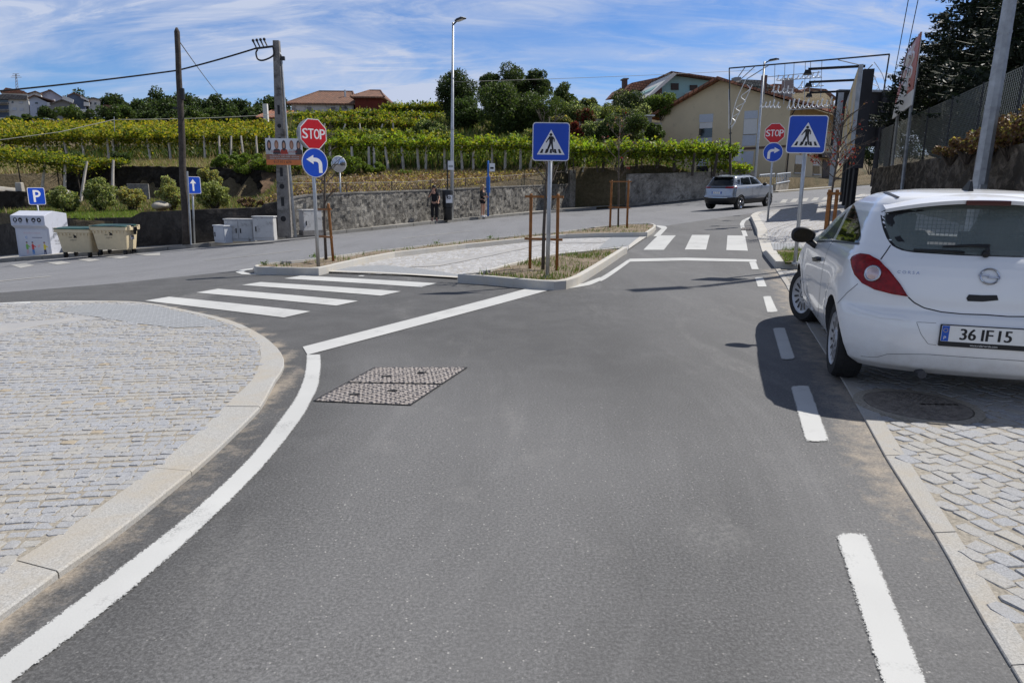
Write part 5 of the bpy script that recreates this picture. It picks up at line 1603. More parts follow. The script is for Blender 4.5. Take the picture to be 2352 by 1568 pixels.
arm_a = t_ * 0.975
arm_b = at(586, 112, b_.y - 0.3) - b_
mb = MB(); mb.tube([arm_a, arm_b], 0.035, 8)
for k in range(4):
 q = arm_a.lerp(arm_b, 0.42 + 0.17 * k); mb.tube([q, q + Vector((-0.10, 0, 0.22))], [0.02, 0.028], 6); mb.ball(q + Vector((-0.10, 0, 0.24)), 0.05, 8, 6)
mb.box((t_.x + 0.16, t_.y, t_.z - 0.55), (0.16, 0.1, 0.12))
mb.build('cross_arm', M['black_paint'], root)
q0 = at(627, 106, b_.y - 0.1) - b_; lp = [at(u, v, b_.y - 0.15) - b_ for u, v in ((592, 114), (588, 122), (592, 136), (604, 139), (622, 132), (629, 124), (627, 108))]
mb = MB(); mb.tube(catmull(lp, 5), 0.028, 6); mb.build('cable_loop', M['cable'], root, smooth=True)
arm_w = b_ + arm_b
def cable(name, label, pts, r, mat, sag=0.0):
 P = []
 for a, b in zip(pts, pts[1:]):
  for k in range(16):
   t2 = k / 16
   q = a.lerp(b, t2); q.z -= sag * 4 * t2 * (1 - t2) * (b - a).length / 20
   P.append(q)
 P.append(pts[-1])
 mb = MB(); mb.tube(P, r, 6)
 o = mb.build(name, mat, None, smooth=True)
 return tag(o, label, 'cable')
cable('overhead_cable', 'thick black bundled cable sagging from the concrete pole past the wooden pole', [arm_w, at(408, 162, 25.5), at(-60, 215, 22)], 0.027, M['cable'], 0.12)
cable('overhead_cable', 'thin grey wire slanting down from the top of the wooden pole', [wood_top + Vector((0.05, 0, -0.3)), at(510, 226, 60)], 0.018, M['wire'], 0.05)
cable('overhead_cable', 'pale slack wire strung low across the left vineyard', [at(-40, 327, 40), at(140, 303, 44), at(262, 275, 48)], 0.022, M['wire'], 0.0)
cable('overhead_cable', 'pale wire running level above the vines to the orange roof', [at(262, 275, 48), at(690, 258, 75)], 0.022, M['wire'], 0.12)
cable('overhead_cable', 'faint long wire crossing the sky above the oak trees', [lb + Vector((0.05, 0, 6.35)), at(1735, 161, 46)], 0.012, M['wire'], 0.05)
cable('overhead_cable', 'left one of two steep wires high in the sky before the spruces', [at(2050, 195, 26), at(2092, -30, 20)], 0.012, M['cable'])
cable('overhead_cable', 'right one of two steep wires high in the sky before the spruces', [at(2068, 195, 26), at(2115, -30, 20)], 0.012, M['cable'])
b_ = hp(265, 372)
root = at(262, 268, b_.y)
mb = MB(); mb.tube([b_, root], [0.05, 0.03], 8); tag(mb.build('wire_post', M['galv_old']), 'slim grey post holding up the pale wire among the vines', 'post')
PY = cp_b.y - 0.32
corn = [at(610, 318, PY), at(693, 319, PY), at(696, 378, PY), at(612, 379, PY)]
W_, H_ = (corn[1] - corn[0]).length, (corn[3] - corn[0]).length
cen = sum(corn, Vector()) / 4
M['ad_white'] = simple('advert_white', (0.62, 0.63, 0.66), 0.5, var=0.05)
M['ad_orange'] = simple('advert_orange', (0.62, 0.18, 0.05), 0.5, var=0.08)
M['ad_dark'] = simple('advert_dark', (0.05, 0.04, 0.045), 0.5, var=0.3)
M['ad_brown'] = simple('advert_brown', (0.28, 0.12, 0.07), 0.5, var=0.2)
M['skin'] = simple('skin', (0.46, 0.26, 0.18), 0.55, var=0.08)
M['ad_red'] = simple('advert_red', (0.40, 0.05, 0.03), 0.5, var=0.1)
root = thing('advert_board', 'small orange tutoring advert with five portraits fixed to the concrete pole', 'billboard', cen)
mb = MB(); mb.M = face_frame(R(4), (0, 0, 0))
mb.prism([(-W_ / 2, -H_ / 2), (W_ / 2, -H_ / 2), (W_ / 2, H_ / 2), (-W_ / 2, H_ / 2)], -0.02, 0, 0)
mb.prism([(-W_ / 2, -H_ / 2), (W_ / 2, -H_ / 2), (W_ / 2, -H_ * 0.31), (-W_ / 2, -H_ * 0.31)], 0, 0.003, 1)
mb.prism([(-W_ / 2, -H_ * 0.31), (W_ / 2, -H_ * 0.31), (W_ / 2, -0.02), (-W_ / 2, -0.02)], 0, 0.002, 3)
for i, (x, hair, body_) in enumerate(((-0.40, 2, 5), (-0.20, 3, 2), (0.0, 2, 6), (0.21, 3, 5), (0.40, 2, 2))):
 X = x * W_
 mb.prism([(X + px * W_, py * H_) for px, py in ((-0.10, -0.1), (0.10, -0.1), (0.09, 0.06), (0.05, 0.10), (-0.05, 0.10), (-0.09, 0.06))], 0.002, 0.004, body_)
 mb.prism([(X + 0.055 * W_ * math.cos(a), 0.26 * H_ + 0.17 * H_ * math.sin(a) - (0.06 * H_ if hair == 2 and math.sin(a) < 0 else 0)) for a in [2 * PI * k / 20 for k in range(20)]], 0.004, 0.005, hair)
 mb.prism([(X + 0.034 * W_ * math.cos(a), 0.24 * H_ + 0.115 * H_ * math.sin(a)) for a in [2 * PI * k / 18 for k in range(18)]], 0.005, 0.006, 4)
for s_, y, h_, m_ in (('CENTRO DE EXPLICAÇÕES', 0.00, 0.085, 6), ('DO 1.º CICLO AO SECUNDÁRIO', -0.10, 0.055, 0), ('MATEMÁTICA   PORTUGUÊS   BIOLOGIA', -0.18, 0.055, 0), ('FÍSICA   CONTABILIDADE E GEOMETRIA', -0.26, 0.055, 0), ('917 971 670', -0.39, 0.095, 2)):
 vs, fs = text_mesh(s_)
 w_ = max(v[0] for v in vs) * 2
 k_ = min(h_ * H_, 0.92 * W_ / w_)
 mb.text(s_, k_, 0.0075, m_, 1.0, Matrix.Translation((-0.06 * W_ if m_ == 2 else 0, y * H_, 0)))
mb.build('panel', [M['ad_white'], M['ad_orange'], M['ad_dark'], M['ad_brown'], M['skin'], M['cabinet'], M['ad_red']], root)
for z in (0.25, -0.25): mb = MB(); mb.box((0.0, 0.08, z), (0.6, 0.04, 0.05)); mb.build('bracket', M['galv_old'], root)
wd = (wall_line[4] - wall_line[3]); wang = math.atan2(wd.y, wd.x)
def cabinet(label, u0, u1, vb, vt, depth, mat, doors, plinth=0.0, vbase=None):
 a, b = gp(u0, vb[0], 0.12), gp(u1, vb[1], 0.12)
 c = (a + b) / 2
 W = (b - a).length
 H = zat(c, vt) - c.z
 rz = math.atan2(b.y - a.y, b.x - a.x)
 z0 = 0.0
 root = thing('utility_cabinet', label, 'cabinet', (c.x, c.y, c.z - 0.02), rz)
 mb = MB(); mb.box((0, depth / 2, H / 2 + z0), (W, depth, H)); mb.box((0, depth / 2, H + 0.02), (W + 0.06, depth + 0.06, 0.04))
 mb.build('housing', mat, root, bevel=0.008)
 for i in range(doors):
  w = W / doors
  mb = MB(); mb.box((-W / 2 + w * (i + 0.5), -0.012, H / 2 + 0.03), (w - 0.03, 0.02, H - 0.12)); d = mb.build('door', mat, root, bevel=0.004)
  mb = MB(); mb.box((-W / 2 + w * (i + (0.85 if i == 0 and doors == 2 else 0.15)), -0.03, H * 0.5), (0.035, 0.02, 0.16)); mb.build('handle', M['black_plastic'], d)
 if plinth:
  mb = MB(); mb.box((0, depth / 2, 0.09), (W + 0.05, depth + 0.05, 0.18)); mb.build('plinth', M['concrete'], root)
 return root
cabinet('small pale cabinet, lowest and leftmost of the row by the dark wall', 493.5, 517, (556.5, 556), 518.5, 0.3, M['cabinet_blue'], 1)
cabinet('wide stained white cabinet with two doors, in the row by the dark wall', 518, 582, (555, 551), 504, 0.35, M['cabinet'], 2)
cabinet('tall white cabinet with one door, next to the concrete pole', 583, 630, (552.5, 549.5), 498, 0.4, M['cabinet'], 1)
cabinet('speckled white cabinet on a plinth behind the left stop sign', 698, 741, (541, 537), 482.5, 0.3, M['cabinet'], 1, 0.18)
a, b = at(554.5, 493, 27.6), at(580, 492, 28.2)
c = (a + b) / 2
mb = MB(); W = (b - a).length; H = 25 * 27.8 / F
mb.box((0, 0, 0), (W, 0.22, H)); mb.box((0, -0.115, 0), (W * 0.9, 0.01, H * 0.46)); mb.box((0, -0.113, -H * 0.26), (W * 0.9, 0.01, 0.03))
o = mb.build('meter_box', M['sign_white'], None, bevel=0.006); o.location = c; o.rotation_euler = (0, 0, math.atan2(b.y - a.y, b.x - a.x))
tag(o, 'white square meter box fixed to the wall above the wide cabinet', 'meter box')
b_ = gp(1028.5, 503.5, 0.12)
root = thing('bus_stop_post', 'thin dark bus stop post with a white flag left of the tall street lamp', 'bus stop', b_)
zt = zat(b_, 366) - b_.z
mb = MB(); mb.tube([(0, 0, 0), (0, 0, zt)], 0.035, 10); mb.build('pole', M['black_paint'], root)
mb = MB(); mb.box((0.17, 0, zt - 0.28), (0.30, 0.02, 0.42)); fl = mb.build('flag', M['paper'], root)
mb = MB(); mb.box((0.17, -0.012, zt - 0.32), (0.22, 0.004, 0.10)); mb.build('timetable', M['sign_back'], fl)
b2_ = gp(1028, 505, 0.12)
root = thing('litter_bin', 'black litter bin with a white notice on a post beside the street lamp', 'bin', (b2_.x + 0.02, b2_.y - 0.12, b2_.z))
zb = zat(b2_, 477) - b2_.z; z2 = zat(b2_, 436) - b2_.z
mb = MB()
mb.lathe([(0.0, 0.0), (0.20, 0.0), (0.21, zb)], 20); mb.build('base', M['black_paint'], root, smooth=True)
mb = MB(); mb.lathe([(0.19, zb), (0.235, zb + 0.02), (0.25, z2 - 0.08), (0.24, z2 - 0.02), (0.15, z2), (0, z2)], 24); mb.build('drum', M['black_paint'], root, auto=R(40))
mb = MB(); mb.box((0.10, -0.235, z2 - 0.42), (0.30, 0.012, 0.36)); mb.prism([], 0, 0) if False else None
nt_ = mb.build('notice', M['paper'], root);
mb = MB(); mb.M = Matrix.Translation((0.10, -0.243, z2 - 0.36)) @ Matrix.Rotation(PI / 2, 4, 'X'); mb.lathe([(0.075, 0), (0.075, 0.002), (0.05, 0.002), (0.05, 0)], 16); mb.box((0, 0.0, 0.001), (0.03, 0.07, 0.003)); mb.build('emblem', M['ink'], nt_)
b_ = gp(1121, 496.5, 0.12)
root = thing('bus_stop_post', 'blue bus stop post with a white flag beside the standing woman in shorts', 'bus stop', b_)
zt = zat(b_, 369) - b_.z
mb = MB(); mb.tube([(0, 0, 0), (0, 0, zt - 0.02), (0, 0, zt)], [0.05, 0.05, 0.03], 14); mb.build('pole', M['blue_pole'], root, smooth=True)
zc0, zc1 = zat(b_, 443) - b_.z, zat(b_, 406) - b_.z
mb = MB(); mb.cyl((0, 0, zc0), (0, 0, zc1), 0.10, n=20); mb.build('timetable_drum', M['blue_pole'], root, auto=R(40))
mb = MB(); mb.box((0.20, 0, zt - 0.33), (0.28, 0.02, 0.40)); fl = mb.build('flag', M['paper'], root)
mb = MB(); mb.M = Matrix.Translation((0.19, -0.0115, zt - 0.36)) @ Matrix.Rotation(PI / 2, 4, 'X'); mb.prism(rrect(0.18, 0.085, 0.015, 2), 0, 0.002); mb.box((-0.045, -0.05, 0.001), (0.035, 0.03, 0.003)); mb.box((0.045, -0.05, 0.001), (0.035, 0.03, 0.003)); mb.build('bus_symbol', M['ink'], fl)
def sapling_tree(mb, base, top, r0, rnd, spread, n=16, depth=3, red=None):
 mb.tube([base, base.lerp(top, 0.3) + Vector((rnd.uniform(-.03, .03), rnd.uniform(-.03, .03), 0)), base.lerp(top, 0.65) + Vector((rnd.uniform(-.03, .03), 0, 0)), top], [r0, r0 * 0.85, r0 * 0.6, r0 * 0.25], 8)
 tips = []
 def br(p, d, L, r, k):
  q = p + d * L
  m = p + d * L * 0.5 + Vector((rnd.uniform(-1, 1), rnd.uniform(-1, 1), rnd.uniform(-0.5, 1))) * L * 0.08
  mb.tube([p, m, q], [r, r * 0.8, r * 0.5], 5, cap=False)
  tips.append(q); tips.append(m)
  if k > 0:
   for _ in range(3):
    dd = (d + Vector((rnd.gauss(0, .55), rnd.gauss(0, .55), rnd.gauss(0.15, .35)))).normalized()
    br(p + d * L * rnd.uniform(0.4, 1.0), dd, L * rnd.uniform(0.45, 0.7), r * 0.55, k - 1)
 for i in range(n):
  f = 0.45 + 0.52 * i / n
  a = i * 2.4
  d = Vector((math.cos(a) * 0.75, math.sin(a) * 0.75, rnd.uniform(0.5, 1.1))).normalized()
  br(base.lerp(top, f), d, spread * (1.15 - f * 0.75) * rnd.uniform(0.7, 1.2), r0 * 0.4, depth - 1)
 return tips
def leaf_mesh(name, pts, size, rnd, mats, parent=None, droop=0.3, weights=None):
 V, Fc, MI = [], [], []
 for p in pts:
  s_ = size * rnd.uniform(0.6, 1.3)
  d = Vector((rnd.gauss(0, 1), rnd.gauss(0, 1), rnd.gauss(-droop, 0.8))).normalized()
  u = d.cross(Vector((rnd.gauss(0, 1), rnd.gauss(0, 1), rnd.gauss(0, 1)))).normalized()
  b = len(V)
  V += [tuple(p), tuple(p + d * s_ * 0.5 + u * s_ * 0.35), tuple(p + d * s_), tuple(p + d * s_ * 0.5 - u * s_ * 0.35)]
  Fc.append((b, b + 1, b + 2, b + 3)); MI.append(rnd.randrange(len(mats)))
 me = bpy.data.meshes.new(name); me.from_pydata(V, [], Fc); me.polygons.foreach_set('material_index', MI); me.update()
 return link_mesh(name, me, mats, parent)
def leafmat(name, c, var=0.35, trans=0.35, rough=0.55):
 t = NT(name)
 nz = t.noise(1.1, 4, 0.7); n2 = t.noise(9, 2)
 cl = t.ramp(nz, [(0.3, [x * (1 - var) for x in c]), (0.7, [x * (1 + var) for x in c])])
 t.col(t.mix(0.5, cl, t.ramp(n2, [(0.3, [x * (1 - var) for x in c]), (0.7, [min(1, x * (1 + var)) for x in c])])))
 t.set(Roughness=rough, Specular_IOR_Level=0.25)
 if trans:
  tr = t.n('ShaderNodeBsdfTranslucent'); tr.inputs[0].default_value = (min(1, c[0] * 1.6), min(1, c[1] * 1.7), c[2] * 0.9, 1)
  mx = t.n('ShaderNodeMixShader'); mx.inputs[0].default_value = trans
  out = [n for n in t.t.nodes if n.type == 'OUTPUT_MATERIAL'][0]
  t.l(t.b.outputs[0], mx.inputs[1]); t.l(tr.outputs[0], mx.inputs[2]); t.l(mx.outputs[0], out.inputs[0])
 return t.m
M['leaf_red'] = leafmat('red_leaves', (0.17, 0.02, 0.02), 0.4, 0.25)
M['leaf_brown'] = leafmat('brown_leaves', (0.19, 0.10, 0.05), 0.4, 0.2)
def stakes(label, legs, v_top, rungs, trunk_uv, top_uv, tree_label, spread, seed, leaves=0, r=0.027, tr=0.032):
 """legs: pixel feet of the stakes"""
 feet = [gp(u, v, 0.12) for u, v in legs]
 c = sum(feet, Vector()) / len(feet)
 root = thing('tree_stake_frame', label, 'tree stake', c)
 H = zat(feet[0], v_top) - feet[0].z
 for f in feet:
  mb = MB(); lx = at(proj(f)[0] + rungs[0], v_top, f.y) - f
  mb.tube([f - c - Vector((0, 0, 0.1)), Vector((f.x - c.x + lx.x, f.y - c.y, H - 0.03)), Vector((f.x - c.x + lx.x, f.y - c.y, H))], [r, r, r * 0.8], 12)
  mb.build('stake', M['stake'], root, smooth=True)
 for q in rungs[1:]:
  mb = MB()
  if len(feet) > 1:
   a, b = feet[0] - c, feet[1] - c
   d = (b - a).normalized()
   p0, p1 = a - d * 0.10, b + d * 0.08
   k = q * H
   off = Vector((0, -r - 0.012, 0))
   mb.tube([Vector((p0.x, p0.y, k)) + off, Vector((p1.x, p1.y, k)) + off], 0.026, 4, twist=PI / 4)
  else:
   p = feet[0] - c
   tq = gp(*trunk_uv, 0.12) - c
   d = (tq - p).normalized()
   mb.tube([Vector((p.x, p.y - r, q * H)), Vector((p.x, p.y - r, q * H)) + d * 0.55], 0.026, 4, twist=PI / 4)
  mb.build('crossbar', M['stake'], root)
 rnd = random.Random(seed)
 tb = gp(*trunk_uv, 0.11)
 tt = at(*top_uv, tb.y)
 tr_ = thing('sapling', tree_label, 'young tree', tb)
 mb = MB()
 tips = sapling_tree(mb, Vector((0, 0, -0.1)), tt - tb, tr, rnd, spread, 14)
 mb.build('trunk', M['bark'], tr_, smooth=True)
 if leaves:
  pts = [rnd.choice(tips) + Vector((rnd.gauss(0, .03), rnd.gauss(0, .03), rnd.gauss(0, .03))) for _ in range(leaves)]
  leaf_mesh('crown', pts, 0.075, rnd, [M['leaf_red'], M['leaf_brown'], M['leaf_brown']], tr_)
 return tr_
stakes('brown wooden stakes with two crossbars around the sapling in the near planting bed', [(1217, 616), (1279, 618)], 445, (3, 0.40, 0.96), (1247, 619), (1262, 268), 'bare sapling tied between stakes behind the middle crossing sign', 0.55, 4)
stakes('brown wooden stakes at the right tip of the traffic island', [(1401, 521), (1440, 522)], 415, (4, 0.42, 0.97), (1420, 520), (1424, 265), 'bare sapling between stakes at the right tip of the island', 0.75, 9, 60, 0.034)
stakes('single brown stake with two short crossbars behind the left stop sign', [(766, 600)], 467, (-12, 0.42, 0.90), (749, 598), (742, 285), 'thin bare sapling beside the left stop sign', 0.5, 14)
b_ = at(1908, 470, 17.5); b_.z = G(b_.x, b_.y) + 0.1
root = thing('tree_stake_frame', 'thick brown stake pair at the foot of the red-leaved sapling', 'tree stake', b_)
for dx in (-0.06, 0.13):
 mb = MB(); mb.tube([(dx, 0, -0.1), (dx, 0, 0.98), (dx, 0, 1.0)], [0.045, 0.045, 0.03], 10); mb.build('stake', M['stake'], root)
mb = MB(); mb.box((0.03, -0.05, 0.9), (0.34, 0.04, 0.07)); mb.build('crossbar', M['stake'], root)
tr_ = thing('sapling', 'red-leaved sapling with bare twigs in front of the yellow billboard', 'young tree', b_ + Vector((0.05, 0.12, 0)))
rnd = random.Random(21)
mb = MB(); tt = at(1936, 262, b_.y) - b_
tips = sapling_tree(mb, Vector((0, 0, -0.1)), tt, 0.035, rnd, 1.0, 20, 3)
mb.build('trunk', M['bark'], tr_, smooth=True)
low = [q for q in tips if q.z < tt.z * 0.75 and q.x < 0.2] or tips
leaf_mesh('crown', [rnd.choice(low if rnd.random() < 0.75 else tips) + Vector((rnd.gauss(0, .05), rnd.gauss(0, .05), rnd.gauss(-0.02, .05))) for _ in range(300)], 0.07, rnd, [M['leaf_red'], M['leaf_red'], M['leaf_brown']], tr_)
t = NT('cast_iron'); chk = t.n('ShaderNodeTexVoronoi'); chk.inputs['Scale'].default_value = 22; chk.inputs['Randomness'].default_value = 0.0
t.l(t.mapping((1, 1, 1), (0, 0, 0.6)), chk.inputs[0])
t.col(t.mix(t.ramp(t.noise(4, 5, 0.7), [(0.35, 0), (0.7, 0.6)]), t.ramp(chk.outputs['Distance'], [(0.25, (0.34, 0.31, 0.295)), (0.5, (0.17, 0.155, 0.148))]), (0.22, 0.19, 0.175)))
t.set(Roughness=0.55, Metallic=0.15); t.bump(t.ramp(chk.outputs['Distance'], [(0.2, 1), (0.5, 0)]), 1.0, 0.02); M['iron'] = t.m
M['iron_dark'] = simple('shade_toned_iron', (0.17, 0.15, 0.13), 0.8, var=0.4, scale=14, bump=0.3)  # iron toned darker, the shade behind the car put into its colour
q0, q1, q2, q3 = gpts('b6', [(262, 645), (905, 292), (1890, 290), (1290, 690)])
def lerp2(a, b, t_): return a.lerp(b, t_)
for i, (t0, t1) in enumerate(((0.0, 0.49), (0.51, 1.0))):
 quad = [q0.lerp(q1, t0), q3.lerp(q2, t0), q3.lerp(q2, t1), q0.lerp(q1, t1)]
 c = sum(quad, Vector()) / 4
 root = thing('manhole_cover', ('rusty rectangular access cover touching the curved white edge line', 'rusty rectangular access cover, the one of the pair nearer the stop line')[i], 'manhole cover', c)
 ins = [c + (q - c) * 0.965 for q in quad]
 mb = MB(); mb.add([(q.x - c.x, q.y - c.y, G(q.x, q.y) + 0.006 - c.z) for q in ins] , [(0, 1, 2, 3)])
 mb.build('cover_plate', M['iron'], root)
 mb = MB(); rnd = random.Random(i)
 for r_ in range(12):
  for k in range(17):
   fx, fy = (k + 0.5 + 0.5 * (r_ % 2)) / 17.5, (r_ + 0.5) / 12
   p = (ins[0].lerp(ins[1], fx)).lerp(ins[3].lerp(ins[2], fx), fy)
   if rnd.random() < 0.03: continue
   mb.M = Matrix.Translation((p.x - c.x, p.y - c.y, G(p.x, p.y) + 0.006 - c.z)) @ Matrix.Rotation(0.6, 4, 'Z')
   mb.add([(-0.026, -0.014, 0), (0.026, -0.014, 0), (0.026, 0.014, 0), (-0.026, 0.014, 0), (-0.018, -0.008, 0.005), (0.018, -0.008, 0.005), (0.018, 0.008, 0.005), (-0.018, 0.008, 0.005)],
    [(4, 5, 6, 7), (0, 1, 5, 4), (1, 2, 6, 5), (2, 3, 7, 6), (3, 0, 4, 7)])
 mb.build('studs', M['iron'], root)
 mb = MB()
 for a, b in ((0, 1), (1, 2), (2, 3), (3, 0)):
  p, q = quad[a], quad[b]
  p2, q2_ = ins[a], ins[b]
  mb.add([(v.x - c.x, v.y - c.y, G(v.x, v.y) + 0.0075 - c.z) for v in (p, q, q2_, p2)], [(0, 1, 2, 3)])
 fr = mb.build('frame', M['gap'], root)
 for fx, fy in ((0.3, 0.35), (0.62, 0.6)):
  mb = MB()
  p = (ins[0].lerp(ins[1], fx)).lerp(ins[3].lerp(ins[2], fx), fy)
  mb.box((p.x - c.x, p.y - c.y, G(p.x, p.y) + 0.012 - c.z), (0.07, 0.03, 0.008), rz=0.2)
  mb.build('lifting_hole', M['gap'], root)
root = thing('manhole_cover', 'round iron manhole cover in the shade behind the white car', 'manhole cover', (mh_c.x, mh_c.y, 0.018))
mb = MB(); mb.prism(disc(0.33, 40), -0.02, 0.006); mb.build('cover_plate', M['iron_dark'], root)
mb = MB(); mb.lathe([(0.34, -0.02), (0.34, 0.003), (0.40, 0.003), (0.40, -0.02)], 40); mb.build('frame', M['sand'], root)
mb = MB(); rnd = random.Random(4)
for r_ in range(7):
 for k in range(8 * r_ + 1):
  a = 2 * PI * k / (8 * r_ + 1e-6) if r_ else 0
  mb.M = Matrix.Translation((0.045 * r_ * math.cos(a), 0.045 * r_ * math.sin(a), 0.006)) @ Matrix.Rotation(a, 4, 'Z')
  mb.box((0, 0, 0.002), (0.03, 0.016, 0.004))
mb.build('studs', M['iron_dark'], root)
gq = [gp(*cv('b4', x, y)) for x, y in ((1480, 405), (1490, 380), (1590, 380), (1600, 405))]
c = sum(gq, Vector()) / 4
root = thing('gully_grate', 'iron gully grate against the far pavement kerb', 'drain grate', c)
mb = MB(); mb.add([(q.x - c.x, q.y - c.y, G(q.x, q.y) + 0.009 - c.z) for q in gq], [(0, 1, 2, 3)]); mb.build('pit', M['gap'], root)
mb = MB()
for k in range(7):
 a = gq[0].lerp(gq[3], (k + 0.5) / 7) - c; b = gq[1].lerp(gq[2], (k + 0.5) / 7) - c
 mb.tube([a + Vector((0, 0, 0.018)), b + Vector((0, 0, 0.018))], 0.014, 4)
mb.build('bars', M['iron'], root)
# clothes container and wheelie bins
M['bin_cream'] = simple('bin_cream', (0.62, 0.52, 0.34), 0.5, var=0.06, dirt=((0.38, 0.31, 0.22), 3.0, 0.62))
M['bin_green'] = simple('bin_lid_green', (0.012, 0.06, 0.045), 0.45, var=0.15)
M['container'] = simple('container_white', (0.50, 0.525, 0.60), 0.45, var=0.05, dirt=((0.40, 0.40, 0.42), 3.5, 0.6))
M['container_grey'] = simple('container_panel', (0.55, 0.57, 0.63), 0.5, var=0.04)
for nm, c in (('pic_green', (0.20, 0.45, 0.10)), ('pic_yellow', (0.65, 0.55, 0.05)), ('pic_red', (0.6, 0.06, 0.06)), ('pic_blue', (0.05, 0.22, 0.55)), ('pic_navy', (0.02, 0.03, 0.10)), ('pic_pink', (0.62, 0.45, 0.48))):
 M[nm] = simple(nm, c, 0.5, var=0.05)
fa, fb_ = gp(40, 597.5), gp(109, 594.5)        # front foot corners
fv = (fb_ - fa); W = 1.30
rz = R(-3)
Hc = zat((fa + fb_) / 2, 489) - fa.z
root = thing('clothes_container', 'white clothes collection container with hand and garment symbols left of the cream bins', 'collection container', (fa.x, fa.y, fa.z), rz)
D = 1.15
mb = MB()
side = [(0.10, 0.10), (0.10, Hc * 0.66), (-0.06, Hc * 0.73), (-0.06, Hc * 0.93), (0.42, Hc * 1.02), (D, Hc * 0.96), (D, 0.05)]
for sx in ((0, W),):
 n = len(side)
 vs = [(0, y, z) for y, z in side] + [(W, y, z) for y, z in side]
 mb.add(vs, [tuple(range(n)), tuple(range(n, 2 * n))[::-1]] + [(i + 1 if i + 1 < n else 0, i, n + i, n + (i + 1 if i + 1 < n else 0)) for i in range(n)])
mb.build('body', M['container'], root, bevel=0.015)
mb = MB(); mb.box((0.05, 0.12, 0.06), (0.08, 0.1, 0.12)); mb.box((W - 0.05, 0.12, 0.06), (0.08, 0.1, 0.12)); mb.box((W / 2, 0.2, 0.02), (W, 0.2, 0.06)); mb.build('feet', M['container_grey'], root)
def front(mb, y): mb.M = Matrix(((1, 0, 0, 0), (0, 0, -1, y), (0, 1, 0, 0), (0, 0, 0, 1)))
mb = MB(); front(mb, 0.10)
mb.prism([(W * 0.06, 0.16), (W * 0.94, 0.16), (W * 0.94, Hc * 0.63), (W * 0.06, Hc * 0.63)], 0.0, 0.012, 0)
door = mb.build('door', [M['container_grey']], root)
mb = MB(); front(mb, 0.088)
def person_pic(x, y, s_, cb, cl):
 mb.prism([(x + a * s_, y + b * s_) for a, b in ((-0.10, 0.45), (0.10, 0.45), (0.12, 0.85), (0.05, 0.95), (-0.05, 0.95), (-0.12, 0.85))], 0, 0.002, cb)
 mb.prism([(x + a * s_, y + b * s_) for a, b in ((-0.10, 0.45), (0.10, 0.45), (0.11, 0.0), (0.04, 0.0), (0.0, 0.35), (-0.04, 0.0), (-0.11, 0.0))], 0.002, 0.003, cl)
 mb.prism([(x + a * s_, y + b * s_) for a, b in ((0.08, 0.85), (0.30, 0.72), (0.28, 0.64), (0.08, 0.72))], 0, 0.002, cb)
 mb.prism(disc(0.085 * s_, 14, x, y + 1.06 * s_), 0, 0.002, 6); mb.prism([(x + 0.09 * s_ * math.cos(a), y + 1.09 * s_ + 0.08 * s_ * math.sin(a)) for a in [PI * k / 8 for k in range(9)]], 0.002, 0.003, 4)
for x, cb, cl in ((0.30, 0, 5), (0.47, 2, 3), (0.82, 1, 4)):
 person_pic(W * x, 0.22, 0.40, cb, cl)
mb.prism([(W * 0.60, 0.55), (W * 0.70, 0.60), (W * 0.68, 0.50), (W * 0.62, 0.46)], 0, 0.002, 5)
mb.text('ROUPA USADA', 0.065, 0.002, 5, 1.0, Matrix.Translation((W * 0.5, Hc * 0.57, 0)))
mb.prism([(W * 0.32 + 0.045 * math.cos(R(a)), Hc * 0.475 + 0.045 * math.sin(R(a))) for a in range(40, 321, 20)] + [(W * 0.32 + 0.03 * math.cos(R(a)), Hc * 0.475 + 0.03 * math.sin(R(a))) for a in range(320, 39, -20)], 0, 0.002, 3)
mb.text('Gonçalves', 0.05, 0.002, 3, 1.0, Matrix.Translation((W * 0.62, Hc * 0.475, 0))) if False else mb.box((W * 0.63, Hc * 0.475, 0.001), (W * 0.30, 0.018, 0.002), mi=4)
mb.build('poster', [M['pic_green'], M['pic_yellow'], M['pic_red'], M['pic_blue'], M['pic_navy'], M['pic_pink'], M['skin']], door)
mb = MB(); front(mb, -0.0605)
for i, x in enumerate((0.14, 0.29, 0.49, 0.68, 0.84)):
 cx, cy = W * x, Hc * 0.84
 if i == 2:
  mb.prism([(cx + a * 0.9, cy + b * 0.9) for a, b in ((-0.03, -0.10), (0.03, -0.10), (0.035, -0.03), (0.075, 0.02), (0.06, 0.035), (0.03, 0.0), (0.028, 0.075), (0.014, 0.075), (0.010, 0.02), (0.006, 0.09), (-0.008, 0.09), (-0.010, 0.02), (-0.016, 0.08), (-0.028, 0.078), (-0.028, 0.01), (-0.036, 0.05), (-0.046, 0.048), (-0.042, -0.03))], 0, 0.003, 0)
 else:
  mb.prism(disc(0.082, 24, cx, cy), 0, 0.002, 0)
  sh = {0: ((-0.05, 0.02), (-0.02, 0.045), (0.02, 0.045), (0.05, 0.02), (0.03, 0.0), (0.025, -0.04), (-0.025, -0.04), (-0.03, 0.0)),
   1: ((-0.05, 0.0), (-0.01, 0.01), (0.05, -0.01), (0.055, -0.028), (-0.05, -0.028)),
   3: ((-0.04, -0.02), (0.0, 0.03), (0.04, -0.02), (0.04, -0.035), (-0.04, -0.035)),
   4: ((-0.03, -0.02), (-0.03, 0.025), (0.0, 0.035), (0.035, 0.01), (0.02, -0.03))}[i]
  mb.prism([(cx + a, cy + b) for a, b in sh], 0.002, 0.003, 1)
 mb.box((cx, cy - 0.115, 0.001), (0.09, 0.012, 0.002), mi=0)
mb.build('symbols', [M['ink'], M['container']], root)
mb = MB(); mb.box((W / 2, -0.05, Hc * 0.735), (W * 0.96, 0.05, 0.03)); mb.build('hatch', M['container_grey'], root)
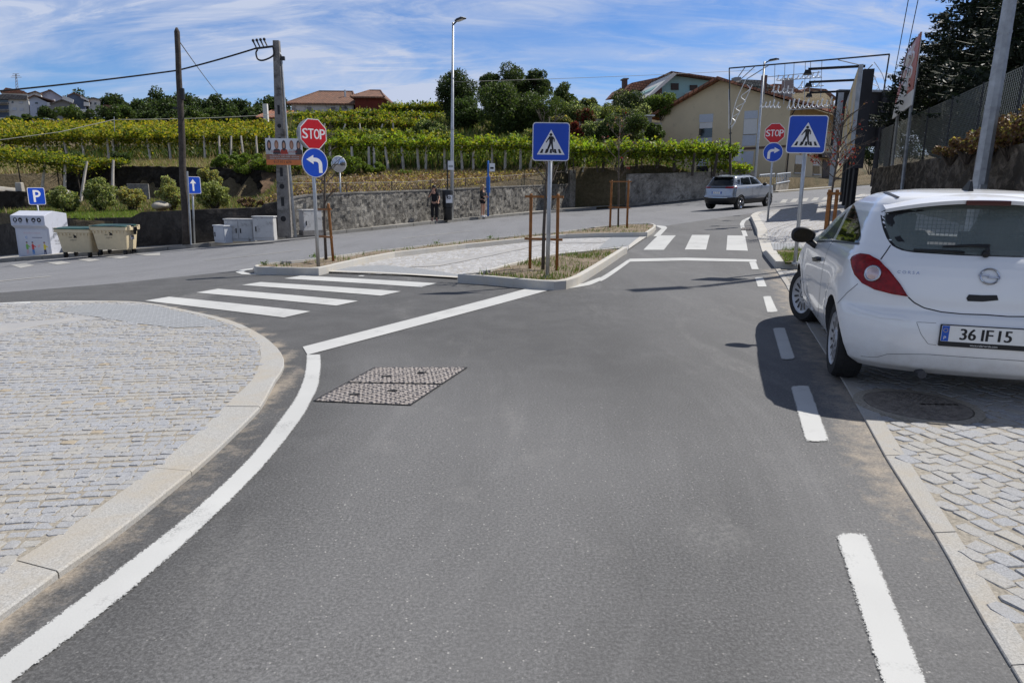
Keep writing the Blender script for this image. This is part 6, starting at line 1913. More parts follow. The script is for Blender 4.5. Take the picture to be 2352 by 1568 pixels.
mb = MB(); mb.M = Matrix(((0, 0, 1, W + 0.001), (1, 0, 0, 0), (0, 1, 0, 0), (0, 0, 0, 1)))
for poly in ([(0.30, 1.02), (0.42, 1.02), (0.42, 1.05), (0.33, 1.05), (0.33, 1.20), (0.30, 1.20)], [(0.48, 1.02), (0.62, 1.02), (0.62, 1.20), (0.59, 1.20), (0.59, 1.05), (0.48, 1.05)],
   [(0.30, 0.98), (0.42, 0.98), (0.42, 0.95), (0.33, 0.95), (0.33, 0.80), (0.30, 0.80)], [(0.48, 0.98), (0.62, 0.98), (0.62, 0.80), (0.59, 0.80), (0.59, 0.95), (0.48, 0.95)]):
 mb.prism(poly, 0, 0.003)
mb.text('TECIDOS', 0.07, 0.002, 0, 1.0, Matrix.Translation((0.52, 0.70, 0))); mb.text('NO LIXO NÃO', 0.06, 0.002, 0, 0.9, Matrix.Translation((0.55, 0.60, 0)))
mb.build('side_print', [M['sign_back']], root)
def wheelie_bin():
 root = thing('wheelie_bin', 'x', 'rubbish bin')
 w, d, h = 1.36, 0.98, 1.10
 mb = MB()
 r0 = rrect(w * 0.86, d * 0.74, 0.10, 4); r1 = rrect(w * 0.97, d * 0.94, 0.10, 4); r2 = rrect(w * 1.02, d, 0.08, 4)
 n = len(r0)
 vs = [(x, y, 0.22) for x, y in r0] + [(x, y, h - 0.14) for x, y in r1] + [(x, y, h - 0.13) for x, y in r2] + [(x, y, h) for x, y in r2]
 fs = [(k * n + i, k * n + (i + 1) % n, (k + 1) * n + (i + 1) % n, (k + 1) * n + i) for k in range(3) for i in range(n)] + [tuple(range(n))[::-1], tuple(range(3 * n, 4 * n))]
 mb.add(vs, fs)
 for k in range(9):
  mb.box((-0.56 + 0.14 * k, -d * 0.485, h - 0.19), (0.05, 0.03, 0.09))
 b = mb.build('body', M['bin_cream'], root, auto=R(35))
 mb = MB()
 prof = [(-0.52, h), (-0.50, h + 0.035), (-0.30, h + 0.06), (0.2, h + 0.075), (0.50, h + 0.05), (0.52, h)]
 m = len(prof); st = [(-0.70, 0.0), (-0.69, 0.75), (-0.6, 1.0), (0.6, 1.0), (0.69, 0.75), (0.70, 0.0)]
 vs = [(x, y, h + 0.004 + (z - h) * k) for x, k in st for y, z in prof]
 mb.add(vs, [(i * m + j, (i + 1) * m + j, (i + 1) * m + j + 1, i * m + j + 1) for i in range(len(st) - 1) for j in range(m - 1)])
 mb.build('lid', M['bin_green'], root, auto=R(40))
 for sg in (1, -1):
  mb = MB(); mb.box((sg * 0.73, 0, h - 0.07), (0.10, d * 0.75, 0.12)); mb.box((sg * 0.72, -0.32, h - 0.02), (0.14, 0.10, 0.14)); mb.box((sg * 0.72, 0.32, h - 0.02), (0.14, 0.10, 0.14)); mb.build('lifting_bracket', M['bin_cream'], root, bevel=0.01)
  mb = MB(); mb.cyl((sg * 0.76, 0, h - 0.10), (sg * 0.82, 0, h - 0.10), 0.09, n=14); mb.box((sg * 0.77, 0, h - 0.22), (0.04, 0.14, 0.16)); mb.build('trunnion', M['black_plastic'], root)
  mb = MB(); mb.box((sg * 0.675, -0.05, h - 0.42), (0.02, 0.22, 0.16)); mb.box((sg * 0.687, -0.05, h - 0.38), (0.01, 0.18, 0.06), mi=1); mb.box((sg * 0.687, -0.05, h - 0.46), (0.01, 0.18, 0.03), mi=1); mb.build('notice_plate', [M['sign_white'], M['ink']], root)
 for sx in (1, -1):
  for sy in (1, -1):
   mb = MB(); mb.cyl((sx * 0.48 - 0.03, sy * 0.30, 0.10), (sx * 0.48 + 0.03, sy * 0.30, 0.10), 0.10, n=18); mb.box((sx * 0.48, sy * 0.30, 0.18), (0.10, 0.12, 0.09)); mb.build('castor', M['black_plastic'], root)
 mb = MB(); mb.M = Matrix(((1, 0, 0, 0), (0, 0, -1, -0.448), (0, 1, 0, 0), (0, 0, 0, 1))) @ Matrix.Rotation(R(-5), 4, 'X')
 lg = [(0.11 * math.cos(2 * PI * k / 24) + 0.08, 0.83 + 0.10 * math.sin(2 * PI * k / 24), 0) for k in range(25)]
 for a in (45, -45):
  mb.M = Matrix(((1, 0, 0, 0), (0, 0, -1, -0.452), (0, 1, 0, 0), (0, 0, 0, 1)))
  mb.prism([(0.08 + x * math.cos(R(a)) - y * math.sin(R(a)), 0.83 + x * math.sin(R(a)) + y * math.cos(R(a))) for x, y in rrect(0.15, 0.05, 0.02, 2)], 0, 0.004)
 mb.prism(disc(0.105, 24, 0.08, 0.83)[:] , -0.002, 0.0) if False else None
 mb.text('resi', 0.055, 0.004, 0, 1, Matrix.Translation((-0.11, 0.80, 0))); mb.text('ambiente', 0.045, 0.004, 0, 1, Matrix.Translation((0.0, 0.70, 0)))
 mb.build('emblem', M['ink'], root)
 return root
bf0, bf1 = gp(160, 593), gp(204, 590.5)
bg0, bg1 = gp(240, 587), gp(284, 584.5)
proto = wheelie_bin()
for i, (a, b, lab) in enumerate(((bf0, bf1, 'cream wheeled rubbish bin with green lid between the container and another bin'), (bg0, bg1, 'cream wheeled rubbish bin with green lid nearest the wooden pole'))):
 o = proto if i == 0 else dup(proto)
 d = (b - a); d.z = 0; d.normalize()
 nrm = Vector((-d.y, d.x, 0))
 c = (a + b) / 2 + nrm * 0.15
 o.location = (c.x, c.y, G(c.x, c.y))
 o.rotation_euler = (0, 0, R(-2 + 2 * i))
 o['label'] = lab; o['group'] = 'cream wheeled bins by the kerb'
 bw_ = zat(c, (512.5, 507)[i]) - G(c.x, c.y)
 s_ = bw_ / 1.22 * 0.93
 o.scale = (s_, s_, s_)
# hillside, walls, fences
base_pl = [Vector((p.x, p.y)) for p in wall_line] + [Vector((p.x, p.y)) for p in wall2] + [Vector((16, 46)), Vector((24, 56)), Vector((36, 72)), Vector((70, 115))]
NB = Vector((-0.45, 0.893))
_pts = [base_pl[0] + (base_pl[0] - base_pl[1]).normalized() * 200] + base_pl
dense = []
for a, b in zip(_pts, _pts[1:]):
 n_ = max(1, int((b - a).length / 1.2)) if (b - a).length < 120 else 30
 for k in range(n_): dense.append(a.lerp(b, k / n_))
dense.append(_pts[-1])
ds = [0.26, 0.28, 0.6, 1, 1.6] + [2.4 + 0.8 * i for i in range(32)] + [29 + 1.5 * i for i in range(30)] + [76, 80, 86, 94, 104, 118, 135, 160, 200, 260, 340, 450]
mb = MB()
rnd = random.Random(1)
vs = []
for d in ds:
 for p in dense:
  q = p + NB * d
  vs.append((q.x, q.y, G(q.x, q.y) - 0.6 if d < 0.27 else hill(q.x, q.y) + (rnd.uniform(-0.06, 0.06) if 1 < d < 70 else 0)))
m_ = len(dense)
mb.add(vs, [(j * m_ + i, j * m_ + i + 1, (j + 1) * m_ + i + 1, (j + 1) * m_ + i) for j in range(len(ds) - 1) for i in range(m_ - 1)])
o = mb.build('hillside', M['hill'], smooth=True)
o['kind'] = 'structure'
def wallmat(name, dark, light, sc1, thr, bscale, bstr):
 t = NT(name)
 n1 = t.noise(sc1, 7, 0.72, 0.6); n2 = t.noise(0.8, 5, 0.6); n3 = t.noise(14, 5, 0.75)
 cl = t.ramp(n1, [(thr - 0.1, dark), (thr, [(a + b) / 2 for a, b in zip(dark, light)]), (thr + 0.12, light)])
 cl = t.mix(t.ramp(n2, [(0.35, 0.0), (0.65, 0.6)]), cl, [x * 0.8 for x in dark])
 cl = t.mix(t.ramp(n3, [(0.3, 0.5), (0.6, 0)]), cl, [x * 0.6 for x in dark])
 t.col(cl); t.set(Roughness=0.95, Specular_IOR_Level=0.2)
 t.bump(t.noise(bscale, 8, 0.75, 0.4), bstr, 0.08)
 return t.m
M['wall_dark'] = wallmat('sooty_block_wall', (0.035, 0.032, 0.030), (0.11, 0.10, 0.09), 1.6, 0.55, 6, 0.6)
M['wall_rubble'] = wallmat('rough_cast_wall', (0.07, 0.066, 0.06), (0.42, 0.40, 0.36), 3.2, 0.47, 5, 1.0)
M['wall_right'] = wallmat('stained_wall', (0.12, 0.11, 0.095), (0.54, 0.50, 0.44), 1.8, 0.44, 4, 1.0)
M['wall_bank'] = wallmat('mossy_retaining_wall', (0.07, 0.06, 0.048), (0.34, 0.29, 0.23), 2.4, 0.58, 3.5, 1.0)
M['wall_terrace'] = wallmat('dry_stone_terrace', (0.022, 0.019, 0.016), (0.09, 0.078, 0.06), 2.4, 0.60, 2.5, 1.0)
M['coping'] = wallmat('wall_coping', (0.16, 0.15, 0.14), (0.34, 0.33, 0.30), 2.5, 0.5, 12, 0.4)
def wall(name, label, cat, foot, tops, thick, mat, rough=0.03, step=0.14, coping=0.0, seed=1, nrm=None):
 """foot: ground points of the face; tops: z of the top above each"""
 rnd = random.Random(seed)
 P, Z0, Z1 = [], [], []
 for i in range(len(foot) - 1):
  a, b = foot[i], foot[i + 1]
  n_ = max(1, int((b - a).length / step))
  for k in range(n_ + (i == len(foot) - 2)):
   t_ = k / n_
   P.append(a.lerp(b, t_)); Z1.append(tops[i] + (tops[i + 1] - tops[i]) * t_)
 m = len(P)
 N = []
 for i in range(m):
  d = P[min(m - 1, i + 1)] - P[max(0, i - 1)]
  N.append(Vector((-d.y, d.x, 0)).normalized())
 rows = max(3, int(max(z - p.z for z, p in zip(Z1, P)) / step))
 mb = MB(); vs, fs = [], []
 for r_ in range(rows + 1):
  for i in range(m):
   z = P[i].z - 0.1 + (Z1[i] - P[i].z + 0.1) * r_ / rows
   k = rnd.uniform(-rough, rough) if 0 < r_ < rows else rnd.uniform(-rough, rough) * 0.4
   q = P[i] - N[i] * k
   vs.append((q.x, q.y, z + (rnd.uniform(-rough, rough) * 0.5 if r_ == rows else 0)))
 top0 = len(vs)
 for i in range(m):
  q = P[i] + N[i] * thick
  vs.append((q.x, q.y, Z1[i]))
 for i in range(m):
  q = P[i] + N[i] * thick
  vs.append((q.x, q.y, P[i].z - 0.2))
 for r_ in range(rows + 2):
  for i in range(m - 1):
   fs.append((r_ * m + i, r_ * m + i + 1, (r_ + 1) * m + i + 1, (r_ + 1) * m + i))
 for e in (0, m - 1):
  col = [r_ * m + e for r_ in range(rows + 3)]
  fs.append(tuple(col if e == 0 else col[::-1]))
 mb.add(vs, fs)
 o = mb.build(name, mat)
 tag(o, label, cat)
 if coping:
  mb = MB()
  A = [p - N[i] * 0.03 for i, p in enumerate(P)][::4] + [P[-1] - N[-1] * 0.03]
  B = [p + N[i] * (thick + 0.03) for i, p in enumerate(P)][::4] + [P[-1] + N[-1] * (thick + 0.03)]
  ZZ = Z1[::4] + [Z1[-1]]
  vs = []
  for a, b, z in zip(A, B, ZZ): vs += [(a.x, a.y, z - 0.01), (a.x, a.y, z + coping), (b.x, b.y, z + coping), (b.x, b.y, z - 0.01)]
  n_ = len(ZZ)
  mb.add(vs, [(i * 4 + j, (i + 1) * 4 + j, (i + 1) * 4 + (j + 1) % 4, i * 4 + (j + 1) % 4) for i in range(n_ - 1) for j in range(4)] + [(0, 1, 2, 3), tuple((n_ - 1) * 4 + j for j in (3, 2, 1, 0))])
  mb.build('coping', M['coping'], o)
 return o
def on_line(u, line):
 """point of a ground polyline that appears at picture column u"""
 for a, b in zip(line, line[1:]):
  ua, ub = proj(a)[0], proj(b)[0]
  if (ua - u) * (ub - u) <= 0 and ua != ub:
   lo, hi = 0.0, 1.0
   for _ in range(40):
    m = (lo + hi) / 2
    if (proj(a.lerp(b, m))[0] - u) * (ua - u) > 0: lo = m
    else: hi = m
   return a.lerp(b, lo)
 return line[-1].copy()
def wall_px(name, label, cat, line, pts, *a, **k):
 foot = [on_line(u, line) for u, v in pts]
 tops = [zat(p, v) for p, (u, v) in zip(foot, pts)]
 return wall(name, label, cat, foot, tops, *a, **k)
wall_px('boundary_wall', 'low soot-dark block wall behind the bins and cabinets', 'wall', wall_line, [(-60, 522), (0, 517), (147, 501.5), (308, 499.5), (334, 487), (440, 482.5), (608, 476.5), (614, 469), (650, 462)], 0.25, M['wall_dark'], 0.012, 0.2, seed=2)
wall_px('boundary_wall', 'rough grey cement wall behind the two women at the bus stop', 'wall', wall_line, [(653, 463), (700, 451), (800, 444.5), (1000, 437.5), (1130, 431), (1308, 424)], 0.25, M['wall_rubble'], 0.035, 0.13, coping=0.05, seed=3)
wall_px('boundary_wall', 'tall grey streaked wall left of the silver car', 'wall', wall2, [(1441, 400), (1450, 399.5), (1620, 395), (1734, 392)], 0.3, M['wall_right'], 0.03, 0.14, seed=4)
gpil = on_line(1319, wall_line) if False else wall_line[-1]
pz = zat(gpil, 390.5)
mb = MB(); mb.box((gpil.x + 0.05, gpil.y + 0.12, (gpil.z + pz) / 2), (0.42, 0.42, pz - gpil.z), rz=0.3); o = mb.build('gate_pillar', M['wall_right'], bevel=0.03); tag(o, 'grey stone gate pillar at the end of the rough wall, beside the railing', 'pillar')
ga = gpil + Vector((0.35, 0.25, 0)); gb = wall2[0] + Vector((-0.1, 0.5, 0))
back = Vector((-0.25, 1.2, 0))
g0, g1 = ga + back, gb + back
gt = zat(g0, 398)
M['gate'] = simple('dark_gate_metal', (0.03, 0.028, 0.026), 0.6, var=0.3, scale=2)
root = thing('driveway_gate', 'dark driveway gate set back between the grey pillar and the streaked wall', 'gate', g0)
dv = (g1 - g0); ang = math.atan2(dv.y, dv.x); L_ = dv.length
for k in range(2):
 mb = MB(); mb.M = Matrix.Rotation(ang, 4, 'Z')
 mb.box((L_ * (0.25 + 0.5 * k), 0, (gt - g0.z) / 2), (L_ * 0.49, 0.05, gt - g0.z))
 for q in range(9): mb.box((L_ * (0.03 + 0.5 * k) + q * L_ * 0.055, -0.035, (gt - g0.z) / 2), (0.03, 0.03, gt - g0.z - 0.1))
 mb.build('gate_leaf', M['gate'], root)
for p, q, lab in ((ga, g0, 'short dark side wall of the driveway recess nearest the pillar'), (gb, g1, 'short dark side wall of the driveway recess nearest the streaked wall')):
 mb = MB(); d = q - p; mb.box(((p.x + q.x) / 2, (p.y + q.y) / 2, p.z + 0.9), (d.length, 0.2, 1.9), rz=math.atan2(d.y, d.x)); tag(mb.build('boundary_wall', M['wall_dark']), lab, 'wall')
ra, rb = on_line(1262, wall_line) + Vector((0.05, 0.12, 0)), on_line(1306, wall_line) + Vector((0.05, 0.12, 0))
root = thing('railing', 'short black railing on the rough wall beside the stone gate pillar', 'railing', ra)
za0, za1 = zat(ra, 426.5), zat(ra, 391.5)
for nm, zz in (('rail', za1), ('rail', za0 + 0.08)):
 mb = MB(); mb.tube([Vector((0, 0, zz - ra.z)), Vector((rb.x - ra.x, rb.y - ra.y, zz - ra.z + 0.05))], 0.022, 6); mb.build(nm, M['black_paint'], root)
for k in range(10):
 q = (rb - ra) * (k / 9); mb = MB(); mb.tube([Vector((q.x, q.y, za0 - ra.z)), Vector((q.x, q.y, za1 - ra.z + 0.02))], 0.014, 5); mb.build('baluster', M['black_paint'], root)
def mesh_fence(label, foot, z0, z1, cell, r, post_every, mat, post_mat, post_r=0.025, name='chain_link_fence'):
 P = resample([Vector((p.x, p.y, 0)) for p in foot], 60)
 L = [0]
 for a, b in zip(P, P[1:]): L.append(L[-1] + (b - a).length)
 tot = L[-1]
 def pos(s, f):
  s = min(max(s, 0), tot)
  j = min(58, int(s / tot * 59))
  while j < 58 and L[j + 1] < s: j += 1
  while j > 0 and L[j] > s: j -= 1
  t_ = (s - L[j]) / (L[j + 1] - L[j])
  p = P[j].lerp(P[j + 1], t_)
  a = z0(s / tot); b = z1(s / tot)
  return Vector((p.x, p.y, a + (b - a) * f))
 root = thing(name, label, 'fence', pos(0, 0))
 o0 = pos(0, 0)
 mb = MB()
 H = z1(0.5) - z0(0.5)
 k = -int(H / cell) - 1
 while k * cell < tot:
  for sg in (1, -1):
   s0 = k * cell
   pts = []
   for q in range(5):
    f = q / 4
    s = s0 + (f if sg > 0 else 1 - f) * H
    pts.append((s, f))
   pts = [pos(s, f) for s, f in pts if 0 <= s <= tot]
   if len(pts) > 1: mb.tube([p - o0 for p in pts], r, 3, cap=False)
  k += 1
 mb.build('wire_mesh', mat, root)
 n_ = max(1, int(tot / post_every))
 for i in range(n_ + 1):
  a, b = pos(tot * i / n_, 0), pos(tot * i / n_, 1)
  mb = MB(); mb.tube([a - o0 - Vector((0, 0, 0.15)), b - o0 + Vector((0, 0, 0.04))], post_r, 6); mb.build('post', post_mat, root)
 mb = MB(); mb.tube([pos(tot * i / 40, 1.0) - o0 for i in range(41)], r * 1.6, 4); mb.build('top_wire', mat, root)
 return root
M['fence_wire'] = simple('fence_wire', (0.15, 0.15, 0.14), 0.6, 0.3)
M['fence_green'] = simple('fence_pale_wire', (0.17, 0.185, 0.17), 0.5, 0.3)
ff = [on_line(u, wall_line) + Vector((0.03, 0.12, 0)) for u in (657, 800, 1000, 1258)]
zb = [zat(p, v) for p, v in zip(ff, (459, 442, 435, 426))]; zt_ = [zat(p, v) for p, v in zip(ff, (421, 415, 403, 396))]
def pw(arr): return lambda t_: interp(t_, [(i / (len(arr) - 1), a) for i, a in enumerate(arr)])
mesh_fence('thin rusty mesh fence standing on the rough cement wall', ff, pw(zb), pw(zt_), 0.16, 0.005, 2.6, M['fence_wire'], M['gate'], 0.02)
tl_ = [Vector((x, 43.6 + 0.25 * math.sin(x), hill(x, 43.2))) for x in (-28, -25, -22, -19, -16.5, -14.6)]
wall('terrace_wall', 'dark dry stone terrace wall across the garden below the vines', 'wall', tl_, [zat(p, v) for p, v in zip(tl_, (381, 381, 383, 385, 389, 396))], 0.5, M['wall_terrace'], 0.09, 0.22, seed=8)
rw = [Vector((5.6 + 0.32 * y, y, G(5.6 + 0.32 * y, y))) for y in (29.5, 24, 19, 15, 11, 7)]
wall('retaining_wall', 'dark mossy retaining wall behind the white car', 'wall', rw, [2.45] * 6, 0.4, M['wall_bank'], 0.05, 0.17, seed=9)
mb = MB()
bx = [(0.35, 2.40), (1.5, 2.55), (4, 3.0), (9, 3.6), (20, 5.0), (60, 9.0)]
ysb = [33, 29, 25, 21, 17, 13, 9, 5, -5]
mb.add([(5.6 + 0.32 * y + dx, y, z) for y in ysb for dx, z in bx], [(j * 6 + i, j * 6 + i + 1, (j + 1) * 6 + i + 1, (j + 1) * 6 + i) for j in range(len(ysb) - 1) for i in range(5)])
o = mb.build('bank', M['hill'], smooth=True); o['kind'] = 'structure'
rf = [Vector((5.85 + 0.32 * y, y, 0)) for y in (30, 24, 18, 12, 8)]
mesh_fence('pale chain-link fence on top of the mossy retaining wall', rf, lambda t_: 2.38, lambda t_: 4.05 + 0.1 * t_, 0.11, 0.0048, 2.4, M['fence_green'], M['black_paint'], 0.035)
# foliage tools
def cloud(name, pts, size, mats, parent=None, seed=0, up=0.35, weights=None, aspect=0.62, kind=None):
 rng = np.random.default_rng(seed)
 P = np.asarray(pts, float)
 n = len(P)
 nr = rng.normal(size=(n, 3)); nr[:, 2] += up * 2
 nr /= np.linalg.norm(nr, axis=1, keepdims=True)
 a = rng.normal(size=(n, 3))
 u = np.cross(nr, a); u /= np.linalg.norm(u, axis=1, keepdims=True) + 1e-9
 w = np.cross(nr, u)
 s = size * rng.uniform(0.55, 1.35, size=(n, 1))
 bend = nr * s * rng.uniform(-0.2, 0.2, size=(n, 1))
 V = np.empty((n, 4, 3))
 V[:, 0] = P - u * s * 0.5 + bend
 V[:, 1] = P + w * s * 0.5 * aspect
 V[:, 2] = P + u * s * 0.5 + bend
 V[:, 3] = P - w * s * 0.5 * aspect
 me = bpy.data.meshes.new(name)
 me.vertices.add(n * 4); me.vertices.foreach_set('co', V.reshape(-1))
 me.loops.add(n * 4); me.loops.foreach_set('vertex_index', np.arange(n * 4, dtype=np.int32))
 me.polygons.add(n); me.polygons.foreach_set('loop_start', np.arange(0, n * 4, 4, dtype=np.int32))
 try: me.polygons.foreach_set('loop_total', np.full(n, 4, dtype=np.int32))
 except Exception: pass
 mi = rng.choice(len(mats), size=n, p=weights).astype(np.int32)
 me.polygons.foreach_set('material_index', mi)
 me.update(calc_edges=True)
 o = link_mesh(name, me, mats, parent)
 if kind: o['kind'] = kind
 return o
def blob_pts(blobs, n, seed, shell=0.75):
 rng = np.random.default_rng(seed)
 vol = np.array([b[1][0] * b[1][1] * b[1][2] for b in blobs]) ** 0.7
 k = rng.choice(len(blobs), size=n, p=vol / vol.sum())
 d = rng.normal(size=(n, 3)); d /= np.linalg.norm(d, axis=1, keepdims=True)
 r = shell + (1 - shell) * rng.uniform(size=(n, 1)) ** 0.6
 r *= 1 + 0.12 * rng.normal(size=(n, 1))
 C_ = np.array([b[0] for b in blobs])[k]; R_ = np.array([b[1] for b in blobs])[k]
 return C_ + d * r * R_
def crown_blobs(c, r, n, rnd, sub=(0.30, 0.5), squash=0.85, shape='round'):
 out = []
 for i in range(n):
  while True:
   p = Vector((rnd.uniform(-1, 1), rnd.uniform(-1, 1), rnd.uniform(-1, 1)))
   if p.length > 1: continue
   if shape == 'cone' and math.hypot(p.x, p.y) > 0.95 * (1 - (p.z + 1) / 2) ** 0.75 + 0.12: continue
   break
  p *= 0.80
  k = rnd.uniform(*sub)
  rr = min(r[0], r[1], r[2] * 1.3) * k
  out.append(((c[0] + p.x * r[0], c[1] + p.y * r[1], c[2] + p.z * r[2]), (rr, rr, rr * squash)))
 return out
G1 = lambda n, c, v=0.3, t_=0.3: leafmat(n, c, v, t_)
M['lf_dark'] = G1('foliage_dark', (0.033, 0.054, 0.019)); M['lf_dark2'] = G1('foliage_dark_olive', (0.052, 0.068, 0.026)); M['lf_mid'] = G1('foliage_mid', (0.07, 0.112, 0.028)); M['lf_mid2'] = G1('foliage_mid_yellow', (0.105, 0.135, 0.03))
M['lf_bright'] = G1('foliage_bright', (0.13, 0.20, 0.03)); M['lf_olive'] = G1('foliage_olive', (0.21, 0.215, 0.075), 0.3, 0.5); M['lf_silver'] = G1('foliage_silver', (0.31, 0.34, 0.17), 0.3, 0.5); M['lf_tan'] = G1('foliage_tan', (0.32, 0.25, 0.09), 0.3, 0.5)
M['vine_a'] = G1('vine_green', (0.145, 0.185, 0.02), 0.3, 0.45); M['vine_b'] = G1('vine_yellow_green', (0.25, 0.245, 0.025), 0.25, 0.45); M['vine_c'] = G1('vine_yellow', (0.38, 0.29, 0.03), 0.25, 0.4); M['vine_d'] = G1('vine_deep_green', (0.045, 0.075, 0.012), 0.3, 0.35); M['vine_e'] = G1('vine_rust', (0.26, 0.12, 0.03), 0.3, 0.3)
M['vine_f'] = G1('vine_lime', (0.21, 0.31, 0.03), 0.25, 0.45)
M['needle'] = G1('spruce_needles', (0.012, 0.020, 0.011), 0.35, 0.0); M['needle2'] = G1('spruce_needles_light', (0.026, 0.038, 0.018), 0.3, 0.0)
M['grass_dry'] = G1('dry_grass', (0.25, 0.185, 0.09), 0.3, 0.2); M['grass_dry2'] = G1('bleached_grass', (0.36, 0.28, 0.16), 0.25, 0.2); M['grass_green'] = G1('green_grass', (0.11, 0.17, 0.03), 0.35, 0.3); M['grass_lime'] = G1('lime_grass', (0.20, 0.27, 0.04), 0.3, 0.3)
M['heather'] = G1('dry_heather', (0.20, 0.135, 0.095), 0.4, 0.1)
M['post_pale'] = simple('granite_post', (0.50, 0.46, 0.40), 0.9, var=0.25, scale=8)
M['trunk'] = simple('tree_trunk', (0.06, 0.048, 0.038), 0.95, var=0.4, scale=6, bump=0.6, bscale=20)
def tree(label, u, Y, vbase, vtop, wpx, mats, weights=None, n=9000, leaf=None, blobs=26, shape='round', seed=0, group=None, name='broadleaf_tree', cat='tree', low=0.10, sub=(0.2, 0.5), depth=None, base=None):
 rnd = random.Random(seed)
 b = at(u, vbase, Y)
 b.z = min(b.z, hill(b.x, b.y) + 0.3) if base is None else base
 top = at(u, vtop, Y)
 H = top.z - b.z
 W = wpx * Y / F
 root = thing(name, label, cat, b, 0, group)
 mb = MB()
 cz = H * (low + (1 - low) / 2)
 trunk_top = Vector((rnd.uniform(-.1, .1) * W, 0, H * 0.75))
 r0 = max(0.05, min(0.45, W * 0.05))
 mb.tube([Vector((0, 0, -0.3)), Vector((rnd.uniform(-.03, .03) * W, 0, H * 0.3)), trunk_top], [r0, r0 * 0.8, r0 * 0.3], 8)
 bl = crown_blobs((0, 0, cz), (W / 2, (depth or W) / 2, (1 - low) * H / 2), int(blobs * 1.4), rnd, sub, shape=shape)
 for c, r in bl[::3]:
  mb.tube([Vector((0, 0, H * 0.25 + 0.3 * max(0, c[2] - H * 0.3))), Vector(c)], [r0 * 0.4, r0 * 0.12], 5, cap=False)
 mb.build('trunk', M['trunk'], root, smooth=True)
 pts = blob_pts(bl, int(n * 1.6) if Y < 100 else n, seed + 1)
 cloud('crown', pts, leaf * 0.8 if leaf and leaf < 0.3 else leaf or max(0.10, Y * 0.0034), [M[m] for m in mats], root, seed + 2, weights=weights)
 return root
# vineyard
posts_proto = {}
def vine_post(p, h, lean, label, group, thick=0.075, mat='post_pale'):
 key = (mat, round(thick, 3))
 if key not in posts_proto:
  mb = MB(); rnd = random.Random(3)
  mb.tube([(0, 0, -0.2), (0.01, 0, 0.35), (-0.01, 0.01, 0.7), (0, 0, 1.0)], [thick, thick * 0.95, thick * 0.85, thick * 0.75], 5)
  o = mb.build('vine_post', M[mat])
  posts_proto[key] = o
 else:
  o = posts_proto[key].copy(); C.objects.link(o)
 o.location = p; o.scale = (1, 1, h); o.rotation_euler = (lean[1], lean[0], random.uniform(0, 3))
 tag(o, label, 'post', group)
 return o
def vine_row(label, px, Y, thick_px, mats, weights, n, leaf, seed, depth=2.2, hang=0.35, group='rows of grape vines on the hillside', trunks=6):
 """px: canopy centre line in the picture; Y: distance of each node"""
 rng = np.random.default_rng(seed)
 rnd = random.Random(seed)
 nodes = [at(u, v, y) for (u, v), y in zip(px, Y)]
 P = resample(nodes, 80)
 b0 = P[len(P) // 2]
 base = Vector((b0.x, b0.y, hill(b0.x, b0.y)))
 root = thing('grape_vine_row', label, 'grape vines', base, 0, group)
 A = np.array([tuple(p) for p in P])
 t_ = rng.uniform(0, 79, size=n); i = np.minimum(78, t_.astype(int)); f = (t_ - i)[:, None]
 c = A[i] * (1 - f) + A[i + 1] * f
 th = thick_px * np.mean(Y) / F
 wob = 0.45 * th * (np.sin(t_ * 0.9 + seed) + 0.8 * np.sin(t_ * 2.3 + 2 * seed) + 0.7 * np.sin(t_ * 5.1 + 3 * seed) + 0.6 * np.sin(t_ * 9.7 + seed))
 off = np.stack([rng.normal(0, 0.15, n), rng.uniform(-depth / 2, depth / 2, n), np.zeros(n)], 1)
 z = rng.normal(0, 0.24, n) * th
 top = rng.uniform(size=n) < 0.55
 z = np.where(top, np.abs(rng.normal(0.25, 0.16, n)) * th + wob * 0.6, z + wob * 0.3)
 hg = rng.uniform(size=n) < hang
 hcl = np.maximum(0, np.sin(t_ * 3.7 + seed * 1.3)) ** 2
 z = np.where(hg, -rng.uniform(0, 1.5, n) * th * hcl, z)
 c = c + off; c[:, 2] += z
 c -= np.array(tuple(base))
 cloud('canopy', c, leaf, [M[m] for m in mats], root, seed, up=0.5, weights=weights)
 for k in range(trunks):
  mb = MB(); p = P[int((k + 0.5) / trunks * 79)]
  q = Vector((p.x + rnd.uniform(-.4, .4), p.y + rnd.uniform(-.6, .6), 0)); g = hill(q.x, q.y)
  q = q - base
  mb.tube([Vector((q.x, q.y, g - base.z - 0.1)), Vector((q.x + rnd.uniform(-.2, .2), q.y, (g + p.z) / 2 - base.z)), Vector((q.x + rnd.uniform(-.3, .3), q.y, p.z - base.z))], [0.05, 0.04, 0.03], 5)
  mb.build('vine_stem', M['trunk'], root)
 for dy in (-depth * 0.4, 0, depth * 0.4):
  mb = MB(); mb.tube([Vector((p.x, p.y + dy, p.z - 0.12)) - base for p in P[::8] + [P[-1]]], 0.012, 4)
  mb.build('trellis_wire', M['wire'], root)
 return root
YG = ['vine_a', 'vine_b', 'vine_c', 'vine_d']
wgY = [0.26, 0.38, 0.22, 0.14]; wgG = [0.42, 0.25, 0.05, 0.28]; wgL = [0.30, 0.30, 0.14, 0.26]
vine_row('foremost row of yellow-green vines left of the wooden pole, held up by white posts', [(-40, 322), (150, 316), (400, 318), (690, 316)], [57, 58, 58, 60], 22, YG, [0.32, 0.34, 0.14, 0.20], 15000, 0.25, 11)
vine_row('second row of yellowing vines on the left hillside', [(-40, 305), (200, 304), (420, 306), (690, 305)], [64, 66, 66, 68], 16, YG, wgY, 11000, 0.28, 12, 3.5)
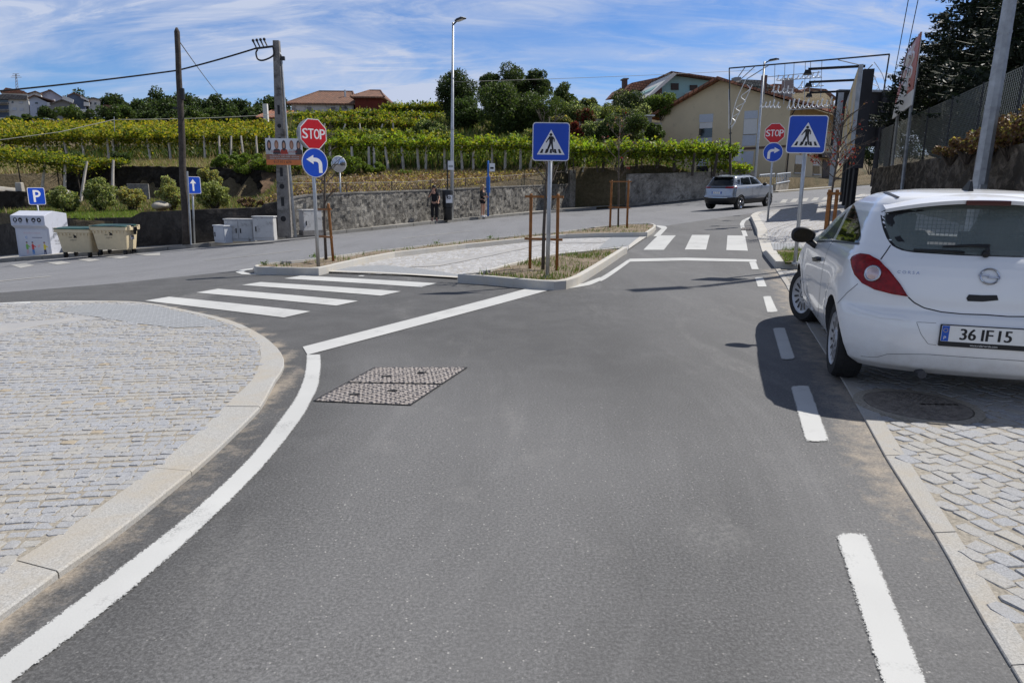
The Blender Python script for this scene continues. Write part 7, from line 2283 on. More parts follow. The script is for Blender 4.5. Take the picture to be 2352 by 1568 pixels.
vine_row('third row of yellowing vines on the left hillside', [(-40, 296), (200, 295), (450, 297), (690, 296)], [72, 74, 74, 76], 12, YG, [0.28, 0.36, 0.22, 0.14], 9000, 0.30, 13, 4)
vine_row('topmost row of yellow vines on the left hillside below the houses', [(-40, 288), (200, 287), (450, 288), (690, 286)], [80, 82, 82, 84], 12, YG, [0.22, 0.36, 0.30, 0.12], 8000, 0.33, 14, 4)
vine_row('drooping green vines on the low terrace at the left edge above the parking sign', [(-60, 345), (60, 362), (140, 371), (215, 379)], [40, 40, 41, 42], 20, YG, [0.42, 0.24, 0.08, 0.26], 8000, 0.17, 15, 3.0, 0.4, trunks=4)
vine_row('sparse bright vine arm reaching right from the low left terrace', [(150, 384), (220, 377), (262, 372), (282, 371)], [42.5, 42.8, 43, 43], 9, YG, [0.45, 0.35, 0.08, 0.12], 1800, 0.16, 16, 1.0, 0.2, trunks=2)
vine_row('front row of bright vines in the middle, right above the bus stop', [(640, 340), (800, 331), (1000, 333), (1200, 333), (1345, 336)], [49, 47, 46, 46, 46], 22, ['vine_a', 'vine_b', 'vine_f', 'vine_d'], [0.30, 0.26, 0.24, 0.20], 17000, 0.21, 21, 2.6, 0.35, trunks=10)
vine_row('second row of green vines in the middle, behind the front row', [(690, 313), (850, 314), (1000, 318), (1060, 321)], [57, 57, 57, 57], 18, YG, wgG, 9000, 0.25, 22, 2.6, 0.5)
vine_row('third row of green vines in the middle, with rust-red leaves', [(690, 286), (800, 284), (900, 285), (1000, 296)], [66, 66, 66, 65], 20, YG + ['vine_e'], [0.40, 0.25, 0.05, 0.22, 0.08], 8500, 0.29, 23, 3, 0.5)
vine_row('row of vines directly below the old house with the hipped roof', [(665, 272), (760, 269), (880, 267)], [76, 76, 76], 14, YG, [0.36, 0.32, 0.08, 0.24], 6000, 0.32, 24, 3, 0.3)
vine_row('uppermost green vine row right of the old house, against the sky', [(880, 252), (960, 250), (1030, 246)], [80, 80, 80], 14, YG, wgG, 4500, 0.33, 25, 3, 0.5)
vine_row('upper vine row right of the old house, below the uppermost one', [(830, 262), (930, 270), (1020, 272)], [74, 74, 74], 13, YG, wgG, 4500, 0.31, 26, 3, 0.5)
vine_row('lush bright pergola of vines above the streaked wall, before the cream house', [(1310, 348), (1400, 345), (1500, 345), (1600, 348), (1685, 352)], [44, 43.5, 44, 45.5, 47], 24, ['vine_f', 'vine_b', 'vine_a', 'vine_d'], [0.36, 0.22, 0.24, 0.18], 15000, 0.21, 31, 2.0, 0.5, trunks=9)
vine_row('low bright vine shoots on the wall top beside the grey street lamp', [(1640, 385), (1690, 386), (1722, 388)], [46.5, 47, 47.5], 12, ['vine_f', 'vine_a', 'vine_b'], None, 1600, 0.17, 32, 0.8, 0.3, trunks=2)
rnd = random.Random(6)
def post_row(us, vb, vt, Y, label, group, mat='post_pale', thick=0.095, lean=0.05):
 for u in us:
  y = interp(u, Y) if isinstance(Y, list) else Y
  p = at(u, vb(u) if callable(vb) else vb, y)
  t_ = at(u, vt(u) if callable(vt) else vt, y)
  h = t_.z - p.z
  g = hill(p.x, p.y)
  h += p.z - g; p.z = g
  vine_post(p, h, (rnd.gauss(0, lean), rnd.gauss(0, lean)), label, group, thick, mat)
post_row([33, 92, 107, 156, 192, 249, 262, 345, 391, 420, 470, 505, 530, 560, 590, 622, 660], 360, 312, 57.5, 'grey granite post under the foremost row of the left vineyard', 'posts of the left vineyard')
post_row([80, 130, 175, 215, 270, 300, 325, 365, 380, 410, 440, 455, 485, 515, 545, 575, 605, 640], 345, 306, 65, 'weathered post standing deeper inside the left vineyard', 'posts deeper in the left vineyard', 'trunk', 0.06)
post_row([705, 760, 812, 848, 861, 892, 927, 962, 978, 1022, 1062, 1087, 1130, 1160, 1195, 1217, 1262, 1300, 1340], lambda u: 392 + (u - 700) * 0.012, 337, 45.5, 'pale granite post holding up the front vines above the bus stop', 'posts of the middle vineyard')
post_row([730, 790, 830, 880, 910, 945, 1000, 1040, 1100, 1150], 372, 325, 53, 'thin weathered post in the shade behind the front middle vines', 'posts behind the front vines', 'trunk', 0.06)
post_row([690, 742, 786, 828, 872, 905, 960], 310, 283, 64, 'leaning post among the upper middle vines', 'posts of the upper vineyard', 'post_pale', 0.08, 0.15)
post_row([1385, 1428, 1462, 1508, 1548, 1590, 1640, 1678], 396, 352, 44.2, 'rough post carrying the pergola above the streaked wall', 'posts of the pergola by the cream house', 'trunk', 0.10)
post_row([84, 140, 177, 252], 418, 366, 40.5, 'slanting bare post under the drooping vines of the low left terrace', 'posts of the low left terrace', 'post_pale', 0.09, 0.12)
_bl = [Vector((p.x, p.y, 0)) for p in wall_line + wall2]
_wt = sorted((p.x / p.y, p.y) for a, b in zip(_bl, _bl[1:]) for p in (a, a.lerp(b, 0.5), b) if p.y > 5)
def wall_y(x, y): return interp(x / y, _wt)
def scatter(reg, n, seed):
 rng = np.random.default_rng(seed)
 out = []
 for _ in range(n):
  x, y = reg(rng)
  if y < wall_y(x, y) + 0.45: continue
  out.append((x, y, hill(x, y)))
 return np.array(out)
def blades(name, P, h, w, mats, weights, seed, label=None):
 rng = np.random.default_rng(seed)
 n = len(P)
 a = rng.uniform(0, 2 * np.pi, n)
 hh = h * rng.uniform(0.4, 1.4, n)
 lean = rng.normal(0, 0.35, (n, 2)) * hh[:, None]
 V = np.empty((n, 3, 3))
 dx = np.stack([np.cos(a), np.sin(a), np.zeros(n)], 1) * (w * rng.uniform(0.6, 1.4, n))[:, None]
 V[:, 0] = P - dx; V[:, 1] = P + dx
 V[:, 2] = P + np.stack([lean[:, 0], lean[:, 1], hh], 1)
 me = bpy.data.meshes.new(name)
 me.vertices.add(n * 3); me.vertices.foreach_set('co', V.reshape(-1))
 me.loops.add(n * 3); me.loops.foreach_set('vertex_index', np.arange(n * 3, dtype=np.int32))
 me.polygons.add(n); me.polygons.foreach_set('loop_start', np.arange(0, n * 3, 3, dtype=np.int32))
 try: me.polygons.foreach_set('loop_total', np.full(n, 3, dtype=np.int32))
 except Exception: pass
 me.polygons.foreach_set('material_index', rng.choice(len(mats), size=n, p=weights).astype(np.int32))
 me.update(calc_edges=True)
 o = link_mesh(name, me, [M[m] for m in mats])
 o['kind'] = 'stuff'
 return o
def box_reg(u0, u1, y0, y1):
 def f(rng):
  y = rng.uniform(y0, y1); u = rng.uniform(u0, u1)
  return (u - 1176) / F * y * 1.0, y
 return f
blades('dry_grass', scatter(box_reg(-60, 760, 44.2, 62), 26000, 1), 0.30, 0.03, ['grass_dry', 'grass_dry2', 'lf_olive', 'grass_green'], [0.40, 0.25, 0.2, 0.15], 2)
blades('dry_grass', scatter(box_reg(640, 1380, 42.5, 54), 22000, 3), 0.30, 0.024, ['grass_dry', 'grass_dry2', 'lf_olive', 'heather', 'grass_green'], [0.34, 0.14, 0.18, 0.20, 0.14], 4)
blades('dry_grass', scatter(box_reg(1320, 1700, 39, 48), 6000, 5), 0.35, 0.025, ['grass_dry', 'grass_green', 'lf_bright'], [0.4, 0.3, 0.3], 6)
blades('hill_grass', scatter(box_reg(640, 1200, 52, 82), 16000, 7), 0.5, 0.06, ['lf_mid', 'lf_olive', 'grass_dry', 'vine_d'], [0.35, 0.25, 0.15, 0.25], 8)
blades('vineyard_weeds', scatter(box_reg(640, 1400, 45.5, 58), 11000, 21), 0.75, 0.05, ['lf_mid', 'vine_d', 'lf_dark2', 'lf_olive'], [0.35, 0.3, 0.2, 0.15], 22)
blades('vineyard_weeds', scatter(box_reg(-60, 700, 59, 72), 9000, 23), 0.8, 0.06, ['lf_mid', 'vine_d', 'lf_dark2', 'grass_dry'], [0.3, 0.3, 0.2, 0.2], 24)
blades('lawn', scatter(box_reg(-60, 340, 25, 35), 30000, 9), 0.15, 0.016, ['grass_green', 'grass_lime', 'grass_dry'], [0.5, 0.38, 0.12], 10)
blades('garden_grass', scatter(box_reg(-60, 660, 31, 43), 24000, 11), 0.24, 0.026, ['grass_green', 'grass_dry', 'heather', 'lf_olive', 'lf_mid'], [0.26, 0.2, 0.24, 0.15, 0.15], 12)
blades('garden_grass', scatter(box_reg(330, 690, 24, 37), 18000, 13), 0.16, 0.02, ['grass_green', 'grass_dry', 'heather', 'lf_olive', 'leaf_brown'], [0.2, 0.2, 0.28, 0.17, 0.15], 14)
rng_ = np.random.default_rng(3)
def pts_at(pairs): return np.array(pairs)
def front_scrub(rng):
 u = rng.uniform(660, 1290); p = on_line(max(656, min(1305, u)), wall_line)
 d = 0.35 + abs(rng.normal(0, 4.0))
 return p.x - 0.45 * d, p.y + 0.893 * d
P_ = scatter(front_scrub, 26000, 14); P_[:, 2] += np.abs(np.random.default_rng(1).normal(0, 0.12, len(P_)))
cloud('dry_scrub', P_, 0.14, [M['heather'], M['grass_dry'], M['lf_tan'], M['leaf_brown']], None, 15, kind='stuff')
def bush(label, u, v, Y, wpx, hpx, mats, weights=None, n=3500, leaf=0.10, seed=0, group=None, name='shrub', blobs=20, flat=0.9, zf=None, cat='shrub', sub=(0.2, 0.48), shape='round'):
 rnd = random.Random(seed)
 if 28 < Y < 34: Y = max(Y, wall_y(*at(u, v, Y).xy) + 1.6)
 b = at(u, v, Y)
 W, H = wpx * Y / F, hpx * Y / F
 root = thing(name, label, cat, b, 0, group)
 bl = crown_blobs((0, 0, H * 0.55), (W / 2, W / 2 * 0.85, H * 0.5), blobs, rnd, sub, flat, shape)
 mb = MB()
 for c, r in bl[::2]: mb.tube([Vector((rnd.uniform(-.05, .05) * W, 0, -0.2)), Vector(c)], [0.03, 0.012], 5, cap=False)
 mb.build('stems', M['trunk'], root)
 cloud('foliage', blob_pts(bl, int(n * 1.5) if 34 < Y < 90 else n, seed), leaf * (0.85 if Y > 34 else 1), [M[m] for m in mats], root, seed + 1, weights=weights)
 return root
for i, (u, v, Y, w, h) in enumerate(((520, 395, 44.5, 90, 34), (580, 402, 44, 100, 38), (640, 400, 43.5, 80, 42), (560, 378, 46, 110, 26), (690, 398, 43, 70, 34), (800, 405, 42.5, 110, 42), (860, 403, 43, 60, 26), (930, 405, 43, 40, 14))):
 bush(('bright green bracken patch in front of the vines', 'bright green bracken clump at the top of the earth bank')[i in (1, 2, 4)] + (' left of the advert', ' below the advert')[i in (2, 4)] if i < 5 else 'green bracken patch behind the traffic mirror' if i < 7 else 'small green weed tuft by the middle vine posts', u, v, Y, w, h, ['lf_bright', 'lf_mid2', 'vine_a'], [0.45, 0.3, 0.25], 3200, 0.14, 40 + i, 'bracken patches on the bank', 'bracken_patch', 18, 0.8)
mb = MB(); rnd = random.Random(5); vs = []
bu = [(600, 452, 395), (625, 455, 392), (650, 458, 396), (680, 455, 396), (710, 450, 402)]
for j in range(7):
 f = j / 6
 for (u, v0, v1) in bu:
  Yk = 40.5 + 3.2 * f
  q = at(u, v0 + (v1 - v0) * f ** 0.7, Yk)
  vs.append((q.x + rnd.uniform(-.08, .08), q.y + rnd.uniform(-.15, .15), q.z + rnd.uniform(-.06, .06)))
mb.add(vs, [(j * 5 + i, j * 5 + i + 1, (j + 1) * 5 + i + 1, (j + 1) * 5 + i) for j in range(6) for i in range(4)])
M['earth_red'] = wallmat('red_earth_bank', (0.07, 0.045, 0.03), (0.26, 0.17, 0.10), 1.5, 0.5, 4, 1.0)
o = mb.build('earth_bank', M['earth_red'], smooth=True); o['kind'] = 'structure'
for i, (lab, u, v, Y, w, h, mats, wts) in enumerate((
 ('rounded olive-green shrub above the clothes container', 155, 487, 30.5, 92, 52, ['lf_olive', 'lf_silver', 'lf_mid'], [0.4, 0.3, 0.3]),
 ('tall grey-green shrub above the left cream bin', 234, 486, 31, 78, 74, ['lf_silver', 'lf_olive', 'lf_mid'], [0.42, 0.33, 0.25]),
 ('straw-yellow shrub right of the grey-green shrub', 305, 487, 31, 66, 56, ['lf_tan', 'lf_olive', 'lf_silver'], [0.4, 0.35, 0.25]),
 ('pale feathery shrub just left of the wooden pole', 396, 483, 30.5, 66, 76, ['lf_silver', 'lf_olive', 'lf_tan'], [0.5, 0.3, 0.2]),
 ('big pale shrub right of the one-way sign', 490, 479, 30, 76, 62, ['lf_silver', 'lf_mid2', 'lf_olive'], [0.45, 0.25, 0.3]),
 ('upper yellowish shrub behind the big pale one', 484, 440, 33, 56, 54, ['lf_olive', 'lf_silver', 'lf_tan'], [0.4, 0.35, 0.25]),
 ('low reddish heather mound on the wall top near the white cabinets', 575, 474, 29, 90, 18, ['heather', 'leaf_brown', 'lf_olive'], [0.5, 0.3, 0.2]),
 ('dark green fig bush inside the left vineyard field', 166, 385, 47, 60, 36, ['lf_mid', 'lf_dark2'], None),
 ('dark leafy bush at the foot of the slim wire post', 278, 382, 47, 46, 30, ['lf_mid', 'vine_d', 'lf_dark2'], None))):
 bush(lab, u, v, Y, w, h, mats, wts, 5200, 0.095, 60 + i, None, 'shrub', 22, sub=(0.22, 0.42))
M['boulder'] = granite('field_stone', (0.36, 0.34, 0.30), 0.3, (0.30, 0.25, 0.18))
def rock(label, u, v, Y, wpx, hpx, seed, name='boulder'):
 rnd = random.Random(seed)
 b = at(u, v, Y); W, H = wpx * Y / F, hpx * Y / F
 bm = bmesh.new(); bmesh.ops.create_icosphere(bm, subdivisions=3, radius=1)
 for q in bm.verts:
  n = 1 + 0.18 * math.sin(q.co.x * 3 + seed) + 0.15 * math.sin(q.co.y * 4.1 + seed * 2) + rnd.uniform(-.03, .03)
  q.co = Vector((q.co.x * W / 2 * n, q.co.y * W / 2 * 0.8 * n, (q.co.z * n) * H / 2 + H * 0.35))
 me = bpy.data.meshes.new(name); bm.to_mesh(me); bm.free()
 o = link_mesh(name, me, M['boulder'], None, True); o.location = b
 return tag(o, label, 'boulder')
rock('pale boulder under the drooping left vines', 143, 458, 37, 50, 24, 1)
rock('white stone beside the pale boulder', 172, 466, 36, 22, 18, 2)
rock('long grey stone at the right end of the lawn', 372, 480, 30, 40, 20, 3)
rock('pale bank stone at the left edge of the garden', 12, 452, 38, 70, 26, 4)
mb = MB(); c = at(318, 440, 37); mb.box((0, 0, 0), (46 * 37 / F, 0.12, 34 * 37 / F), rz=0.1); o = mb.build('concrete_slab', M['coping'], bevel=0.02); o.location = c; tag(o, 'upright grey concrete slab behind the straw-yellow shrub', 'slab')
mb = MB(); c = at(48, 448, 34); mb.box((0, 0, 0.1), (18 * 34 / F, 0.3, 46 * 34 / F), taper=0.75); o = mb.build('standing_stone', M['boulder'], bevel=0.04); o.location = c; tag(o, 'upright grey stone stump left of the parking sign', 'stone')
lw = [Vector((p.x, p.y, hill(p.x, p.y) - 0.05)) for p in (at(-40, 480, 33.5), at(60, 478, 33.5), at(128, 470, 34.5))]
wall('terrace_wall', 'low mossy stone wall at the back of the lawn left of the shrubs', 'wall', lw, [zat(lw[0], 438), zat(lw[1], 440), zat(lw[2], 448)], 0.4, M['wall_terrace'], 0.08, 0.2, seed=12)
# buildings
def tiles(name, c):
 t = NT(name)
 br = t.n('ShaderNodeTexBrick'); br.inputs['Scale'].default_value = 1.0
 br.inputs['Brick Width'].default_value = 0.35; br.inputs['Row Height'].default_value = 0.4; br.inputs['Mortar Size'].default_value = 0.03
 br.inputs['Color1'].default_value = (*[x * 0.8 for x in c], 1); br.inputs['Color2'].default_value = (*[min(1, x * 1.25) for x in c], 1); br.inputs['Mortar'].default_value = (*[x * 0.25 for x in c], 1)
 sp = t.n('ShaderNodeSeparateXYZ'); t.l(t.tc.outputs['Object'], sp.inputs[0]); cb = t.n('ShaderNodeCombineXYZ')
 t.l(sp.outputs[0], cb.inputs[0]); t.l(t.math('ADD', sp.outputs[1], t.math('MULTIPLY', sp.outputs[2], 1.3)), cb.inputs[1])
 t.l(cb.outputs[0], br.inputs[0])
 t.col(t.mix(t.ramp(t.noise(1.4, 6, 0.7), [(0.4, 0), (0.7, 0.6)]), br.outputs[0], (0.10, 0.075, 0.06))); t.set(Roughness=0.85)
 t.bump(br.outputs['Fac'], 1.0, -0.06)
 return t.m
M['tile_brown'] = tiles('old_roof_tiles', (0.24, 0.12, 0.075)); M['tile_orange'] = tiles('orange_roof_tiles', (0.36, 0.15, 0.085)); M['tile_grey'] = tiles('grey_roof_tiles', (0.20, 0.19, 0.18))
def plaster(name, c, dirt=(0.12, 0.11, 0.09), thr=0.6):
 return simple(name, c, 0.9, var=0.07, scale=0.7, dirt=(dirt, 0.9, thr), spec=0.2)
M['pl_cream'] = plaster('cream_plaster', (0.62, 0.52, 0.35), (0.42, 0.36, 0.25), 0.60); M['pl_white'] = plaster('white_plaster', (0.62, 0.62, 0.60), (0.40, 0.38, 0.35), 0.62); M['pl_teal'] = plaster('teal_plaster', (0.26, 0.42, 0.42), (0.18, 0.27, 0.27), 0.65)
M['pl_oldwhite'] = plaster('stained_white_plaster', (0.52, 0.51, 0.47), (0.10, 0.10, 0.09), 0.50); M['pl_darkred'] = plaster('dark_red_plaster', (0.13, 0.030, 0.020), (0.06, 0.02, 0.015), 0.55); M['pl_blue'] = plaster('pale_blue_plaster', (0.44, 0.48, 0.56)); M['pl_lav'] = plaster('lavender_plaster', (0.36, 0.37, 0.45))
M['pl_slate'] = plaster('slate_blue_plaster', (0.10, 0.13, 0.19)); M['pl_grey'] = plaster('grey_plaster', (0.22, 0.22, 0.22)); M['pl_dado'] = plaster('red_dado', (0.30, 0.13, 0.11)); M['pl_brick'] = plaster('brown_panel', (0.11, 0.075, 0.065))
M['pane'] = simple('window_pane', (0.02, 0.025, 0.03), 0.08, var=0.2, spec=0.8); M['shutter'] = simple('roller_shutter', (0.66, 0.66, 0.64), 0.6, var=0.05); M['panel_pale'] = simple('pale_panel', (0.50, 0.54, 0.60), 0.6, var=0.06, dirt=((0.33, 0.33, 0.33), 2.5, 0.6)); M['wood_dark'] = simple('dark_door', (0.035, 0.022, 0.016), 0.6)
M['band'] = simple('brown_band', (0.13, 0.085, 0.065), 0.8)
class Plan:
 """vertical plane through P along direction e (towards picture right); finds plane coordinates of picture points"""
 def __init__(s, P, e):
  s.P = Vector((P[0], P[1], 0)); s.e = Vector((e[0], e[1], 0)).normalized(); s.n = Vector((s.e.y, -s.e.x, 0))   # n towards the viewer
 def at(s, u, v):
  d = ray(u, v)
  t_ = (s.P - cpos).dot(s.n) / d.dot(s.n)
  q = cpos + d * t_
  return (q - s.P).dot(s.e), q.z
 def M(s, off=0.0):
  o = s.P + s.n * off
  return Matrix(((s.e.x, 0, s.n.x, o.x), (s.e.y, 0, s.n.y, o.y), (0, 1, 0, 0), (0, 0, 0, 1)))
 def poly(s, mb, px, z0, z1, mi=None):
  mb.M = s.M(); mb.prism([s.at(u, v) for u, v in px], z0, z1, mi)
 def rect(s, mb, u0, v0, u1, v1, z0, z1, mi=None):
  a = s.at(u0, v0); b = s.at(u1, v1); c = s.at(u0, v1); d = s.at(u1, v0)
  mb.M = s.M(); mb.prism([c, b, d, a], z0, z1, mi)
def win(root, pl, u0, v0, u1, v1, frame='pl_white', shutter=0.0, proud=0.03):
 mb = MB(); a = pl.at(u0, v0); b = pl.at(u1, v1); c = pl.at(u1, v0); d = pl.at(u0, v1)
 mb.M = pl.M()
 q = [d, b, c, a]
 cx = sum(p[0] for p in q) / 4; cy = sum(p[1] for p in q) / 4
 mb.prism(q, 0.001, proud)
 w = mb.build('window', M[frame], root)
 mb = MB(); mb.M = pl.M(); ins = [(cx + (x - cx) * 0.86, cy + (y - cy) * 0.88) for x, y in q]; mb.prism(ins, proud, proud + 0.012); mb.build('pane', M['pane'], w)
 if shutter:
  mb = MB(); mb.M = pl.M(); lo = [(x, y) for x, y in ins]
  yy = [ins[3][1] + (ins[0][1] - ins[3][1]) * shutter, ins[2][1] + (ins[1][1] - ins[2][1]) * shutter]
  mb.prism([(ins[0][0], yy[0]), (ins[1][0], yy[1]), ins[2], ins[3]], proud + 0.012, proud + 0.03); mb.build('shutter', M['shutter'], w)
 return w
YB = 57.0; Bx = (1811 - 1176) / F * YB * 1.0
Bp = at(1811, 300, YB); eg = Vector((0.77, -0.64)); pg = Plan((Bp.x, Bp.y), eg)      # gable plane, origin at the near corner
ef = Vector((0.64, 0.77)); pf = Plan((Bp.x, Bp.y), ef)
house = thing('gable_house', 'cream house with a wide gable, pale window panels and orange tiles', 'house', (Bp.x, Bp.y, 1.2))
hz = Vector((Bp.x, Bp.y, 1.2))
def local(mb):
 """world-coordinate geometry to the house's own frame"""
 mb.v = [q - hz for q in mb.v]; return mb
sA = pg.at(1516, 265)[0]; zA = pg.at(1516, 263)[1]; sP, zP = pg.at(1655, 185); zB = pg.at(1811, 236)[1]
depthv = 15.5
back_v = Vector((ef.x, ef.y, 0)).normalized() * depthv
mb = MB()
sec = [(sA, -1.0), (0, -1.0), (0, zB), (sP, zP), (sA, zA)]
vs = []
for s_, z in sec: q = pg.P + pg.e * s_; vs.append(Vector((q.x, q.y, z)))
vs += [q + back_v for q in vs]
n = 5
mb.add(vs, [(0, 1, 2, 3, 4), (9, 8, 7, 6, 5)] + [((i + 1) % n, i, n + i, n + (i + 1) % n) for i in range(n)])
local(mb).build('wall', M['pl_cream'], house)
mb = MB()
def slab(s0, z0, s1, z1, th=0.22, over=0.7):
 a = pg.P + pg.e * s0 - Vector((ef.x, ef.y, 0)) * over; b = pg.P + pg.e * s1 - Vector((ef.x, ef.y, 0)) * over
 bv = Vector((ef.x, ef.y, 0)).normalized() * (depthv + 2 * over)
 q = [Vector((a.x, a.y, z0)), Vector((b.x, b.y, z1)), Vector((b.x, b.y, z1)) + bv, Vector((a.x, a.y, z0)) + bv]
 up = Vector((0, 0, th))
 mb.add(q + [p + up for p in q], [(3, 2, 1, 0), (4, 5, 6, 7), (0, 1, 5, 4), (1, 2, 6, 5), (2, 3, 7, 6), (3, 0, 4, 7)])
slp = (zP - zA) / (sP - sA)
slab(sA - 0.9, zA - 0.9 * slp + 0.02, sP + 0.02, zP + 0.03)
sR, zR = pg.at(1895, 254)
slab(sP - 0.02, zP + 0.02, sR, zR)
local(mb).build('roof', M['tile_orange'], house)
mb = MB(); pg.poly(mb, [(1690, 345.5), (1811, 338.5), (1811, 333), (1690, 340)], 0.002, 0.04); local(mb).build('string_course', M['band'], house)
def gwin(parts, name, label=None):
 for nm, mt, q, z in parts:
  mb = MB(); pg.poly(mb, q, 0.002, z); local(mb).build(nm, M[mt], house)
c7 = lambda x, y: ((1640 + x / 4.126) * 0.91875, (160 + y / 4.126) * 0.91875)
q7 = lambda *p: [c7(x, y) for x, y in p][::-1]
gwin([('window_panel', 'panel_pale', q7((450, 522), (592, 515), (588, 600), (448, 606)), 0.03),
 ('window', 'pane', q7((450, 612), (585, 603), (578, 758), (440, 764)), 0.025),
 ('shutter', 'shutter', q7((452, 612), (585, 603), (583, 662), (450, 668)), 0.05),
 ('window_panel', 'panel_pale', q7((436, 768), (578, 762), (574, 868), (430, 858)), 0.03),
 ('window_panel', 'panel_pale', q7((436, 980), (545, 975), (540, 1050), (432, 1052)), 0.03),
 ('window', 'pane', q7((420, 1056), (540, 1053), (540, 1110), (416, 1110)), 0.03),
 ('window_panel', 'panel_pale', q7((915, 487), (1052, 480), (1050, 562), (910, 570)), 0.03),
 ('window', 'pane', q7((908, 574), (1045, 566), (1038, 728), (898, 734)), 0.025),
 ('shutter', 'shutter', q7((910, 574), (1045, 566), (1040, 722), (902, 728)), 0.05),
 ('window_panel', 'panel_pale', q7((896, 738), (1036, 732), (1025, 842), (886, 848)), 0.03),
 ('window_panel', 'panel_pale', q7((880, 905), (1010, 898), (995, 1040), (870, 1045)), 0.03)], 'x')
for q in (q7((755, 712), (782, 708), (782, 720), (755, 724)),):
 mb = MB(); pg.poly(mb, q, 0.002, 0.02); local(mb).build('wall_vent', M['band'], house)
c8 = lambda x, y: ((1940 + x / 3.92) * 0.91875, (100 + y / 3.92) * 0.91875)
q8 = lambda *p: [c8(x, y) for x, y in p][::-1]
for nm, mt, q, z in (('plinth', 'pl_dado', q8((105, 1372), (440, 1388), (440, 1432), (90, 1500)), 0.04),
     ('window', 'pane', q8((182, 1215), (255, 1218), (255, 1300), (178, 1298)), 0.03), ('shutter', 'shutter', q8((188, 1130), (258, 1135), (256, 1218), (184, 1215)), 0.06),
     ('window_sill', 'pl_white', q8((172, 1298), (258, 1300), (258, 1312), (172, 1310)), 0.12),
     ('window', 'pane', q8((360, 1232), (425, 1234), (425, 1315), (358, 1314)), 0.03), ('shutter', 'shutter', q8((362, 1155), (426, 1158), (426, 1234), (360, 1232)), 0.06),
     ('window_sill', 'pl_white', q8((354, 1314), (430, 1315), (430, 1326), (354, 1325)), 0.12),
     ('door', 'wood_dark', q8((455, 1172), (522, 1178), (522, 1420), (448, 1412)), 0.05),
     ('canopy', 'wood_dark', q8((370, 1105), (545, 1108), (545, 1165), (370, 1150)), 0.7),
     ('door_step', 'pl_white', q8((440, 1370), (462, 1372), (462, 1420), (436, 1420)), 0.6)):
 mb = MB(); pf.poly(mb, q, 0.002, z); local(mb).build(nm, M[mt], house)
mb = MB(); a = pf.P + pf.n * 0.12 + pf.e * 0.15; mb.tube([(a.x, a.y, 0.8), (a.x, a.y, zB - 0.9), (a.x + 0.3, a.y - 0.2, zB - 0.2)], 0.06, 6); local(mb).build('downpipe', M['wood_dark'], house)
mb = MB(); q = pg.P + pg.e * (sP + 1.8) + Vector((ef.x, ef.y, 0)) * 5; mb.box((q.x, q.y, zP + 0.1), (0.4, 0.4, 1.5)); local(mb).build('chimney', M['pl_brick'], house)
mb = MB(); q = pg.P + pg.e * (sP + 4.2) + Vector((ef.x, ef.y, 0)) * 4; mb.box((q.x, q.y, zP - 0.9), (0.7, 0.7, 2.3)); local(mb).build('chimney', M['pl_grey'], house)
b_ = at(1688, 398, 49); b_.z = hill(b_.x, b_.y)
root = thing('electricity_support', 'pale pole-mounted electricity box before the cream gable', 'electric box', b_)
mb = MB(); mb.tube([(0, 0, 0), (0, 0, zat(b_, 344) - b_.z)], 0.05, 8); mb.build('pole', M['galv_old'], root)
mb = MB(); mb.box((0, 0, zat(b_, 347) - b_.z), (0.85, 0.2, 0.22)); mb.build('cross_arm', M['panel_pale'], root)
mb = MB(); mb.box((0, -0.1, zat(b_, 362) - b_.z), (0.48, 0.25, 0.55)); mb.build('box', M['panel_pale'], root)
for k, (ua, ub, va, vb2, lab) in enumerate(((1742, 1776, 402, 425, 'pale railing panel between the street lamp and the stop sign'), (1782, 1812, 400, 432, 'pale railing panel at the corner of the cream house'))):
 ra = at(ua, 430, 47); rb = at(ub, 432, 50 if k == 0 else 52)
 ra.z = G(ra.x, ra.y); rb.z = G(rb.x, rb.y)
 root = thing('railing', lab, 'railing', ra)
 d = rb - ra; H = zat(ra, va) - ra.z
 for z in (0.55, H):
  mb = MB(); mb.tube([(0, 0, z), (d.x, d.y, z + d.z)], 0.04, 6); mb.build('rail', M['panel_pale'], root)
 for i in range(10):
  q = d * (i / 9); mb = MB(); mb.tube([(q.x, q.y, 0.5 + q.z), (q.x, q.y, H + q.z)], 0.025, 5); mb.build('baluster', M['panel_pale'], root)
 mb = MB(); mb.add([(0, 0, -0.3), (d.x, d.y, d.z - 0.3), (d.x, d.y, d.z + 0.5), (0, 0, 0.5), (-0.15, 0.2, -0.3), (d.x - 0.15, d.y + 0.2, d.z - 0.3), (d.x - 0.15, d.y + 0.2, d.z + 0.5), (-0.15, 0.2, 0.5)],
     [(0, 1, 2, 3), (7, 6, 5, 4), (3, 2, 6, 7), (0, 3, 7, 4), (1, 5, 6, 2)]); mb.build('base_wall', M['wall_right'], root)
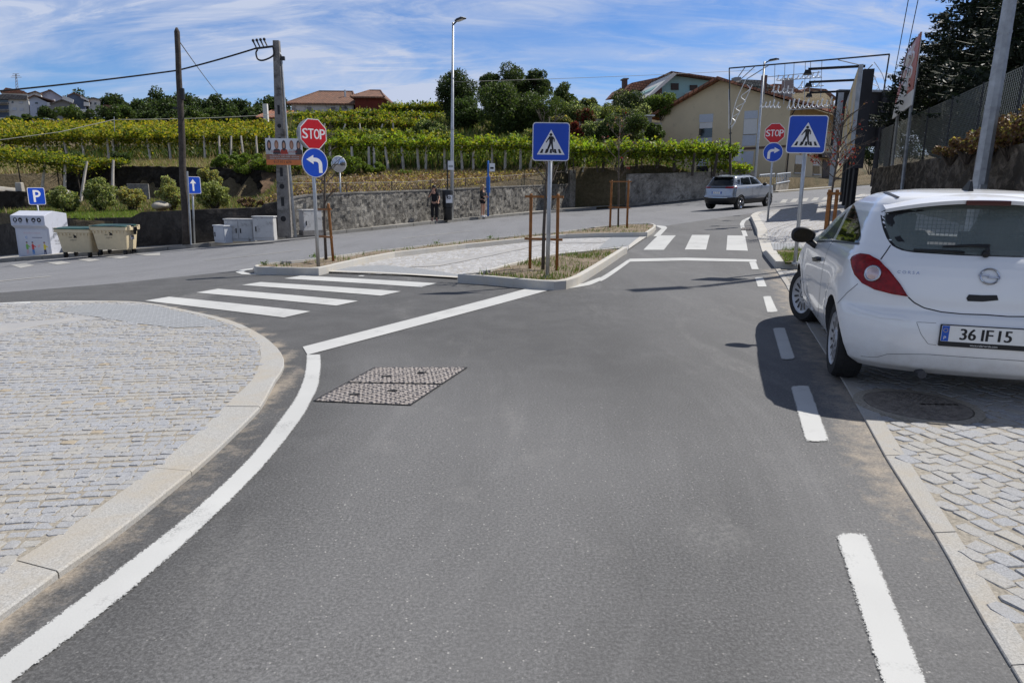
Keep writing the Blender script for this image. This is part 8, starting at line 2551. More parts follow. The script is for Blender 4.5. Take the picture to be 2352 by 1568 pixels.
def block(name, label, Y, wall_px, depth, wmat, roofs=(), wins=(), cat='house', skew=28, wfr='pl_white', group=None, low=3.0):
 """building front outlined in the picture at distance Y, built to its real size and depth"""
 a = math.radians(skew)
 c = at(sum(p[0] for p in wall_px) / len(wall_px), wall_px[0][1], Y)
 pl = Plan((c.x, c.y), (math.cos(a), math.sin(a)))
 q = [pl.at(u, v) for u, v in wall_px]
 zmin = min(p[1] for p in q)
 q = [(s_, z - (low if z < zmin + 1.0 else 0)) for s_, z in q]
 root = thing(name, label, cat, (c.x, c.y, zmin), 0, group)
 org = Vector((c.x, c.y, zmin))
 def fin(mb): mb.v = [p - org for p in mb.v]; return mb
 mb = MB(); mb.M = pl.M(); mb.prism(q, -depth, 0); fin(mb).build('wall', M[wmat], root)
 for nm, mt, px, z0, z1 in roofs:
  mb = MB(); mb.M = pl.M(); mb.prism([pl.at(u, v) for u, v in px], z0, z1); fin(mb).build(nm, M[mt], root)
 for w in wins:
  u0, v0, u1, v1 = w[:4]; mt = w[4] if len(w) > 4 else 'pane'
  a_, b_2, c_, d_ = pl.at(u0, v0), pl.at(u1, v1), pl.at(u1, v0), pl.at(u0, v1)
  mb = MB(); mb.M = pl.M(); mb.prism([d_, b_2, c_, a_], 0.002, 0.12); fin(mb).build('window' if mt in ('pane', 'shutter') else 'panel', M[mt], root)
 return root
def strip(p, q, t_): return [p, q, (q[0], q[1] - t_), (p[0], p[1] - t_)]
block('terraced_house', 'teal house with a white slanting bargeboard above the cream gable roof', 82, [(1496, 275), (1760, 275), (1760, 205), (1645, 188), (1541, 173), (1496, 207)], 9, 'pl_teal',
 [('roof', 'tile_brown', strip((1535, 171), (1650, 187), 4), -9.5, 1.0), ('bargeboard', 'pl_white', [(1478, 226), (1486, 226), (1546, 174), (1538, 171)], -9.3, 1.2), ('wall_return', 'pl_brick', [(1488, 226), (1517, 230), (1517, 200), (1512, 204)], 0.01, 0.5),
 ('canopy', 'pl_white', [(1572, 217), (1628, 224), (1628, 221), (1574, 213)], 0.0, 1.4)],
 [(1541, 192, 1558, 207, 'wood_dark'), (1584, 196, 1601, 208, 'wood_dark'), (1611, 198, 1660, 213, 'wood_dark'), (1535, 232, 1557, 257, 'pane'), (1571, 222, 1596, 240, 'shutter')], skew=8)
block('terraced_house', 'white wing with a brown tiled roof and brick chimney left of the teal house', 88, [(1452, 262), (1494, 262), (1494, 205), (1452, 212)], 9, 'pl_white',
 [('roof', 'tile_orange', [(1430, 212), (1498, 205), (1536, 174), (1448, 192)], -8, 0.6), ('chimney', 'pl_brick', [(1439, 200), (1447, 200), (1447, 180), (1439, 180)], -2, -1), ('chimney_cap', 'coping', [(1437, 180), (1449, 180), (1449, 177), (1437, 177)], -2.2, -0.8)],
 [(1470, 222, 1480, 240)], skew=8)
for i, (lab, px, rp_, Y) in enumerate((('low roof with a dark chimney behind the ridge of the cream house', [(1690, 250), (1765, 250), (1765, 200), (1690, 195)], [(1684, 197), (1772, 203), (1745, 186), (1700, 184)], 84),
         ('orange roof with two chimneys behind the street lamp', [(1760, 250), (1835, 250), (1835, 212), (1760, 206)], [(1754, 208), (1842, 216), (1812, 196), (1772, 194)], 88),
         ('brown roof with a white gable near the yellow billboard', [(1830, 262), (1915, 262), (1915, 226), (1830, 216)], [(1824, 218), (1922, 230), (1892, 206), (1850, 203)], 92))):
 u0 = px[0][0]
 ch = [('chimney', 'pl_brick', [(u0 + 8, 205), (u0 + 16, 205), (u0 + 16, 178 + i * 5), (u0 + 8, 178 + i * 5)], -3, -2.2), ('chimney', 'pl_grey', [(u0 + 28, 208), (u0 + 42, 208), (u0 + 42, (168, 186, 200)[i]), (u0 + 28, (168, 186, 200)[i])], -4, -3), ('chimney', 'pl_white', [(u0 + 55, 214), (u0 + 63, 214), (u0 + 63, 194 + i * 5), (u0 + 55, 194 + i * 5)], -3, -2.4)]
 block('terraced_house', lab, Y, px, 8, ('pl_grey', 'pl_white', 'pl_white')[i], [('roof', ('tile_grey', 'tile_orange', 'tile_brown')[i], rp_, -7.5, 0.5)] + ch, [], skew=10)
b_ = at(1487, 335, 56)
mb = MB(); mb.box((0, 0, 0.9), (0.42, 0.42, 2.6)); o = mb.build('concrete_chimney', M['coping']); o.location = b_; tag(o, 'slim white concrete chimney beside the cream gable house', 'chimney')
mb = MB(); mb.box((0, 0, 2.25), (0.8, 0.7, 0.1)); mb.build('chimney_cap', M['pl_white'], o)
gw = [at(u, v, 60) for u, v in ((1330, 292), (1420, 290), (1520, 300))]
for p in gw: p.z = min(p.z, 40)
wall('garden_wall', 'grey stone garden wall among the shrubs left of the cream house', 'wall', [Vector((p.x, p.y, p.z - 2.0)) for p in gw], [zat(p, v) for p, v in zip(gw, (272, 276, 282))], 0.3, M['wall_right'], 0.05, 0.3, seed=22)
def hip_house(name, label, Y, u0, u1, vbase, veave, vridge, depth, wmat, tmat, ridge, wins=(), over=0.45):
 a = at(u0, veave, Y); b = at(u1, veave, Y)
 x0, x1 = a.x, b.x; ze = (a.z + b.z) / 2; zr = at((u0 + u1) / 2, vridge, Y + depth / 2).z
 zb = at(u0, vbase, Y).z - 2.0
 org = Vector(((x0 + x1) / 2, Y, zb))
 root = thing(name, label, 'house', org)
 mb = MB(); mb.box((0, depth / 2, (ze - zb) / 2), (x1 - x0, depth, ze - zb)); mb.build('wall', M[wmat], root)
 hx = (x1 - x0) / 2 + over
 r0, r1 = -hx + ridge[0] * 2 * hx, -hx + ridge[1] * 2 * hx
 z0 = ze - zb - 0.05; z1 = zr - zb
 v = [(-hx, -over, z0), (hx, -over, z0), (hx, depth + over, z0), (-hx, depth + over, z0), (r0, depth / 2, z1), (r1, depth / 2, z1)]
 w = [(x, y, z + 0.16) for x, y, z in v[:4]]
 mb = MB(); mb.add(v[:4] + w + [(q[0], q[1], q[2] + 0.16) for q in v[4:]], [(3, 2, 1, 0), (0, 1, 5, 4), (1, 2, 6, 5), (2, 3, 7, 6), (3, 0, 4, 7), (4, 5, 9, 8), (5, 6, 9), (6, 7, 8, 9), (7, 4, 8)])
 rf = mb.build('roof', M[tmat], root)
 mb = MB(); mb.tube([(r0, depth / 2, z1 + 0.17), (r1, depth / 2, z1 + 0.17)], 0.11, 6)
 for sx, rr in ((-hx, r0), (hx, r1)):
  mb.tube([(sx, -over, z0 + 0.17), (rr, depth / 2, z1 + 0.17)], 0.1, 6)
 mb.build('ridge_tiles', M[tmat], rf)
 for (wu0, wv0, wu1, wv1) in wins:
  p = at(wu0, wv0, Y); q = at(wu1, wv1, Y)
  W, H = q.x - p.x, p.z - q.z
  mb = MB(); mb.box((p.x - org.x + W / 2, -0.02, p.z - zb - H / 2), (W, 0.06, H)); f_ = mb.build('window', M['pl_white'], root)
  mb = MB(); mb.box((p.x - org.x + W / 2, -0.055, p.z - zb - H * 0.72), (W * 0.84, 0.02, H * 0.48)); mb.build('pane', M['pane'], f_)
  mb = MB(); mb.box((p.x - org.x + W / 2, -0.055, p.z - zb - H * 0.25), (W * 0.84, 0.03, H * 0.42)); mb.build('shutter', M['coping'], f_)
 return root, org
hr, ho = hip_house('old_house', 'old house with stained white walls and a brown hipped roof on the hill', 90, 669, 812, 268, 240, 213, 8, 'pl_oldwhite', 'tile_brown', (0.34, 0.84), [(703, 245, 718, 266), (758, 245, 773, 266)])
mb = MB(); q = at(793, 224, 92) - ho; mb.tube([(q.x, q.y, q.z - 1.0), (q.x, q.y, q.z + 0.9)], 0.12, 8); mb.build('flue', M['galv'], hr)
hip_house('old_house', 'dark red annex with its own hipped roof joined to the old white house', 89, 815, 876, 266, 225, 211, 7, 'pl_darkred', 'tile_brown', (0.38, 0.72))
hip_house('old_house', 'orange-roofed cottage half hidden behind the concrete pole', 84, 600, 655, 276, 272, 258, 6, 'pl_white', 'tile_orange', (0.2, 0.9))
mb = MB(); q = at(611, 268, 83); mb.box((0, 0, 0.4), (0.5, 0.4, 2.0)); o = mb.build('chimney_stack', M['pl_white']); o.location = q; tag(o, 'white chimney stack rising beside the orange cottage roof', 'chimney')
cA = lambda x, y: ((0 + x / 5.8075) * 0.91875, (180 + y / 5.8075) * 0.91875)
qA = lambda *p: [cA(x, y) for x, y in p]
def wA(*r): return [(*cA(a, b), *cA(c, d)) + ((m,) if m else ()) for a, b, c, d, m in r]
block('apartment_house', 'grey three-storey apartment house with loggias at the left edge', 150, qA((-200, 720), (395, 690), (395, 400), (-200, 375)), 14, 'pl_grey' if False else 'pl_white',
 [('roof', 'tile_grey', qA((-220, 400), (400, 405), (400, 350), (130, 330), (-220, 340)), -13, 0.8), ('end_wall', 'pl_white', qA((380, 690), (430, 600), (410, 395), (380, 395)), 0.01, 0.3), ('balcony', 'coping', qA((-200, 478), (125, 470), (125, 448), (-200, 450)), 0, 1.2), ('balcony', 'coping', qA((-200, 580), (130, 575), (130, 548), (-200, 552)), 0, 1.2)],
 wA((-150, 400, 120, 445, None), (-150, 485, 125, 545, 'pl_slate'), (-150, 590, 132, 660, 'pl_slate'), (170, 425, 195, 455, None), (280, 430, 330, 460, 'panel_pale'), (180, 520, 240, 560, 'panel_pale'), (285, 525, 340, 565, 'panel_pale'), (190, 625, 250, 660, 'panel_pale'), (300, 625, 350, 665, 'panel_pale')), 'apartment house')
block('terraced_house', 'orange-roofed house behind the grey apartment house', 158, qA((20, 420), (420, 420), (400, 310), (60, 300), (20, 300)), 10, 'pl_white',
 [('roof', 'tile_orange', qA((10, 305), (420, 318), (330, 275), (90, 232)), -9, 0.6), ('chimney', 'pl_brick', qA((85, 270), (125, 270), (125, 218), (85, 218)), -4, -2.5), ('chimney', 'pl_brick', qA((290, 290), (322, 290), (322, 250), (290, 250)), -4, -3)])
block('terraced_house', 'white stepped house behind the pale blue gable', 160, qA((250, 420), (600, 400), (590, 320), (510, 285), (390, 330), (250, 325)), 9, 'pl_white', [('roof', 'tile_brown', qA((240, 330), (395, 335), (510, 290), (600, 325), (600, 312), (515, 278), (380, 318), (260, 300)), -8.6, 0.6)])
block('terraced_house', 'pale blue gable house in front of the lavender gable', 150, qA((425, 640), (745, 600), (745, 470), (500, 350), (425, 385)), 10, 'pl_blue',
 [('roof', 'tile_brown', qA((415, 392), (500, 350), (800, 440), (800, 425), (500, 335), (410, 378)), -10, 0.7), ('side_wing', 'pl_white', qA((690, 500), (740, 500), (740, 455), (690, 445)), 0.01, 0.6), ('chimney', 'pl_white', qA((750, 430), (778, 430), (778, 380), (750, 380)), -3, -2)], wA((510, 440, 550, 465, None), (540, 520, 585, 585, None)))
block('terraced_house', 'tall lavender gable house with a chimney on the left skyline', 165, qA((590, 520), (1060, 520), (1060, 450), (915, 380), (735, 268), (590, 320)), 10, 'pl_lav',
 [('roof', 'tile_brown', qA((580, 325), (735, 272), (920, 388), (920, 374), (735, 258), (575, 312)), -10, 0.6), ('balcony', 'pl_white', qA((910, 400), (1060, 460), (1075, 410), (915, 345)), 0.02, 1.0), ('chimney', 'pl_brick', qA((680, 290), (698, 290), (698, 240), (680, 240)), -3, -2)])
block('terraced_house', 'dark grey blank gable house in the middle of the left hamlet', 148, qA((735, 640), (1130, 640), (1095, 470), (905, 405), (735, 470)), 10, 'pl_grey',
 [('roof', 'tile_grey', qA((725, 476), (905, 412), (1110, 488), (1110, 474), (905, 398), (722, 462)), -10, 0.6), ('side_wing', 'pl_white', qA((1090, 600), (1170, 600), (1130, 500), (1090, 480)), -1, 0.5), ('terrace', 'pl_white', qA((1135, 600), (1335, 575), (1335, 550), (1135, 545)), -3, 0.8)])
block('terraced_house', 'dark slate-blue house with white balconies on the left skyline', 168, qA((985, 560), (1245, 560), (1225, 400), (1165, 350), (1075, 310), (985, 350)), 10, 'pl_slate',
 [('roof', 'tile_brown', qA((975, 355), (1075, 315), (1240, 400), (1300, 430), (1300, 418), (1170, 340), (1075, 300), (975, 342)), -10, 0.6), ('balcony', 'pl_white', qA((1175, 380), (1290, 435), (1290, 410), (1175, 360)), 0.02, 1.2), ('balcony', 'pl_white', qA((1220, 500), (1300, 500), (1300, 450), (1220, 440)), 0.02, 1.0)])
block('terraced_house', 'small white house at the right end of the skyline row', 172, qA((1280, 500), (1455, 505), (1450, 410), (1360, 385), (1280, 400)), 9, 'pl_white', [('roof', 'tile_grey', qA((1270, 405), (1360, 388), (1465, 415), (1465, 402), (1360, 372), (1275, 392)), -9, 0.6), ('chimney', 'pl_brick', qA((1340, 395), (1355, 395), (1355, 365), (1340, 365)), -3, -2)], wA((1300, 440, 1330, 470, None), (1370, 445, 1400, 475, None)))
block('terraced_house', 'long low grey building with a row of windows below the skyline trees', 140, qA((1490, 590), (1850, 590), (1850, 520), (1490, 515)), 8, 'pl_grey', [('roof', 'tile_brown', qA((1480, 522), (1860, 528), (1840, 500), (1500, 480)), -8, 0.5)], wA((1510, 530, 1545, 560, 'panel_pale'), (1580, 533, 1640, 558, None), (1660, 533, 1720, 558, None), (1740, 535, 1830, 558, None)))
b_ = at(41, 225, 160); t_ = at(36.5, 170, 160)
root = thing('antenna_mast', 'thin lattice antenna mast above the left rooftops', 'antenna', b_)
mb = MB(); d = t_ - b_
for sx in (-0.35, 0.35): mb.tube([(sx, 0, 0), d + Vector((sx * 0.3, 0, 0))], 0.07, 4)
for k in range(8):
 q = d * (k / 8); r_ = d * ((k + 1) / 8); s0, s1 = 0.35 - 0.24 * k / 8, 0.35 - 0.24 * (k + 1) / 8
 mb.tube([(q.x - s0, 0, q.z), (r_.x + s1, 0, r_.z)], 0.05, 4)
mb.build('mast', M['galv_old'], root)
mb = MB()
for k, w in ((0.86, 1.2), (0.93, 0.9), (1.0, 0.7)):
 q = d * k; mb.tube([(q.x - w, 0, q.z), (q.x + w, 0, q.z)], 0.05, 4)
mb.build('aerial', M['galv_old'], root)
for (ub, vb, vt, uh, lab) in ((123, 283, 275, 106, 'small bent street lamp before the left hamlet'), (330, 300, 287, 318, 'small bent street lamp above the left vineyard, near the wire post')):
 b_ = at(ub, vb, 100); t_ = at(ub, vt, 100); h_ = at(uh, vt - 2, 100)
 root = thing('street_lamp', lab, 'street lamp', b_)
 mb = MB(); mb.tube([(0, 0, -3), t_ - b_, h_ - b_], 0.07, 6); mb.build('pole', M['galv'], root)
 mb = MB(); q = h_ - b_; mb.box((q.x, q.y, q.z), (0.7, 0.25, 0.12)); mb.build('lamp_head', M['galv'], root)
# trees
DK = ['lf_dark', 'lf_dark2', 'lf_mid']
for i, (u, w, vt, Y) in enumerate(((322, 46, 224, 118), (349, 44, 212, 120), (368, 46, 198, 122), (395, 46, 212, 118), (428, 48, 208, 121), (457, 42, 211, 118), (480, 36, 220, 116), (500, 42, 212, 120), (523, 38, 222, 116), (545, 44, 216, 121), (566, 40, 232, 117), (603, 42, 225, 124), (630, 38, 216, 123), (655, 36, 222, 126), (335, 50, 232, 112), (380, 50, 226, 112), (415, 50, 230, 113), (445, 50, 234, 112), (490, 50, 230, 112), (532, 50, 236, 112), (585, 40, 244, 113))):
 tree('dark tall tree of the wood between the left hamlet and the concrete pole', u, Y, 290, vt, w * 1.25, DK, [0.5, 0.3, 0.2], 4600, 0.42, 34, 'cone' if i % 4 else 'round', 100 + i, 'dark trees of the left wood', low=-0.1, sub=(0.30, 0.52))
tree('dark tree behind the rooftops of the left hamlet', 185, 185, 262, 205, 72, DK, [0.4, 0.4, 0.2], 4500, 0.6, 20, seed=130)
tree('broad dark tree on the skyline right of the left hamlet', 258, 175, 255, 213, 62, DK, [0.5, 0.3, 0.2], 4500, 0.55, 20, seed=131)
tree('small pointed tree beside the broad dark skyline tree', 288, 172, 255, 226, 26, DK, None, 2200, 0.5, 12, 'cone', 132)
for i, (u, v, w, h, Y) in enumerate(((20, 290, 60, 20, 98), (75, 288, 70, 24, 100), (118, 284, 50, 34, 104), (165, 290, 80, 40, 98), (215, 294, 60, 34, 96), (262, 290, 70, 48, 100), (300, 292, 60, 44, 98), (345, 296, 80, 36, 96), (400, 298, 80, 34, 94), (460, 298, 80, 36, 94), (520, 296, 70, 34, 96), (575, 292, 70, 30, 98), (625, 290, 60, 30, 96))):
 bush('dark bush in the thicket between the left vineyard and the hamlet', u, v, Y, w, h, ['lf_dark', 'lf_mid', 'lf_dark2'] if i % 3 else ['lf_mid', 'vine_d', 'lf_mid2'], None, 3000, 0.34, 140 + i, 'thicket behind the left vineyard', 'shrub', 16, zf=1)
tree('dense dark bay tree behind the tall street lamp', 1049, 70, 252, 148, 84, ['lf_dark', 'lf_dark2', 'lf_mid'], [0.55, 0.3, 0.15], 12000, 0.22, 34, seed=160, low=0.02, sub=(0.3, 0.48))
for i, (u, w, vt, lab) in enumerate(((1128, 62, 156, 'left crown of the dark oaks on the skyline'), (1180, 82, 147, 'highest crown of the dark oaks on the skyline'), (1232, 62, 154, 'right crown of the dark oaks on the skyline'))):
 tree(lab, u, 88, 245, vt, w, DK, [0.5, 0.32, 0.18], 8000, 0.28, 26, seed=165 + i, low=0.05)
bush('huge rounded green thicket below the oaks, left of the crossing sign', 1165, 335, 64, 170, 128, ['lf_mid', 'lf_dark2', 'lf_mid2', 'lf_dark'], [0.35, 0.3, 0.15, 0.2], 17000, 0.21, 171, None, 'thicket', 40)
bush('dark rounded bush at the foot of the bay tree', 1065, 305, 66, 90, 66, ['lf_dark', 'lf_mid'], None, 7000, 0.21, 172, None, 'shrub', 24)
bush('grey-green bush behind the tall street lamp', 985, 330, 58, 90, 46, ['lf_mid', 'lf_silver', 'lf_dark2'], [0.5, 0.2, 0.3], 5000, 0.18, 173, None, 'shrub', 22)
tree('ragged dark tree right behind the middle crossing sign', 1296, 66, 305, 180, 66, ['lf_dark2', 'lf_mid', 'lf_mid2'], [0.45, 0.35, 0.2], 8500, 0.2, 24, seed=174, low=0.0, sub=(0.24, 0.44))
tree('dark leafy tree in front of the white wing of the teal house', 1438, 66, 275, 194, 88, ['lf_dark', 'lf_dark2', 'lf_silver'], [0.5, 0.4, 0.1], 9000, 0.2, 26, seed=175, low=0.05)
SH = [('olive-green conifer bush under the dark leafy tree', 1405, 292, 63, 84, 50, ['lf_mid2', 'lf_mid', 'lf_olive'], 0), ('glossy grey-green bush beside the cream house roof', 1462, 305, 60, 74, 58, ['lf_dark2', 'lf_silver', 'lf_dark'], 0), ('yellow-green rounded bush under the teal house', 1518, 272, 64, 74, 52, ['lf_mid2', 'lf_mid', 'lf_bright'], 0),
 ('scrubby bush on the skyline right of the ragged dark tree', 1350, 290, 65, 56, 62, ['lf_mid', 'lf_olive', 'lf_dark2'], 0), ('mixed dark bush below the garden wall, left part', 1375, 335, 53, 86, 52, ['lf_dark2', 'lf_mid', 'lf_silver'], 0), ('broad dark green bush before the garden wall', 1440, 335, 52, 100, 70, ['lf_mid', 'lf_dark2', 'lf_mid2'], 0),
 ('grey-leaved bush behind the middle crossing sign', 1250, 338, 55, 90, 48, ['lf_silver', 'lf_mid', 'lf_tan'], 0), ('scarlet sumac bush right of the middle crossing sign', 1322, 330, 54, 44, 46, ['leaf_red', 'leaf_red', 'leaf_brown'], 1), ('reddish twiggy bush above the scarlet sumac', 1345, 292, 60, 50, 40, ['leaf_red', 'lf_mid', 'leaf_brown', 'lf_dark2'], 1),
 ('dark ivy bush against the left edge of the cream house', 1500, 335, 54, 50, 44, ['lf_dark2', 'lf_mid'], 0), ('brownish bush between the thicket and the sumac', 1290, 318, 58, 60, 44, ['lf_mid', 'lf_tan', 'lf_dark2'], 0), ('big mid-green bush right behind the thicket', 1262, 330, 62, 110, 112, ['lf_mid', 'lf_mid2', 'lf_dark2'], 0), ('leafy bush on the slope behind the ragged dark tree', 1345, 325, 62, 110, 84, ['lf_dark2', 'lf_mid', 'lf_silver'], 0)]
for i, (lab, u, v, Y, w, h, mats, r_) in enumerate(SH):
 bush(lab, u, v, Y, w, h, mats, None, 2200 if r_ else 5500, 0.2 if r_ else 0.18, 180 + i, None, 'shrub', 22, sub=(0.24, 0.44))
for i, (u, v, Y, w, h) in enumerate(((2000, 395, 29, 100, 130), (2080, 385, 30, 120, 120), (2160, 375, 25, 140, 150), (2250, 365, 22, 160, 165), (2340, 355, 19, 170, 170), (2430, 350, 17, 170, 170))):
 bush('dark undergrowth behind the chain-link fence', u, v, Y, w, h, ['lf_dark', 'lf_dark2', 'needle2'], [0.5, 0.3, 0.2], 4500, 0.16, 200 + i, 'undergrowth behind the fence', 'shrub', 20)
for i, (u, v, Y, w, h) in enumerate(((2182, 360, 17.2, 80, 22), (2222, 356, 16.4, 90, 40), (2270, 352, 15.6, 100, 58), (2322, 348, 14.8, 110, 80), (2380, 345, 14.0, 130, 104), (2450, 345, 13.2, 150, 130))):
 bush('rust-brown dry creeper spilling over the retaining wall', u, v, Y, w, h, ['leaf_brown', 'heather', 'lf_tan', 'lf_olive'], [0.4, 0.35, 0.17, 0.08], 5200, 0.075, 210 + i, 'dry creeper on the wall', 'creeper', 34, sub=(0.26, 0.46))
def spruce(label, u, Y, vb, vt, rad, seed, n_wh=30, low=0.05):
 rnd = random.Random(seed)
 b = at(u, vb, Y); t_ = at(u, vt, Y); H = t_.z - b.z
 root = thing('spruce_tree', label, 'tree', b)
 mb = MB(); mb.tube([(0, 0, -0.3), (0, 0, H * 0.5), (0, 0, H)], [rad * 0.07 + 0.06, rad * 0.04 + 0.03, 0.015], 8)
 pts = []
 for k in range(n_wh):
  f = low + (1 - low) * k / n_wh
  z = H * f
  L = rad * (1 - f) ** 0.8 + 0.12
  nb = 8 if f < 0.7 else 5
  for j in range(nb):
   a = rnd.uniform(0, 2 * PI); l = L * rnd.uniform(0.65, 1.15); dr = rnd.uniform(0.12, 0.3)
   prev = None
   P = []
   for q in range(6):
    s_ = q / 5
    P.append(Vector((math.cos(a) * l * s_, math.sin(a) * l * s_, z - l * dr * s_ + l * 0.22 * s_ ** 2.5)))
   mb.tube(P[::2] + [P[-1]], [0.03, 0.02, 0.014, 0.006], 4, cap=False)
   m = max(10, int(l * 26))
   for q in range(m):
    s_ = rnd.random() ** 0.7
    i = min(4, int(s_ * 5)); p = P[i].lerp(P[i + 1], s_ * 5 - i)
    w_ = 0.30 * l * (1 - s_) * 0.5 + 0.06
    side = rnd.uniform(-1, 1)
    pts.append((p.x - math.sin(a) * side * w_, p.y + math.cos(a) * side * w_, p.z - abs(rnd.gauss(0, 0.07)) - 0.05 * abs(side)))
 mb.build('trunk', M['lf_dark'], root)
 cloud('crown', pts, 0.17, [M['needle'], M['needle2']], root, seed, up=0.1, weights=[0.75, 0.25], aspect=0.4)
spruce('tallest dark spruce in the top right corner, behind the red banner', 2225, 24, 270, -170, 2.7, 1, 40)
spruce('slim spruce whose tip stands just left of the red banner', 2083, 31, 290, 78, 1.5, 2, 26)
spruce('dark spruce cut off by the right edge of the picture', 2345, 20, 250, -180, 2.5, 3, 36)
spruce('spruce with a bare-tipped crown between the banner and the tallest spruce', 2140, 30, 280, 20, 1.9, 4, 30)
spruce('far dark spruce filling the gap behind the tallest one', 2285, 27, 270, -90, 2.6, 5, 34)
for j, bp_ in enumerate(beds):
 rng = np.random.default_rng(50 + j)
 xs = [p[0] for p in bp_]; ys = [p[1] for p in bp_]
 P = []
 for _ in range(60000):
  x, y = rng.uniform(min(xs), max(xs)), rng.uniform(min(ys), max(ys))
  if not inside((x, y), bp_): continue
  d = 0.5 + 0.5 * math.sin(x * 2.3 + j) * math.cos(y * 2.9 + 1) + 0.35 * math.sin(x * 7 + y * 5)
  if j == 1: d += 0.9 * (1 - sstep(min(ys) + 0.15, min(ys) + 0.9, y)) - 0.25
  if rng.uniform() < d * (0.16, 0.14, 0.12)[j]: P.append((x, y, G(x, y) + 0.10))
 if P: blades('bed_grass', np.array(P), 0.095, 0.0075, ['grass_green', 'lf_mid2', 'grass_dry', 'lf_mid'], [0.42, 0.22, 0.18, 0.18], 60 + j)
for i, (k, x, y, lab) in enumerate((('a3', 1235, 1325, 'small leafy weed at the left tip of the long planting bed'), ('a3', 1815, 1235, 'small weed on the kerb behind the left stop sign'), ('b3', 685, 395, 'dark weed sprouting in the middle of the long narrow bed'), ('b3', 1160, 345, 'low weed tuft where the long bed narrows'))):
 p = gp(*cv(k, x, y), 0.12)
 rnd = random.Random(i); pts = [Vector((rnd.gauss(0, .06), rnd.gauss(0, .06), abs(rnd.gauss(0.05, .05)))) for _ in range(70)]
 pts = [q * 0.6 for q in pts]
 o = leaf_mesh('weed', pts, 0.035, rnd, [M['lf_mid'], M['grass_green']]); o.location = p; tag(o, lab, 'weed')
# right side: billboards, banner, festive light frame
t = NT('billboard_print'); nz = t.noise(0.55, 3, 0.5, 0.6)
t.col(t.ramp(nz, [(0.30, (0.34, 0.33, 0.34)), (0.42, (0.50, 0.47, 0.42)), (0.50, (0.55, 0.36, 0.10)), (0.56, (0.60, 0.45, 0.16)), (0.70, (0.42, 0.40, 0.40))])); t.set(Roughness=0.5); M['ad_print'] = t.m
M['ad_back'] = simple('billboard_back', (0.022, 0.022, 0.026), 0.8, var=0.3, scale=1.5)
M['banner_red'] = simple('banner_red', (0.46, 0.13, 0.08), 0.5, var=0.22, scale=0.7); M['banner_pink'] = simple('banner_pale', (0.52, 0.42, 0.42), 0.5, var=0.2, scale=1.2)
nt, nb_ = at(1977, 148, 23), at(1951, 350, 23); ft, fb2 = at(1925, 230, 32.5), at(1928, 371, 32.5)
org = Vector(((nb_.x + fb2.x) / 2, 27.7, G(13.3, 27.7)))
root = thing('billboard', 'big yellow and grey billboard seen almost edge-on, with lamp arms', 'billboard', org)
z0, z1 = nb_.z, nt.z
e = Vector((fb2.x - nb_.x, fb2.y - nb_.y, 0)); L_ = e.length; e.normalize(); nn = Vector((-e.y, e.x, 0))
mb = MB(); mb.M = Matrix(((e.x, 0, nn.x, nb_.x - org.x), (e.y, 0, nn.y, nb_.y - org.y), (0, 1, 0, -org.z), (0, 0, 0, 1)))
mb.prism([(0, z0), (L_, z0), (L_, z1), (0, z1)], -0.12, 0, 1); mb.prism([(0.1, z0 + 0.1), (L_ - 0.1, z0 + 0.1), (L_ - 0.1, z1 - 0.1), (0.1, z1 - 0.1)], 0, 0.01, 0)
mb.build('panel', [M['ad_print'], M['galv_old']], root)
mb = MB(); mb.M = Matrix(((e.x, 0, nn.x, nb_.x - org.x), (e.y, 0, nn.y, nb_.y - org.y), (0, 1, 0, -org.z), (0, 0, 0, 1)))
mb.prism([(0.0, z0 - 0.5), (0.22, z0 - 0.5), (0.22, z1 - 0.15), (0.0, z1 - 0.15)], -0.45, -0.13); mb.build('back_frame', M['ad_back'], root)
for s_ in (0.15, 3.4, 6.6, L_ - 0.2):
 mb = MB(); p = nb_ + e * s_ - nn * 0.25; mb.box((p.x - org.x, p.y - org.y, (z0 - org.z) / 2 + 0.5), (0.13, 0.13, z0 - org.z + 1.6)); mb.build('post', M['black_paint'], root)
for s_ in (0.6, 3.6, 6.6):
 p = nb_ + e * s_; p.z = z1 + 0.03; q = p + nn * 1.5
 mb = MB(); mb.tube([p - org - nn * 0.2, q - org], 0.045, 6); a_ = mb.build('lamp_arm', M['black_paint'], root)
 mb = MB(); mb.M = Matrix.Translation(q - org) @ Matrix.Rotation(math.atan2(e.y, e.x), 4, 'Z'); mb.box((0, 0, -0.10), (0.32, 0.26, 0.14), taper=0.6); mb.build('floodlight', M['black_paint'], a_)
a, b = at(1926, 206, 36), at(2062, 206, 36); c, d = at(1926, 335, 36), at(2062, 335, 36)
org = Vector((a.x, a.y, c.z)); root = thing('billboard', 'dark back of a second billboard on steel columns behind the yellow one', 'billboard', org)
W_, H_ = b.x - a.x, a.z - c.z
mb = MB(); mb.box((W_ / 2, 0.2, H_ / 2), (W_, 0.08, H_)); mb.build('panel', M['ad_back'], root)
for x in (0.15, W_ * 0.42, W_ * 0.78, W_ - 0.1):
 mb = MB(); mb.box((x, 0, H_ / 2 - 1.0), (0.2, 0.2, H_ + 2.0)); mb.build('post', M['galv_old' if x in (0.15, W_ * 0.42) else 'ad_back'], root)
mb = MB(); mb.box((W_ / 2, 0, H_ - 0.05), (W_, 0.16, 0.1)); mb.box((W_ / 2, 0, H_ * 0.45), (W_, 0.12, 0.08)); mb.build('cross_beam', M['galv_old'], root)
cr_ = lambda x, y: ((1860 + x / 2.45) * 0.91875, (y / 2.45) * 0.91875)
q = [at(*cr_(1084, 196), 23.0), at(*cr_(1022, 645), 23.0), at(*cr_(906, 730), 27.0), at(*cr_(990, 340), 27.0)]
org = q[2].copy(); org.z = 2.6
